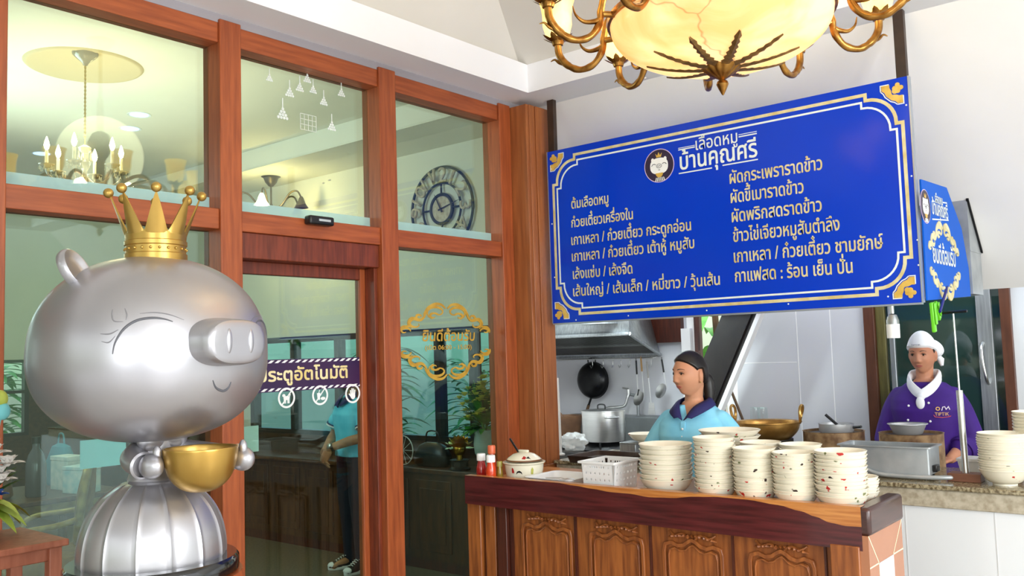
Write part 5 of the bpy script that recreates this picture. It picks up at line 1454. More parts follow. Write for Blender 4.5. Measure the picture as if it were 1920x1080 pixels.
def bowl_mesh(R, H, foot, name):
    t_ = 0.0035
    outp = [(0, 0.003), (foot * 0.8, 0.003), (foot * 0.86, 0), (foot, 0), (foot * 1.0, 0.006)]
    prof = [(foot * 1.02, 0.007)]
    for i in range(1, 9):
        k = i / 8; prof.append((foot * 1.02 + (R - foot * 1.02) * (k ** 0.62), 0.007 + (H - 0.007) * k ** 1.15))
    inner = [(r - t_, z + 0.002) for r, z in prof[::-1]]
    pr = outp + prof + [(R + 0.001, H + 0.001), (R - 0.001, H + 0.0025)] + inner[1:-1] + [(foot * 0.7, 0.011), (0, 0.010)]
    b = MB(); b.lathe(pr, 44); return b.mesh(name, [crock_m])


NTH = ['topmost', 'second from the top', 'third from the top', 'fourth from the top', 'fifth from the top', 'sixth from the top', 'seventh from the top', 'eighth from the top', 'ninth from the top', 'tenth from the top', 'eleventh from the top', 'twelfth from the top', 'thirteenth from the top', 'fourteenth from the top', 'fifteenth from the top', 'sixteenth from the top', 'seventeenth from the top', 'eighteenth from the top']


def stack(px, py_top, yv, R, H, foot, n, zbase, what, where, group, name='rooster_bowl'):
    c = at(px, py_top, 'y', yv); me = bowl_mesh(R, H, foot, name)
    dz = (c.z - zbase - H) / max(1, n - 1)
    src = None
    for i in range(n):
        k = n - 1 - i                    # place from the top in the label
        if src is None: o = bpy.data.objects.new(name, me); src = o
        else: o = src.copy()
        COL.objects.link(o)
        jx, jy = (rnd.uniform(-0.0022, 0.0022), rnd.uniform(-0.0022, 0.0022)) if 0 < i else (0, 0)
        o.location = (c.x + jx, yv + jy, zbase + dz * i); o.rotation_euler = (0, 0, rnd.uniform(0, 6.28))
        pos = NTH[k] if k < n - 1 or n == 1 else 'bottom one'
        if n == 1: tag(o, '%s %s' % (what, where), 'bowl', group)
        else: tag(o, '%s, %s %s' % (what, pos, where), 'bowl', group)
    return c, dz


Z0 = TOPZ
stack(1247, 832, 3.195, 0.108, 0.062, 0.055, 8, Z0, 'wide cream bowl', 'of the leftmost stack', 'wide bowls beside the basket')
stack(1338, 820, 3.165, 0.080, 0.050, 0.04, 13, Z0, 'cream rooster bowl', 'of the second front stack', 'bowls of the second front stack')
stack(1413, 840, 3.165, 0.079, 0.050, 0.04, 14, Z0, 'cream rooster bowl', 'of the third front stack', 'bowls of the third front stack')
stack(1489, 848, 3.165, 0.079, 0.050, 0.04, 14, Z0, 'cream rooster bowl', 'of the fourth front stack', 'bowls of the fourth front stack')
stack(1574, 845, 3.178, 0.0895, 0.052, 0.045, 13, Z0, 'cream rooster bowl', 'of the rightmost front stack', 'bowls of the rightmost front stack')
stack(1611, 893, 3.345, 0.066, 0.042, 0.036, 6, Z0, 'small cream bowl', 'of the low stack at the counter end', 'small bowls at the counter end')
stack(1367, 806, 3.50, 0.128, 0.046, 0.065, 9, Z0, 'large cream dish', 'of the back stack before the woman', 'large dishes in the back stack')
stack(1425, 829, 3.335, 0.079, 0.05, 0.04, 12, Z0, 'cream bowl', 'of the stack behind the third stack', 'bowls of the stack behind the third stack')
stack(1500, 833, 3.335, 0.079, 0.05, 0.04, 12, Z0, 'cream bowl', 'of the stack behind the fourth stack', 'bowls of the stack behind the fourth stack')
GZ = 0.95
stack(1878, 812, 4.15, 0.095, 0.062, 0.046, 16, GZ, 'cream bowl', 'of the granite stack by the block', 'bowls stacked on the granite counter')
stack(1950, 772, 4.30, 0.105, 0.068, 0.05, 18, GZ, 'cream bowl', 'of the granite stack cut by the edge', 'bowls stacked at the right edge')

# casserole
ps = at(983, 880, 'y', 3.22)
cas = thing('casserole', 'round cream lidded casserole with rooster decoration beside the sauce bottles', 'pot', (ps.x, 3.22, TOPZ))
glz_m = mat('cream_enamel', (240, 234, 212), 0.2, vary=0.03, scale=6)
brn_m = mat('brown_lid_rim', (128, 82, 48), 0.35, vary=0.15)
b = MB(); b.lathe([(0, 0), (0.065, 0), (0.080, 0.010), (0.088, 0.05), (0.090, 0.075), (0.099, 0.082), (0.099, 0.086), (0.088, 0.086), (0.084, 0.075), (0, 0.02)], 48); b.build('pot_body', glz_m, cas)
b = MB(); b.lathe([(0.070, 0.088), (0.080, 0.090), (0.081, 0.095), (0.074, 0.103), (0.05, 0.120), (0.02, 0.128), (0, 0.129)], 48); lid = b.build('lid', glz_m, cas)
b = MB(); b.lathe([(0.079, 0.0895), (0.0835, 0.091), (0.0835, 0.096), (0.079, 0.097)], 48); b.build('lid_rim', brn_m, lid)
b = MB(); b.box(-0.028, 0.028, -0.008, 0.008, 0.127, 0.139); b.build('lid_knob', glz_m, lid, bevel=0.005)
red_m = mat('rooster_red', (186, 40, 36), 0.4, vary=0.15); blk_m = mat('painted_black', (30, 24, 26), 0.4, vary=0.1); grn_m = mat('painted_yellow_green', (190, 190, 90), 0.4, vary=0.1)
def patch(b, a, z0, pts, rfun, m):
    """painted shape on a round pot wall: pts (angle offset in metres, height)"""
    vs = []
    for s_, h in pts:
        r = rfun(z0 + h) + 0.0008; an = a + s_ / r; vs.append((r * cos(an), r * sin(an), z0 + h))
    b.add(vs, [tuple(range(len(vs)))], m, False)
rf = lambda z: 0.0812 + (z - 0.01) * 0.2
b = MB(); va_ = radians(-70)
patch(b, va_ - 0.28, 0.042, [(-0.006, 0), (0.006, 0), (0.007, 0.010), (0.003, 0.022), (-0.002, 0.026), (-0.005, 0.016)], rf, 0)
b.build('rooster_motif', [red_m, blk_m, grn_m], cas, fix=False); b = MB(); patch(b, va_ + 0.05, 0.036, [(-0.014, 0), (-0.008, 0.014), (0.004, 0.018), (0.013, 0.012), (0.016, 0), (0.008, 0.008), (-0.004, 0.009)], rf, 1)
b.build('rooster_motif', [red_m, blk_m, grn_m], cas, fix=False); b = MB(); patch(b, va_ + 0.75, 0.036, [(-0.005, 0), (0.005, 0), (0.006, 0.02), (0, 0.032), (-0.006, 0.02)], rf, 2)
b.build('rooster_motif', [red_m, blk_m, grn_m], cas, fix=False)
b = MB(); patch(b, -0.9, 0.104, [(-0.010, 0), (0.006, -0.002), (0.012, 0.006), (0, 0.012)], lambda z: 0.074 - (z - 0.103) * 1.4, 0); patch(b, -0.65, 0.104, [(-0.008, 0.002), (0.010, 0.0), (0.016, -0.004), (0.006, 0.010)], lambda z: 0.074 - (z - 0.103) * 1.4, 1)
b.build('lid_motif', [red_m, blk_m], lid, fix=False)
lad = thing('ladle', 'black handled ladle leaning behind the lidded casserole', 'ladle', (ps.x - 0.09, 3.33, TOPZ))
b = MB(); b.tube([(0.04, 0, 0.02), (-0.10, 0.02, 0.17)], 0.005, 8); b.build('handle', black_m, lad)
b = MB(); b.lathe([(0, 0), (0.022, 0.006), (0.032, 0.022), (0.030, 0.022), (0.02, 0.010), (0, 0.004)], 20, (0.05, 0, 0)); b.build('scoop', steel_m, lad)
# sauce bottles
def bottle(px, yv, lab, body, capm, h, r, py=893):
    c = at(px, py, 'y', yv); o = thing('sauce_bottle', lab, 'bottle', (c.x, yv, TOPZ))
    b = MB(); b.lathe([(0, 0), (r * 0.95, 0), (r, 0.004), (r, h * 0.40), (r * 0.92, h * 0.52), (r * 0.70, h * 0.68), (r * 0.66, h * 0.74), (0, h * 0.74)], 24); b.build('bottle_body', body, o)
    b = MB(); b.lathe([(0, h * 0.74), (r * 0.86, h * 0.74), (r * 0.86, h * 0.96), (r * 0.78, h), (0, h)], 24); b.build('cap', capm, o); return o
ket = mat('red_sauce', (176, 30, 26), 0.2, vary=0.15, coat=0.4); chil = mat('orange_red_sauce', (222, 66, 22), 0.2, vary=0.15, coat=0.4)
orc = mat('orange_cap', (232, 112, 70), 0.35, vary=0.05); jarm = mat('amber_sauce', (150, 120, 40), 0.2, vary=0.25); olc = mat('olive_cap', (160, 150, 70), 0.4, vary=0.1)
bottle(903, 3.13, 'dark red sauce bottle with a white cap at the left end of the bowl counter', ket, emb_white, 0.122, 0.024)
bottle(921, 3.10, 'orange red sauce bottle with a white cap, nearest the lidded casserole', chil, emb_white, 0.122, 0.024)
bottle(923, 3.25, 'sauce bottle with an orange cap behind the two white capped ones', chil, orc, 0.146, 0.022)
bottle(937, 3.14, 'small amber sauce bottle with an olive cap beside the casserole', jarm, olc, 0.09, 0.016)
# cutlery tray
c = at(1055, 905, 'y', 3.22)
tr = thing('cutlery_tray', 'shallow white tray of spoons between the casserole and the basket', 'tray', (c.x, 3.22, TOPZ))
wpl = mat('white_plastic', (240, 240, 240), 0.35, vary=0.03)
b = MB(); rings = []
def rr_(hx, hy, z, r=0.03, n=6):
    out = []
    for cx_, cy_, a0 in ((hx - r, hy - r, 0), (-hx + r, hy - r, pi / 2), (-hx + r, -hy + r, pi), (hx - r, -hy + r, 1.5 * pi)):
        for i in range(n + 1): a = a0 + i / n * pi / 2; out.append(Vector((cx_ + r * cos(a), cy_ + r * sin(a), z)))
    return out
b.loft([rr_(0.105, 0.10, 0), rr_(0.12, 0.115, 0.03), rr_(0.13, 0.125, 0.034), rr_(0.13, 0.125, 0.036), rr_(0.118, 0.113, 0.032), rr_(0.104, 0.099, 0.005)]); b.build('tray', wpl, tr)
for i, (x, y, a) in enumerate(((0.00, -0.02, 0.3), (0.04, 0.01, 0.5), (-0.03, 0.03, 0.15))):
    b = MB(); M_ = Matrix.Translation((c.x + x, 3.22 + y, TOPZ + 0.007)) @ Matrix.Rotation(a, 4, 'Z')
    b.tube([M_ @ Vector(p) for p in ((0.02, 0, 0.006), (0.0, 0, 0.012), (-0.08, 0, 0.007))], [0.003, 0.002, 0.003], 6); b.sphere(M_ @ Vector((0.042, 0, 0.007)), 0.024, 0.015, 0.005, 14, 8, 0, Matrix.Rotation(a, 4, 'Z'))
    tag(b.build('spoon', steel_m), 'steel spoon lying in the shallow white tray, %s' % ('left one of three', 'middle one of three', 'right one of three')[(2, 0, 1)[i] - 0 if False else (1, 2, 0)[i]], 'spoon', 'spoons in the white tray')
# basket with holes
c = at(1148, 905, 'y', 3.20)
bk_ = thing('plastic_basket', 'white perforated plastic basket beside the leftmost stack of wide bowls', 'basket', (c.x - 0.01, 3.20, TOPZ))
bx_, by_, bh_ = 0.074, 0.088, 0.12
def wall_grid(b, p0, p1, z0, z1, flare, nrm, nu, nv, skip):
    """perforated wall: a grid of bars with open cells"""
    p0 = Vector(p0); p1 = Vector(p1); d = p1 - p0
    def pt(u, v): return p0 + d * u + Vector((0, 0, sm(z0, z1, v))) + Vector(nrm) * flare * v
    t_ = Vector(nrm) * -0.003
    for i in range(nu):
        for j in range(nv):
            q = [(i / nu, j / nv), ((i + 1) / nu, j / nv), ((i + 1) / nu, (j + 1) / nv), (i / nu, (j + 1) / nv)]
            A = [pt(*k) for k in q]
            if skip(i, j):
                cc = sum(A, Vector()) / 4; I = [cc + (a - cc) * 0.62 for a in A]
                A2 = [a + t_ for a in A]; I2 = [a + t_ for a in I]
                b.add(A + I + A2 + I2, [(k, (k + 1) % 4, 4 + (k + 1) % 4, 4 + k) for k in range(4)] + [(8 + (k + 1) % 4, 8 + k, 12 + k, 12 + (k + 1) % 4) for k in range(4)] + [(4 + k, 4 + (k + 1) % 4, 12 + (k + 1) % 4, 12 + k) for k in range(4)], 0, False)
            else: b.add(A + [a + t_ for a in A], [(0, 1, 2, 3), (7, 6, 5, 4)], 0, False)
b = MB()
hole = lambda i, j: (j % 2 == 1 and i % 2 == 1) or (j == 7 and 3 <= i <= 9)
for p0, p1, nr in (((-bx_, -by_, 0), (bx_, -by_, 0), (0, -1, 0)), ((bx_, -by_, 0), (bx_, by_, 0), (1, 0, 0)), ((bx_, by_, 0), (-bx_, by_, 0), (0, 1, 0)), ((-bx_, by_, 0), (-bx_, -by_, 0), (-1, 0, 0))):
    wall_grid(b, p0, p1, 0.0, bh_, 0.012, nr, 13, 9, hole)
b.box(-bx_, bx_, -by_, by_, 0, 0.004)
b.build('basket_body', wpl, bk_, fix=False)
b = MB(); fl_ = 0.012
for p in (((-bx_ - fl_ - .006, bx_ + fl_ + .006), (-by_ - fl_ - .006, -by_ - fl_ + .003)), ((-bx_ - fl_ - .006, bx_ + fl_ + .006), (by_ + fl_ - .003, by_ + fl_ + .006)), ((-bx_ - fl_ - .006, -bx_ - fl_ + .003), (-by_ - fl_, by_ + fl_)), ((bx_ + fl_ - .003, bx_ + fl_ + .006), (-by_ - fl_, by_ + fl_))):
    b.box(p[0][0], p[0][1], p[1][0], p[1][1], bh_ - 0.008, bh_ + 0.002)
b.build('rim', wpl, bk_, bevel=0.002)

# ================================================================== KITCHEN: things on the granite counter
def holder(px, py, lab, wood, tube_m, ztop, zrod, bar=False, lean=0.0):
    c = at(px, py, 'z', GZ); o = thing('pole_stand', lab, 'stand', (c.x, c.y, GZ), 0, 'pole stands on the granite counter')
    if wood:
        b = MB(); b.box(-0.065, 0.065, -0.04, 0.04, 0, 0.035); b.build('base_block', mat('brown_wood_block', (122, 78, 58), 0.5, vary=0.2, scale=14, stretch=(1, 6, 6)), o, bevel=0.003)
    else:
        b = MB(); b.lathe([(0, 0), (0.03, 0), (0.03, 0.008), (0.012, 0.014), (0, 0.014)], 20); b.build('base_block', tube_m, o)
    zb = 0.035 if wood else 0.01
    b = MB(); b.tube([(0, 0, zb), (lean * (ztop - GZ), 0, ztop - GZ)], 0.0135, 16); b.build('tube', tube_m, o)
    b = MB(); b.tube([(lean * (ztop - GZ), 0, ztop - GZ), (lean * (zrod - GZ), 0, zrod - GZ)], 0.004, 8); b.build('rod', tube_m, o)
    if bar:
        b = MB(); b.tube([(-0.11, 0.03, zrod - GZ + 0.004), (0.05, -0.01, zrod - GZ + 0.008)], 0.006, 8); b.sphere((-0.07, 0.02, zrod - GZ + 0.005), 0.014, seg=10, rings=6); b.sphere((-0.09, 0.025, zrod - GZ + 0.005), 0.012, seg=10, rings=6); b.build('clip_bar', black_m, o)
    return c
holder(1050, 853, 'slim white pole stand on the granite counter against the teak column', False, mat('white_tube', (226, 224, 220), 0.35, vary=0.05), 1.40, 1.585, False, -0.015)
holder(1812, 902, 'steel pole stand on a brown wooden block beside the grey steel tray', True, steel_m, 1.335, 1.665, True, -0.01)
# dark chopping board
c0_, c1_ = at(1060, 868, 'z', GZ), at(1195, 866, 'z', GZ)
gr = thing('griddle_tray', 'dark brown flat tray on the granite counter left of the steel box', 'tray', ((c0_.x + c1_.x) / 2, c0_.y + 0.17, GZ))
drk = mat('dark_brown_iron', (66, 46, 36), 0.45, rgb2=(48, 32, 26), scale=14)
hw_ = (c1_.x - c0_.x) / 2
b = MB(); b.loft([rr_(hw_, 0.14, 0.0, 0.02), rr_(hw_ + 0.01, 0.15, 0.035, 0.02), rr_(hw_ + 0.014, 0.154, 0.038, 0.02), rr_(hw_ + 0.004, 0.144, 0.036, 0.02), rr_(hw_ - 0.006, 0.134, 0.012, 0.02)]); b.build('tray', drk, gr)
# back cooking bench
bench = thing('cooking_bench', 'low dark cooking bench along the back of the kitchen behind the granite counter', 'bench', (-2.9, 5.32, 0))
bm2 = mat('blackened_steel', (44, 44, 44), 0.5, rgb2=(70, 66, 60), scale=10)
BZ = 0.86
b = MB(); b.box(-0.92, 0.95, -0.30, 0.22, 0.80, BZ); b.build('bench_top', bm2, bench, bevel=0.004)
b = MB(); b.box(-0.88, 0.9, -0.27, 0.18, 0.0, 0.80); b.build('bench_body', alu_m, bench)
# dark splash shelf behind
q0, q1 = at(1172, 778, 'y', 5.95), at(1235, 812, 'y', 5.95)
sh = thing('back_shelf', 'grey steel shelf box behind the tall stock pot', 'shelf', ((q0.x + q1.x) / 2 - 0.1, 5.86, 0))
b = MB(); b.box(-0.55, 0.55, -0.10, 0.13, 0.86, q0.z); b.build('shelf_box', mat('dull_grey_steel', (112, 116, 116), 0.45, metal=0.4, vary=0.15), sh, bevel=0.004)
b = MB(); b.box(-0.52, 0.52, -0.08, 0.12, 0.0, 0.86); b.build('shelf_base', bm2, sh)
# stock pot on a burner
pp = at(1132, 800, 'y', 5.22)
zb_ = at(1132, 826, 'y', 5.22).z; zt_ = at(1132, 771, 'y', 5.22).z
rp = 40.5 / 1667 * (CF.dot(pp - CC))
bu = thing('gas_burner', 'black gas burner under the tall stock pot', 'stove', (pp.x, 5.22, BZ))
b = MB(); b.lathe([(0, 0), (rp * 0.95, 0), (rp * 1.02, 0.012), (rp * 0.9, 0.03), (rp * 0.7, zb_ - BZ - 0.006), (rp * 0.5, zb_ - BZ), (0, zb_ - BZ)], 32); b.build('burner_body', black_m, bu)
for k in range(4):
    b = MB(); a = k * pi / 2 + 0.4; b.box(rp * 0.6, rp * 1.0, -0.006, 0.006, 0.02, zb_ - BZ - 0.001, 0, Matrix.Rotation(a, 4, 'Z')); b.build('pan_support', black_m, bu)
po = thing('stock_pot', 'tall shiny stainless stock pot on the burner below the hanging wok', 'pot', (pp.x, 5.22, zb_))
H = zt_ - zb_
b = MB(); b.lathe([(0, 0), (rp * 0.97, 0), (rp, 0.008), (rp, H), (rp + 0.005, H + 0.002), (rp + 0.005, H + 0.006), (rp - 0.003, H + 0.004), (rp - 0.003, 0.01), (0, 0.01)], 48); b.build('pot_body', steel_m, po)
b = MB(); b.lathe([(0, H + 0.012), (rp * 0.7, H + 0.010), (rp * 1.0, H + 0.006), (rp * 1.0, H + 0.008), (rp * 0.7, H + 0.013), (0, H + 0.016)], 48); ld = b.build('lid', steel_m, po)
b = MB(); b.tube(spline([(-0.03, -0.02, H + 0.012), (-0.026, -0.02, H + 0.045), (0.026, -0.02, H + 0.045), (0.03, -0.02, H + 0.012)], 6), 0.005, 8); b.build('lid_handle', black_m, ld)
for a in (radians(-35), radians(145)):
    b = MB(); pts = [Matrix.Rotation(a, 4, 'Z') @ Vector(p) for p in spline([(rp, -0.045, H - 0.035), (rp + 0.035, -0.04, H - 0.033), (rp + 0.04, 0.0, H - 0.033), (rp + 0.035, 0.04, H - 0.033), (rp, 0.045, H - 0.035)], 5)]
    b.tube(pts, 0.006, 8); b.build('side_handle', steel_m, po)
# extractor hood
hd = thing('extractor_hood', 'stainless steel extractor hood with slotted filters over the cooking corner', 'hood', (-3.8, 5.5, 0))
hpts = {'fl': at(1040, 668, 'y', 5.95), 'fr': at(1238, 660, 'y', 5.95)}
b = MB()
zr = at(1140, 660, 'y', 5.95).z
# lower rim: back edge low on the wall, front edge higher and nearer
YF_, YBk = 5.30, 5.96
xl, xr = -4.60 + 3.8, at(1238, 660, 'y', YBk).x + 3.8
zb2 = at(1140, 668, 'y', YBk).z; zf = at(1170, 626, 'y', YF_ + 0.0).z
xfr = at(1180, 626, 'y', YF_).x + 3.8
def q8(b, P, m=0): b.add(P, [(0, 1, 2, 3), (7, 6, 5, 4), (0, 4, 5, 1), (1, 5, 6, 2), (2, 6, 7, 3), (3, 7, 4, 0)], m, False)
hl = xl + 0.12
b = MB()
# rim frame
for (a_, c_) in (((hl, YBk), (xr, YBk)), ((xr, YBk), (xfr, YF_)), ((xfr, YF_), (hl, YF_)),):
    za = zb2 if a_[1] == YBk else zf; zc = zb2 if c_[1] == YBk else zf
    b.tube([(a_[0], a_[1] - 5.5, za), (c_[0], c_[1] - 5.5, zc)], 0.014, 8)
b.build('hood_rim', alu_m, hd)
b = MB()
top = 2.3
b.add([(hl, YF_ - 5.5, zf), (xfr, YF_ - 5.5, zf), (xfr - 0.12, YF_ + 0.2 - 5.5, top), (hl, YF_ + 0.2 - 5.5, top)], [(0, 1, 2, 3)], 0, False)
b.add([(xfr, YF_ - 5.5, zf), (xr, YBk - 5.5, zb2), (xr - 0.2, YBk - 5.5, top), (xfr - 0.12, YF_ + 0.2 - 5.5, top)], [(0, 1, 2, 3)], 0, False)
o = b.build('hood_canopy', alu_m, hd, fix=False); sd = o.modifiers.new('thickness', 'SOLIDIFY'); sd.thickness = 0.006
b = MB()
def hp(x, t, up=0.012):
    xe = sm(xfr, xr, t); xx = min(x, xe - 0.01) if x is not None else xe - 0.015
    return Vector((xx, sm(YF_, YBk, t) - 5.5, sm(zf, zb2, t) + up))
b.add([hp(hl, 0.03), hp(None, 0.03), hp(None, 0.62), hp(hl, 0.62)], [(0, 1, 2, 3)], 0, False)
b.add([hp(hl, 0.62), hp(None, 0.62), hp(None, 0.97), hp(hl, 0.97)], [(0, 1, 2, 3)], 1, False)
for i in range(26):
    x = hl + 0.05 + i * 0.05
    if x > xfr + 0.1: break
    q = [hp(x, 0.10, 0.008), hp(x + 0.02, 0.10, 0.008), hp(x + 0.09, 0.52, 0.008), hp(x + 0.07, 0.52, 0.008)]
    b.add(q, [(0, 1, 2, 3)], 2, False)
o = b.build('filter', [mat('greasy_filter', (120, 124, 120), 0.5, metal=0.2, vary=0.2), bm2, black_m], hd, fix=False)
b = MB(); b.cyl(0.13, zf + 0.075, 2.3, (xfr - 0.22, YF_ + 0.02 - 5.5 - 0.06, 0), 32); b.build('flue_pipe', alu_m, hd)
for px_, py_ in ((1095, 654), (1176, 650), ):
    p = at(px_, py_, 'y', 5.93); o = thing('hood_light', 'small white square lamp under the extractor hood, %s' % ('left one' if px_ < 1100 else 'right one'), 'light', (p.x, 5.925, p.z), 0, 'lamps under the extractor hood'); b = MB(); b.box(-0.022, 0.022, -0.03, 0, -0.016, 0.016); b.build('housing', wpl, o, bevel=0.003)
    b = MB(); b.box(-0.018, 0.018, -0.026, -0.004, -0.019, -0.016); b.build('lens', white_vinyl, o)
# rail with hooks and tools
rl0, rl1 = at(1048, 678, 'y', 5.90), at(1225, 676, 'y', 5.90); zr_ = at(1130, 673, 'y', 5.9).z
rail = thing('utensil_rail', 'thin steel rail of hooks under the extractor hood', 'rail', ((rl0.x + rl1.x) / 2, 5.90, zr_))
b = MB(); hw_ = (rl1.x - rl0.x) / 2; b.tube([(-hw_, 0, 0), (hw_, 0, 0)], 0.005, 8)
for x in (-hw_, 0, hw_): b.tube([(x, 0, 0), (x, 0.1, 0.01)], 0.004, 6)
b.build('bar', steel_m, rail)
for px_ in (1112, 1132, 1150, 1165, 1182, 1236 - 14):
    x = at(px_, 680, 'y', 5.9).x - (rl0.x + rl1.x) / 2
    b = MB(); b.tube(spline([(x, -0.004, 0.008), (x, 0.006, 0.0), (x, -0.008, -0.02), (x, -0.008, -0.05), (x, -0.028, -0.07), (x, -0.042, -0.05)], 4), 0.0028, 6); b.build('hook', steel_m, rail)
wk = at(1098, 714, 'y', 5.84)
RW = 34.5 / 1667 * CF.dot(wk - CC)
wok = thing('wok', 'large black wok hanging on the white kitchen wall by its loop', 'wok', (wk.x, 5.955, wk.z))
iron = mat('seasoned_black_iron', (26, 26, 28), 0.28, metal=0.5, vary=0.3, scale=8)
b = MB(); pr = [(RW * sin(a), RW * 0.55 * (cos(a) - 0.0)) for a in [pi / 2 * i / 14 for i in range(15)]]; pr[0] = (0, RW * 0.55)
pr2 = pr + [(RW + 0.003, -0.004)] + [(RW * 0.97 * sin(a), RW * 0.5 * cos(a)) for a in [pi / 2 * i / 14 for i in range(14, 0, -1)]] + [(0, RW * 0.5)]
b.lathe(pr2, 48, M=Matrix.Rotation(pi / 2, 4, 'X') @ Matrix.Translation((0, 0, 0.012))); b.build('pan', iron, wok)
b = MB(); b.tube(spline([(-0.035, -0.02, RW * 0.97), (-0.03, -0.02, RW * 1.17), (0.03, -0.02, RW * 1.17), (0.035, -0.02, RW * 0.97)], 5), 0.005, 8); b.build('loop_handle', iron, wok)
b = MB(); b.tube([(-0.02, -0.02, -RW * 0.98), (-0.045, -0.02, -RW * 1.35)], 0.009, 10, 0); b.tube([(-0.045, -0.02, -RW * 1.35), (-0.07, -0.02, -RW * 1.75)], 0.012, 10, 1); b.build('handle', [iron, mat('worn_wood_grip', (98, 72, 48), 0.6, vary=0.2)], wok)
def tool(px, py0, py1, lab, name, head, hm, tilt=0.0, grip=None, gripl=0.4):
    a_ = at(px, py0, 'y', 5.88); c_ = at(px + tilt, py1, 'y', 5.88); o = thing(name, lab, 'utensil', (a_.x, 5.885, a_.z)); d = c_ - Vector((a_.x, 5.88, a_.z))
    b = MB(); b.tube([(0, 0, 0), d * gripl], 0.007, 8); b.tube([(0, 0, 0.018), (0, 0, 0)], 0.003, 6); b.build('grip', grip or black_m, o)
    b = MB(); b.tube([d * gripl, d], 0.0035, 6); b.build('shank', steel_m, o)
    b = MB()
    if head == 'skimmer': b.lathe([(0, -0.012), (0.03, -0.009), (0.055, 0.0), (0.058, 0.004), (0.054, 0.003), (0.03, -0.006), (0, -0.009)], 24, d + Vector((-0.035, -0.02, -0.02)), M=Matrix.Rotation(radians(-40), 4, 'Y') @ Matrix.Rotation(radians(62), 4, 'X'))
    elif head == 'spatula': b.prism([(-0.03, -0.09), (0.03, -0.09), (0.026, 0.0), (-0.02, 0.0)], 0.003, 0, Matrix.Translation(d))
    elif head == 'ladle': b.lathe([(0, -0.03), (0.025, -0.025), (0.042, 0), (0.040, 0), (0.023, -0.022), (0, -0.026)], 24, d + Vector((-0.02, -0.02, -0.01)), M=Matrix.Rotation(radians(30), 4, 'X'))
    else: b.prism([(-0.012, -0.06), (0.0, -0.06), (0.014, 0.0), (0.004, 0.0)], 0.004, 0, Matrix.Translation(d))
    b.build('head', hm, o)
wgrip = mat('tan_wood_grip', (196, 150, 92), 0.5, vary=0.15)
tool(1192, 676, 730, 'black gripped scraper hanging from the rail, left of the wooden handled ladle', 'scraper', 'scraper', black_m, 3, None, 0.48)
tool(1201, 672, 742, 'tan wooden handled ladle hanging from the rail', 'skimmer', 'skimmer', steel_m, 6, wgrip, 0.35)
tool(1212, 678, 755, 'pale handled whisk rod hanging from the rail right of the tan handled ladle', 'spatula', 'spatula', steel_m, 8, mat('grey_grip', (170, 166, 160), 0.5, vary=0.1), 0.4)
tool(1240, 674, 728, 'black handled wire skimmer hanging from the rail, nearest the woman in light blue', 'skimmer', 'skimmer', steel_m, 9, None, 0.45)
# tap
tp_ = at(1180, 760, 'y', 5.93)
tap = thing('wall_tap', 'chrome swivel tap on the kitchen wall behind the stock pot', 'tap', (tp_.x, 5.975, 0))
z1, z2, z3 = at(1178, 728, 'y', 5.9).z, at(1175, 762, 'y', 5.9).z, at(1150, 770, 'y', 5.9).z
b = MB(); b.tube(spline([(0.0, 0, z1 - 0.05), (0.0, -0.05, z1 - 0.05), (-0.01, -0.06, z2 + 0.05), (-0.04, -0.07, z2), (-0.17, -0.10, z3 + 0.02), (-0.19, -0.10, z3 - 0.01)], 6), 0.011, 10); b.build('spout', steel_m, tap)
b = MB(); b.tube([(0.0, -0.05, z1 - 0.05), (0.0, -0.05, z1 - 0.01)], 0.014, 12); b.tube([(0.0, -0.05, z1 - 0.005), (-0.05, -0.05, z1 + 0.002)], 0.007, 8); b.build('lever', steel_m, tap)
b = MB(); b.tube([(0.07, -0.03, z1 - 0.06), (0.07, -0.03, BZ + 0.02)], 0.012, 10); b.tube([(0.0, -0.03, z1 - 0.05), (0.07, -0.03, z1 - 0.06)], 0.012, 10); b.build('pipe', alu_m, tap)
# mortar with pestles, plastic bag, steel box, bowl
mp = at(1066, 800, 'y', 5.05)
mo = thing('wooden_mortar', 'brown wooden mortar with two pestles at the far left of the kitchen', 'mortar', (at(1062, 800, 'y', 5.42).x, 5.42, BZ))
bw = mat('brown_mortar_wood', (112, 78, 52), 0.6, rgb2=(84, 56, 36), scale=10)
b = MB(); hh = at(1066, 792, 'y', 5.2).z - BZ + 0.03; b.lathe([(0, 0), (0.09, 0), (0.10, 0.02), (0.12, hh), (0.105, hh), (0.09, hh * 0.5), (0, hh * 0.4)], 28); b.build('mortar_body', bw, mo)
for dx_, an in ((-0.03, -0.5), (0.0, -0.62)):
    b = MB(); b.tube([(0.05 + dx_, -0.02, hh * 0.6), (0.05 + dx_ + sin(an) * 0.24, -0.04, hh * 0.6 + 0.16)], [0.012, 0.017], 10); b.build('pestle', wgrip if dx_ else bw, mo)
def lumpy(name, lab, cat, c, rx, ry, rz, m, seed, amp=0.25, z0=None):
    rings = []; b = MB(); n, k = 36, 20
    for i in range(k + 1):
        e_ = -pi / 2 + pi * i / k; ring = []
        for j in range(n):
            a = 2 * pi * j / n; d = Vector((cos(e_) * cos(a), cos(e_) * sin(a), sin(e_)))
            s_ = 1 + amp * (mnoise.noise(d * 2.2 + Vector((seed, 0, 0)))) + amp * 0.6 * abs(mnoise.noise(d * 6 + Vector((0, seed, 0))))
            p = Vector((d.x * rx * s_, d.y * ry * s_, max(d.z * rz * s_, -rz * 0.8))); ring.append(p + Vector((0, 0, rz * 0.8)))
        rings.append(ring)
    b.loft(rings); o = b.build(name, m); o.location = c; return tag(o, lab, cat)
clearbag = mat('clear_plastic_bag', (226, 228, 226), 0.15, vary=0.08, scale=12, alpha=0.72)
bp = at(1080, 845, 'y', 4.50)
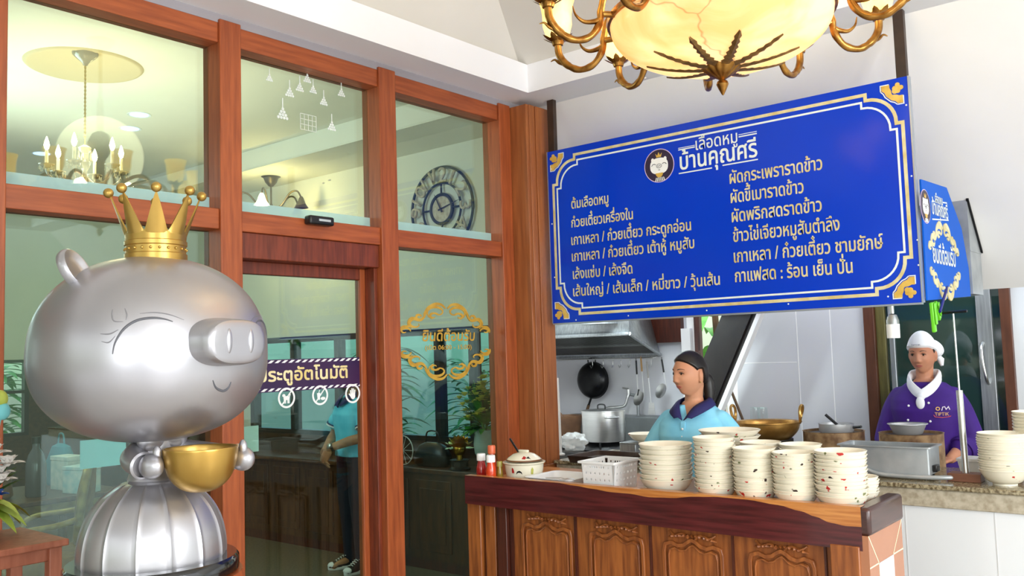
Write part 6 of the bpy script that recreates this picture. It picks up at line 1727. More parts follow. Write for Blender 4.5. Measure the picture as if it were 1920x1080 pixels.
lumpy('plastic_bag', 'crumpled white plastic bag behind the dark tray, left of the burner', 'bag', (bp.x, 4.47, GZ), 0.085, 0.06, 0.055, clearbag, 3, 0.45)
sb_ = at(1172, 845, 'y', 4.50)
smallbox('steel_box', 'small grey steel box on the granite counter left of the woman in light blue', 'box', at(1187, 840, 'y', 4.50).x, 4.50, GZ, 0.055, 0.06, at(1187, 828, 'y', 4.50).z - GZ, alu_m)
cb = at(1205, 822, 'y', 4.50)
o = bpy.data.objects.new('rooster_bowl', bowl_mesh(0.095, 0.05, 0.04, 'rooster_bowl')); COL.objects.link(o); o.location = (at(1203, 822, 'y', 4.50).x + 0.02, 4.50, at(1187, 828, 'y', 4.50).z)
tag(o, 'single cream bowl on the steel box left of the woman in light blue', 'bowl')
# stair rail stick against the tile wall
s0_, s1_ = at(1368, 725, 'y', 5.52), at(1402, 795, 'y', 5.48)
b = MB(); b.tube([s0_, at(1412, 835, 'y', 5.46)], 0.009, 10); tag(b.build('wooden_stick', MATS['worn_wood_grip']), 'thin brown wooden stick leaning on the white tiles right of the woman in light blue', 'stick')
# brass wok on the bench, with ring handles
brasspan = mat('brass_pan', (206, 160, 88), 0.32, metal=0.75, rgb2=(160, 116, 58), scale=10)
wz = at(1445, 794, 'y', 4.78)
RB = 60 / 1667 * CF.dot(wz - CC)
bw_ = thing('brass_wok', 'wide brass pan with ring handles between the woman in light blue and the rusty pot', 'pan', (at(1438, 794, 'y', 4.82).x, 4.82, wz.z))
dp = 0.12
b = MB(); pr = [(RB * sin(a), -dp * cos(a)) for a in [pi / 2 * i / 14 for i in range(15)]]; pr[0] = (0, -dp)
b.lathe(pr + [(RB + 0.012, 0.004), (RB + 0.012, 0.008), (RB - 0.004, 0.004)] + [((RB - 0.006) * sin(a), -(dp - 0.006) * cos(a)) for a in [pi / 2 * i / 14 for i in range(14, 0, -1)]] + [(0, -dp + 0.006)], 56); b.build('pan_body', brasspan, bw_)
for a in (radians(14), radians(190)):
    b = MB(); R_ = 0.048; T = Matrix.Rotation(a, 4, 'Z') @ Matrix.Translation((RB + 0.008, 0, 0.05)) @ Matrix.Rotation(radians(8), 4, 'Y')
    b.tube([T @ Vector((0.004 * sin(2 * q), R_ * 0.8 * cos(q), R_ * sin(q))) for q in [2 * pi * i / 28 for i in range(28)]], 0.008, 8, closed=True); b.build('ring_handle', brasspan, bw_)
b = MB(); b.lathe([(RB * 0.55, BZ - wz.z), (RB * 0.8, BZ - wz.z), (RB * 0.78, -0.088), (RB * 0.72, -0.090), (RB * 0.55, -0.104), (RB * 0.55, BZ - wz.z)], 40)
o = b.build('wok_ring', bm2); o.location = bw_.location; tag(o, 'black burner ring under the wide brass pan', 'stove')
# bench extension under the right hand pots
b2 = thing('side_bench', 'steel work bench behind the grey steel tray, carrying the rusty pots', 'bench', (-1.85, 4.86, 0))
b = MB(); b.box(-0.95, 0.28, -0.20, 0.15, BZ - 0.06, BZ); b.build('bench_top', alu_m, b2, bevel=0.004)
for x in (-0.85, 0.2):
    for y in (-0.15, 0.10): b = MB(); b.box(x, x + 0.04, y, y + 0.04, 0, BZ - 0.06); b.build('leg', alu_m, b2)
# glasses
for i, px_ in enumerate((1436, 1450)):
    g0 = at(px_, 793, 'y', 5.40); o = thing('drinking_glass', 'clear upside-down drinking glass behind the brass pan, %s of the two' % ('left', 'right')[i], 'glass', (g0.x, 5.25 + 0.0 * i, BZ + 0.065), 0, 'glasses behind the brass pan')
    zt_g = at(px_, 764, 'y', 5.25).z - BZ - 0.065
    b = MB(); b.lathe([(0.034, 0), (0.036, 0), (0.028, zt_g), (0, zt_g), (0, zt_g - 0.008), (0.025, zt_g - 0.008)], 28); b.build('glass_body', glass_mat('clear_glass', (0.93, 0.95, 0.95, 1), 1.6) if 'clear_glass' not in MATS else MATS['clear_glass'], o, fix=False)
    b = MB(); b.lathe([(0.033, 0), (0.037, 0), (0.037, 0.003), (0.033, 0.003)], 28); b.build('glass_rim', MATS['clear_glass'], o)
o = thing('dark_crate', 'dark brown crate behind the brass pan holding the glasses', 'crate', (at(1475, 800, 'y', 5.25).x, 5.25, BZ)); b = MB(); b.box(-0.2, 0.17, -0.12, 0.12, 0, 0.05); b.build('crate_body', drk, o, bevel=0.004); b = MB(); b.box(-0.21, 0.18, -0.13, 0.13, 0.05, 0.065); b.build('crate_rim', drk, o, bevel=0.003)
rust = mat('rusty_pot', (172, 138, 98), 0.55, rgb2=(116, 82, 50), scale=22, detail=6, bump=0.15)
def rusty(px0, px1, pyt, pyb, yv, lab):
    c = at((px0 + px1) / 2, (pyt + pyb) / 2, 'y', yv); dp_ = CF.dot(c - CC); R = (px1 - px0) / 2 / 1667 * dp_
    zt, zb = at((px0 + px1) / 2, pyt, 'y', yv).z, BZ
    o = thing('rusty_pot', lab, 'pot', (c.x, yv, zb)); Hh = zt - zb
    b = MB(); b.lathe([(0, 0), (R * 0.97, 0), (R, 0.012), (R, Hh), (R + 0.004, Hh + 0.003), (R - 0.004, Hh + 0.003), (R - 0.006, 0.01), (0, 0.01)], 44); b.build('pot_body', rust, o)
    b = MB(); b.lathe([(0, Hh - 0.010), (R * 0.5, Hh - 0.006), (R - 0.007, Hh - 0.010), (R - 0.007, Hh - 0.016), (0, Hh - 0.018)], 44); b.build('broth_cover', drk, o)
    return c.x, yv, zt, R
x1_, y1_, zt1, R1 = rusty(1509, 1618, 808, 838, 4.84, 'wide rusty brown pot with a small saucepan on it, left of the woman in purple')
x2_, y2_, zt2, R2 = rusty(1653, 1765, 812, 846, 4.66 + 0.12, 'wide rusty brown pot under a steel bowl in front of the woman in purple')
alum = mat('dull_aluminium', (206, 206, 206), 0.40, metal=0.55, vary=0.1, scale=14)
sp_r = 31 / 1667 * CF.dot(Vector((x1_, y1_, zt1)) - CC); zsp = at(1568, 794, 'y', y1_).z
o = thing('saucepan', 'small aluminium saucepan with a dark handle on the left rusty pot', 'saucepan', (at(1568, 800, 'y', y1_).x, y1_, zt1 - 0.006)); Hh = zsp - zt1 + 0.006
b = MB(); b.lathe([(0, 0), (sp_r * 0.92, 0), (sp_r, 0.01), (sp_r, Hh), (sp_r + 0.004, Hh), (sp_r - 0.004, Hh), (sp_r - 0.005, 0.01), (0, 0.008)], 36); b.build('pan_body', alum, o)
b = MB(); b.tube([(sp_r, 0, Hh * 0.6), (sp_r + 0.05, -0.02, Hh * 0.75)], 0.007, 8); b.build('handle', black_m, o)
o2 = thing('ladle', 'black ladle handle rising from the small aluminium saucepan', 'ladle', (o.location.x - 0.02, y1_, zt1 + 0.01)); b = MB(); b.tube([(0.03, 0, 0.02), (-0.035, 0, Hh + 0.03)], 0.008, 8); b.build('handle', black_m, o2); b = MB(); b.sphere((0.035, 0, 0.016), 0.02, 0.02, 0.012, 12, 8); b.build('scoop', steel_m, o2)
rb = 33 / 1667 * CF.dot(Vector((x2_, y2_, zt2)) - CC); zt_b = at(1702, 795, 'y', y2_).z
o = tag(None or bpy.data.objects.new('steel_bowl', None), 'shiny steel mixing bowl on the right rusty pot', 'bowl'); COL.objects.link(o); o.location = (at(1702, 805, 'y', y2_).x, y2_, zt2 - 0.006); Hh = zt_b - zt2 + 0.006
b = MB(); b.lathe([(0, 0), (rb * 0.7, 0), (rb * 0.78, 0.006), (rb * 0.95, Hh * 0.8), (rb, Hh)], 40); b.lathe([(rb, Hh), (rb + 0.006, Hh + 0.002), (rb - 0.002, Hh), (rb * 0.93, Hh * 0.8), (rb * 0.76, 0.01), (0, 0.008)], 40); b.build('bowl_body', alum, o)
b = MB(); b.lathe([(rb + 0.002, Hh - 0.002), (rb + 0.007, Hh), (rb + 0.007, Hh + 0.003), (rb, Hh + 0.003)], 40); b.build('rolled_rim', alum, o)
pb2 = at(1637, 838, 'y', 4.75)
lumpy('plastic_bag', 'crumpled clear plastic bag between the two rusty pots', 'bag', (pb2.x, 4.83, BZ), 0.055, 0.06, 0.085, clearbag, 8, 0.5)
# grey steel food tray with a hose
t0_, t1_ = at(1622, 842, 'y', 4.25), at(1730, 888, 'y', 4.15)
tx0 = at(1622, 870, 'y', 4.2).x; tx1 = at(1738, 870, 'y', 4.14).x
ty0, ty1 = 4.14, 4.30
ft = thing('steel_food_tray', 'grey steel bain-marie box with a curved hose in front of the woman in purple', 'tray', ((tx0 + tx1) / 2 - 0.04, 4.225, GZ))
zt3 = at(1730, 842, 'y', ty0).z - GZ
hx = (tx1 - tx0) / 2 + 0.05; hy = 0.085
galv = mat('galvanised_steel', (186, 190, 192), 0.40, metal=0.5, rgb2=(160, 166, 170), scale=8)
b = MB(); b.loft([rr_(hx, hy, 0.02, 0.008, 3), rr_(hx, hy, zt3, 0.008, 3), rr_(hx + 0.012, hy + 0.012, zt3 + 0.002, 0.012, 3), rr_(hx + 0.012, hy + 0.012, zt3 + 0.008, 0.012, 3), rr_(hx - 0.006, hy - 0.006, zt3 + 0.006, 0.008, 3), rr_(hx - 0.006, hy - 0.006, 0.03, 0.008, 3)]); b.build('box_body', galv, ft)
for sx_ in (-1, 1):
    for sy_ in (-1, 1): b = MB(); b.cyl(0.012, 0, 0.022, (sx_ * (hx - 0.03), sy_ * (hy - 0.03), 0), 12); b.build('foot', black_m, ft)
b = MB(); b.tube(spline([(-hx - 0.04, -hy + 0.02, 0.11), (-hx + 0.02, -hy - 0.018, 0.075), (-hx + 0.12, -hy - 0.022, 0.035), (0.0, -hy - 0.024, 0.016), (hx - 0.02, -hy - 0.024, 0.014), (hx + 0.08, -hy + 0.0, 0.016), (hx + 0.11, -hy + 0.08, 0.016)], 6), 0.010, 10); b.build('hose', galv, ft)
b = MB(); b.box(hx + 0.001, hx + 0.02, -0.05, 0.0, 0.03, 0.06); b.build('gas_valve', black_m, ft, bevel=0.004)
wc = at(1828, 885, 'y', 4.38)
o = thing('lidded_tub', 'white plastic tub behind the wooden block on the granite counter', 'tub', (wc.x, 4.40, GZ)); zz_ = at(1828, 858, 'y', 4.4).z - GZ
b = MB(); b.loft([rr_(0.05, 0.05, 0, 0.01), rr_(0.062, 0.062, zz_ * 0.85, 0.012)]); b.build('tub_body', wpl, o); b = MB(); b.loft([rr_(0.066, 0.066, zz_ * 0.85, 0.014), rr_(0.066, 0.066, zz_, 0.014)]); b.build('lid', wpl, o)
# hanging under the sign: bottle and clips
hb = at(1672, 575, 'y', 4.02)
o = thing('hanging_lamp_tube', 'small steel and white cylinder hanging under the right end of the menu board', 'lamp', (hb.x, 4.02, 1.706))
zA = at(1672, 588, 'y', 4.02).z - 1.706; zB = at(1674, 634, 'y', 4.02).z - 1.706
b = MB(); b.cyl(0.009, zA, 0.0, seg=14); b.build('stem', steel_m, o); b = MB(); b.lathe([(0, zB + 0.004), (0.026, zB + 0.004), (0.026, zA - 0.03), (0.018, zA - 0.006), (0, zA)], 24); b.build('body', alu_m, o); b = MB(); b.lathe([(0, zB), (0.0265, zB), (0.0275, zB + 0.06), (0, zB + 0.06)], 24); b.build('sleeve', wpl, o)
gcl = mat('lime_green_plastic', (112, 212, 40), 0.35, vary=0.1)
for i, (px_, an, lab) in enumerate(((1757, 8, 'lime green plastic peg hanging straight down under the blue side panel'), (1768, 38, 'lime green plastic peg tilted under the blue side panel'))):
    p = at(px_, 572, 'x', XS); o = thing('plastic_peg', lab, 'peg', (XS - 0.004, 4.10 + 0.055 * i, 1.716), 0, 'lime green pegs')
    T = Matrix.Rotation(radians(an), 4, 'X'); ln = 0.13 if i == 0 else 0.09
    b = MB(); b.box(-0.008, 0.008, -0.014, 0.014, -ln, 0.0, 0, T); b.build('jaw', gcl, o, bevel=0.004); b = MB(); b.box(0.009, 0.016, -0.012, 0.012, -ln * 0.75, -0.004, 0, T); b.build('lever', gcl, o, bevel=0.003)
b = MB(); T = Matrix.Translation((XS + 0.03, 4.20, 1.725)) @ Matrix.Rotation(radians(-58), 4, 'X')
o = thing('ballpoint_pen', 'dark blue pen tucked slantwise beside the lime green pegs', 'pen', (XS + 0.022, 4.20, 1.735)); M_ = Matrix.Rotation(radians(-52), 4, 'X')
b = MB(); b.tube([M_ @ Vector((0, 0, -0.10)), M_ @ Vector((0, 0, 0.06))], 0.006, 10); b.build('barrel', mat('navy_plastic', (24, 30, 120), 0.35, vary=0.1), o); b = MB(); b.tube([M_ @ Vector((0, 0, 0.06)), M_ @ Vector((0, 0, 0.09))], [0.006, 0.003], 10); b.build('cap', MATS['navy_plastic'], o)
# galvanised duct through the bulkhead
du = thing('flue_duct', 'galvanised steel duct rising through the white bulkhead right of the blue side panel', 'duct', (-1.04, 4.62, 0))
def bz(y): return SOF + (y - 4.1) * (1.812 - SOF) / 1.1
x0d, x1d = -1.50 + 1.04, -0.005
pf = [(4.80, 1.775), (5.02, 1.775), (5.02, bz(5.02) - 0.004), (4.80, bz(4.80) - 0.004)]
b = MB(); b.add([(x0d, y - 4.62, z) for y, z in pf] + [(x1d, y - 4.62, z) for y, z in pf], [(0, 1, 2, 3), (7, 6, 5, 4), (0, 4, 5, 1), (1, 5, 6, 2), (2, 6, 7, 3), (3, 7, 4, 0)], 0, False)
b.box(x0d, x1d + 0.003, 4.797 - 4.62, 5.023 - 4.62, 1.985, 1.992)
b.build('duct_body', galv, du)
b = MB(); pf = [(4.795, bz(4.795) - 0.012), (5.025, bz(5.025) - 0.012), (5.025, bz(5.025) - 0.002), (4.795, bz(4.795) - 0.002)]
q8(b, [(x1d - 0.002, y - 4.62, z) for y, z in pf] + [(x1d + 0.010, y - 4.62, z) for y, z in pf]); b.build('black_seal', black_m, du)
# outdoor plants seen through the gaps
palm_m = mat('bright_palm_leaf', (120, 200, 70), 0.5, rgb2=(70, 160, 40), scale=10)
def plant(name, lab, c, h, n, ln, seed, m):
    r = random.Random(seed); o = thing(name, lab, 'plant', c); b = MB()
    for i in range(n):
        a = r.uniform(0, 2 * pi); zz = r.uniform(0.4, 1.0) * h; d = (cos(a), sin(a), r.uniform(0.0, 0.9)); leaf(b, (0.1 * cos(a), 0.1 * sin(a), zz), d, ln * r.uniform(0.6, 1.1), ln * 0.17, 0, 0.5, 6)
    b.build('fronds', m, o); b = MB(); b.tube([(0, 0, 0), (0.03, 0.02, h * 0.5), (0, 0, h)], 0.03, 8); b.build('stem', bw, o); return o
pg = at(1330, 612, 'y', 7.2)
plant('palm_plant', 'bright green palm seen through the narrow opening beside the dark stair beam', (pg.x, 7.3, 0), 2.1, 46, 0.55, 5, palm_m)
for i, (x, y, h, sd_, lab) in enumerate(((-7.3, 6.6, 1.7, 21, 'leafy garden shrub outside the dining room window, leftmost of the row'), (-6.3, 6.9, 1.5, 22, 'leafy garden shrub outside the dining room window, in the middle of the row'), (-5.35, 7.1, 1.3, 23, 'low leafy garden shrub outside the dining room window, rightmost of the row'))):
    plant('garden_shrub', lab, (x, y, 0), h, 90, 0.42, sd_, leafg_m)
plant('garden_shrub', 'dense garden shrub outside the small far left window', (-10.2, 3.7, 0), 1.7, 120, 0.5, 31, leafg_m)
# ================================================================== PEOPLE
def skin_mat(name, c, c2): return mat(name, c, 0.5, rgb2=c2, scale=9, lo=0.2, hi=0.7, sss=0.08, spec=0.35)


lip_m = mat('lip_skin', (168, 84, 74), 0.45, vary=0.06)
brow_m = mat('eyebrow_hair', (46, 32, 28), 0.7, vary=0.1)
eyew_m = mat('eye_white', (226, 220, 212), 0.25, vary=0.02)
iris_m = mat('dark_iris', (34, 22, 16), 0.15, vary=0.1)
hair_m = mat('black_hair', (26, 20, 18), 0.42, rgb2=(14, 11, 10), scale=30, stretch=(1, 1, 0.15), bump=0.25)


def ga(x, s): return math.exp(-(x / s) ** 2)


def head_shape(d):
    """unit direction -> point of a head looking along -y, centred between chin and crown"""
    x, y, z = d.x * 0.073, d.y * 0.094, d.z * 0.113
    t = max(0, -z / 0.113)
    x *= 1 - 0.24 * t ** 1.7
    if y > 0: y *= 1 - 0.50 * t ** 1.3
    else: y *= 1 - 0.06 * t
    if d.z > 0: x *= 1 + 0.04 * d.z
    if y < 0:
        fr = min(1, -d.y * 1.6)
        dy = 0
        nz = 0.0
        if -0.046 < z < 0.03:
            q = (0.03 - z) / 0.062
            nz = 0.003 + 0.0135 * min(1, q) ** 1.5 if z > -0.032 else 0.0165 * max(0, 1 - (-0.032 - z) / 0.012)
        dy -= nz * ga(x, 0.010 + 0.007 * max(0, (0.01 - z) / 0.04))
        dy -= 0.006 * ga(abs(x) - 0.0125, 0.007) * ga(z + 0.031, 0.008)
        for s_ in (-1, 1):
            dy += 0.009 * ga(x - s_ * 0.031, 0.016) * ga(z - 0.008, 0.011)
            dy -= 0.004 * ga(x - s_ * 0.030, 0.022) * ga(z - 0.030, 0.010)
            dy -= 0.005 * ga(x - s_ * 0.044, 0.020) * ga(z + 0.028, 0.022)
        dy -= 0.0060 * ga(x, 0.021) * ga(z + 0.0545, 0.0050)
        dy -= 0.0065 * ga(x, 0.018) * ga(z + 0.0645, 0.0055)
        dy += 0.003 * ga(x, 0.02) * ga(z + 0.0595, 0.0022)
        dy -= 0.010 * ga(x, 0.024) * ga(z + 0.096, 0.016)
        y += dy * fr
        y = max(y, -0.096 - 0.03 * ga(x, 0.02))
    return Vector((x, y, z))


def sphere_grid(n, k, fun):
    vs = [fun(Vector((0, 0, -1)))]; fs = []
    for i in range(1, k):
        e_ = -pi / 2 + pi * i / k
        for j in range(n):
            a = 2 * pi * j / n; vs.append(fun(Vector((cos(e_) * cos(a), cos(e_) * sin(a), sin(e_)))))
    vs.append(fun(Vector((0, 0, 1))))
    for j in range(n):
        fs.append((0, 1 + (j + 1) % n, 1 + j)); fs.append((len(vs) - 1, 1 + (k - 2) * n + j, 1 + (k - 2) * n + (j + 1) % n))
    for i in range(k - 2):
        for j in range(n):
            a, c = 1 + i * n + j, 1 + i * n + (j + 1) % n; fs.append((a, c, c + n, a + n))
    return vs, fs


def fuse(b, voxel, name, mats, smooth=0):
    """one continuous closed surface from overlapping closed shapes"""
    me = b.mesh(name, mats); o = bpy.data.objects.new(name, me); COL.objects.link(o)
    m = o.modifiers.new('fuse', 'REMESH'); m.mode = 'VOXEL'; m.voxel_size = voxel; m.use_smooth_shade = True
    if smooth:
        q = o.modifiers.new('smooth', 'SMOOTH'); q.factor = 0.5; q.iterations = smooth
    dg = bpy.context.evaluated_depsgraph_get()
    m2 = bpy.data.meshes.new_from_object(o.evaluated_get(dg)); m2.name = name
    bpy.data.objects.remove(o)
    m2.polygons.foreach_set('use_smooth', [True] * len(m2.polygons))
    m2.materials.clear()
    for q in (mats if isinstance(mats, (list, tuple)) else [mats]): m2.materials.append(q)
    return m2


def face_patch(name, parent, HM, m, kfun, off, az, el, n=70, k=50):
    """a thin relief lying on the face where kfun > 0, sinking into the skin at its edge"""
    P = []; V = []
    for i in range(k + 1):
        e_ = sm(el[0], el[1], i / k)
        for j in range(n + 1):
            a = -pi / 2 + sm(az[0], az[1], j / n); d = Vector((cos(e_) * cos(a), cos(e_) * sin(a), sin(e_)))
            p = head_shape(d); kv = kfun(p); t_ = max(0, min(1, (kv + 0.0008) / 0.0022)); g = Vector((d.x / 0.073, d.y / 0.094, d.z / 0.113)).normalized()
            P.append(HM @ (p + g * sm(-0.003, off, t_))); V.append(kv > -0.0018)
    fs = [(i * (n + 1) + j, i * (n + 1) + j + 1, (i + 1) * (n + 1) + j + 1, (i + 1) * (n + 1) + j) for i in range(k) for j in range(n)]
    fs = [f for f in fs if any(V[q] for q in f)]
    used = sorted({q for f in fs for q in f}); mp = {q: i for i, q in enumerate(used)}
    b = MB(); b.add([P[q] for q in used], [tuple(mp[q] for q in f) for f in fs]); return b.build(name, m, parent)


def limb(b, pts, rs, seg=18):
    P = spline(pts, 5); n = len(pts); R = []
    for i in range(len(P)):
        t_ = i / (len(P) - 1) * (n - 1); k = min(int(t_), n - 2); R.append(sm(rs[k], rs[k + 1], t_ - k))
    b.tube(P, R, seg); b.sphere(pts[0], rs[0] * 0.99, seg=16, rings=10); b.sphere(pts[-1], rs[-1] * 0.99, seg=16, rings=10)


def hand(b, wrist, fwd, palm_n, side, curl=0.35, s=1.0):
    """palm with five unequal bent fingers; fwd along the hand, palm_n out of the palm, side = thumb side"""
    f = Vector(fwd).normalized(); n = (Vector(palm_n) - f * f.dot(Vector(palm_n))).normalized(); l = f.cross(n) * (1 if side > 0 else -1)
    w = Vector(wrist)
    B = Matrix((l, f, n)).transposed().to_4x4()
    b.sphere(w + f * 0.045 * s, 0.040 * s, 0.050 * s, 0.014 * s, 18, 12, 0, B)
    for i, (off, ln) in enumerate(((0.030, 0.068), (0.010, 0.078), (-0.010, 0.072), (-0.029, 0.056))):
        p = w + f * 0.080 * s + l * off * s; pts = [p - f * 0.03 * s, p]; d = f.copy(); an = 0
        for k, fr in enumerate((0.42, 0.33, 0.25)):
            an += curl * (0.7 + 0.3 * k); dd = f * cos(an) + n * sin(an); pts.append(pts[-1] + dd * ln * fr * s)
        b.tube(pts, [0.0082 * s, 0.0088 * s, 0.0082 * s, 0.0076 * s, 0.0062 * s], 10); b.sphere(pts[-1], 0.0062 * s, seg=10, rings=6)
    p = w + f * 0.025 * s + l * 0.030 * s
    pts = [p - l * 0.01, p + (l * 0.7 + f * 0.6) * 0.028 * s, p + (l * 0.75 + f * 1.5) * 0.032 * s + n * 0.008 * s, p + (l * 0.6 + f * 2.2) * 0.032 * s + n * 0.018 * s]
    b.tube(pts, [0.011 * s, 0.0105 * s, 0.009 * s, 0.007 * s], 10); b.sphere(pts[-1], 0.007 * s, seg=10, rings=6)


TORSO = [(0.80, 0.160, 0.105, 0.01), (0.88, 0.155, 0.105, 0.01), (0.97, 0.132, 0.092, 0.0), (1.07, 0.145, 0.104, -0.004), (1.15, 0.158, 0.110, -0.004), (1.20, 0.158, 0.096, 0.004), (1.235, 0.142, 0.076, 0.012), (1.262, 0.110, 0.064, 0.018), (1.288, 0.074, 0.056, 0.02), (1.315, 0.054, 0.050, 0.02)]


def torso_rings(grow, z0, z1, gx=1.0):
    P = [(z, w, d, y) for z, w, d, y in TORSO]
    out = []; n = 40
    for i in range(len(P) - 1):
        for k in range(4):
            t_ = k / 4; z, w, d, y = (sm(P[i][q], P[i + 1][q], t_) for q in range(4))
            if z0 <= z <= z1 + 0.03: out.append([Vector(((w * gx + grow) * spw(cos(a), 0.85), y + (d + grow) * spw(sin(a), 0.85), z)) for a in [2 * pi * j / n for j in range(n)]])
    return out


def person(label, loc, rz, sc, skin, head_rot, head_off, arms, garment, gx=1.0, hs=1.0):
    root = thing('person', label, 'person', loc, rz); root.scale = (sc, sc, sc)
    HM = Matrix.Translation(Vector((0, -0.012, 1.443)) + Vector(head_off)) @ Matrix.Rotation(head_rot[0], 4, 'Z') @ Matrix.Rotation(head_rot[1], 4, 'X') @ Matrix.Scale(hs, 4)
    b = MB(); vs, fs = sphere_grid(120, 96, head_shape); b.add([HM @ v for v in vs], fs)
    for s_ in (-1, 1):     # ears
        b.sphere(HM @ Vector((s_ * 0.074, 0.012, -0.005)), 0.010, 0.017, 0.030, 14, 10, 0, HM.to_3x3().to_4x4() @ Matrix.Rotation(s_ * 0.35, 4, 'Z'))
        b.sphere(HM @ Vector((s_ * 0.072, 0.008, -0.030)), 0.007, 0.009, 0.011, 10, 8, 0)
    limb(b, [HM @ Vector((0, 0.022, -0.055)), (0, 0.012, 1.33), (0, 0.022, 1.25)], [0.046, 0.043, 0.058])
    b.loft(torso_rings(0, 0.78, 1.32, gx))
    for s_, el, wr, hd in arms:
        sh_ = Vector((s_ * 0.148 * gx, 0.012, 1.205)); limb(b, [sh_, sm(sh_, Vector(el), 0.5) + Vector((s_ * 0.006, 0, 0)), el, sm(Vector(el), Vector(wr), 0.45), wr], [0.046, 0.043, 0.037, 0.036, 0.026]); hand(b, wr, *hd)
    for s_ in (-1, 1):
        limb(b, [(s_ * 0.082, 0.01, 0.84), (s_ * 0.085, 0.0, 0.62), (s_ * 0.085, -0.006, 0.45), (s_ * 0.086, 0.012, 0.30), (s_ * 0.088, 0.018, 0.085)], [0.088, 0.074, 0.055, 0.052, 0.036])
        limb(b, [(s_ * 0.088, 0.035, 0.045), (s_ * 0.092, -0.04, 0.045), (s_ * 0.098, -0.125, 0.026)], [0.036, 0.036, 0.022])
    me = fuse(b, 0.0034, 'body', [skin, lip_m, brow_m], 2)
    body = bpy.data.objects.new('body', me); COL.objects.link(body); body.parent = root
    def lipk(c):
        ax = abs(c.x) / 0.0225; top = -0.0515 - 0.0022 * ga(c.x, 0.004) + 0.0008; q = 1 - ax ** 2.2
        return min(c.z - (-0.0595 - 0.0085 * max(0, q)), (-0.0595 + 0.0068 * max(0, q) - 0.0012 * ga(c.x, 0.0035)) - c.z) if q > 0 else -0.01
    face_patch('lips', body, HM, lip_m, lipk, 0.0016, (-0.42, 0.42), (-0.80, -0.28))
    for s_ in (-1, 1):
        def browk(c, s_=s_):
            x = c.x * s_; u = (x - 0.013) / 0.036
            if u < 0 or u > 1: return -0.01
            return 0.0030 * (1 - 0.55 * u) * (min(1, u * 6)) - abs(c.z - (0.0275 + 0.0062 * sin(pi * min(1, u * 0.9)) - 0.002 * u))
        face_patch('eyebrow', body, HM, brow_m, browk, 0.0018, (0.05, 0.95) if s_ > 0 else (-0.95, -0.05), (0.10, 0.52))
    for s_ in (-1, 1):
        e_ = MB(); M_ = HM @ Matrix.Translation((s_ * 0.0305, -0.0745, 0.0075)) @ Matrix.Rotation(s_ * 0.28, 4, 'Z')
        e_.sphere((0, 0, 0), 0.0142, 0.0088, 0.0062, 18, 12, 0, M_)
        e_.v = [tuple(M_ @ Vector((0, 0, 0)) + Vector(v) - Vector((0, 0, 0))) if False else v for v in e_.v]
        c0 = M_ @ Vector((0, 0, 0)); e_.v = [tuple(Vector(v) + c0) for v in e_.v]
        q = M_ @ Vector((0, -0.0062, 0)); k = len(e_.v); e_.sphere(q, 0.0060, 0.003, 0.0060, 14, 8, 1, HM.to_3x3().to_4x4())
        e_.build('eye', [eyew_m, iris_m], body)
        lid = MB(); lid.tube([HM @ Vector((s_ * x, y, z)) for x, y, z in ((0.0155, -0.0815, 0.0065), (0.023, -0.0845, 0.0135), (0.031, -0.083, 0.0150), (0.039, -0.078, 0.0125), (0.0455, -0.071, 0.0065))], [0.001, 0.0018, 0.002, 0.0018, 0.0008], 6); lid.build('upper_lash', brow_m, body)
    return root, body, HM


def garment_mesh(name, parent, m, grow, z0, z1, sleeves, voxel=0.006, gx=1.0, extra=None, sm_=4, neck_v=None):
    b = MB(); b.loft(torso_rings(grow, z0, z1, gx))
    for pts, rs in sleeves: limb(b, pts, rs)
    if extra: extra(b)
    me = fuse(b, voxel, name, m, sm_)
    if neck_v:                       # the neckline sinks under the skin
        for v in me.vertices:
            t_ = max(0, min(1, (neck_v(v.co) + 0.003) / 0.014)); t_ = t_ * t_ * (3 - 2 * t_)
            if t_ > 0:
                d = Vector((v.co.x, v.co.y - 0.02, 0)); l = d.length
                if l > 1e-4: v.co -= d / l * min(l * 0.9, 0.05) * t_
        me.update()
    o = bpy.data.objects.new(name, me); COL.objects.link(o); o.parent = parent
    return o


def vneck(depth):
    def f(c):
        k = c.z - 1.290
        if c.y < 0.0: k = max(k, min(c.z - depth, 0.042 * max(0, (c.z - depth) / (1.292 - depth)) ** 0.9 - abs(c.x)))
        return k
    return f


def trousers(parent, m, foot=True):
    b = MB(); b.loft(torso_rings(0.012, 0.78, 0.98))
    for s_ in (-1, 1): limb(b, [(s_ * 0.084, 0.012, 0.86), (s_ * 0.088, 0.0, 0.62), (s_ * 0.088, -0.002, 0.45), (s_ * 0.088, 0.012, 0.28), (s_ * 0.09, 0.018, 0.085)], [0.100, 0.088, 0.072, 0.066, 0.058])
    o = bpy.data.objects.new('trousers', fuse(b, 0.007, 'trousers', m, 3)); COL.objects.link(o); o.parent = parent
    return o


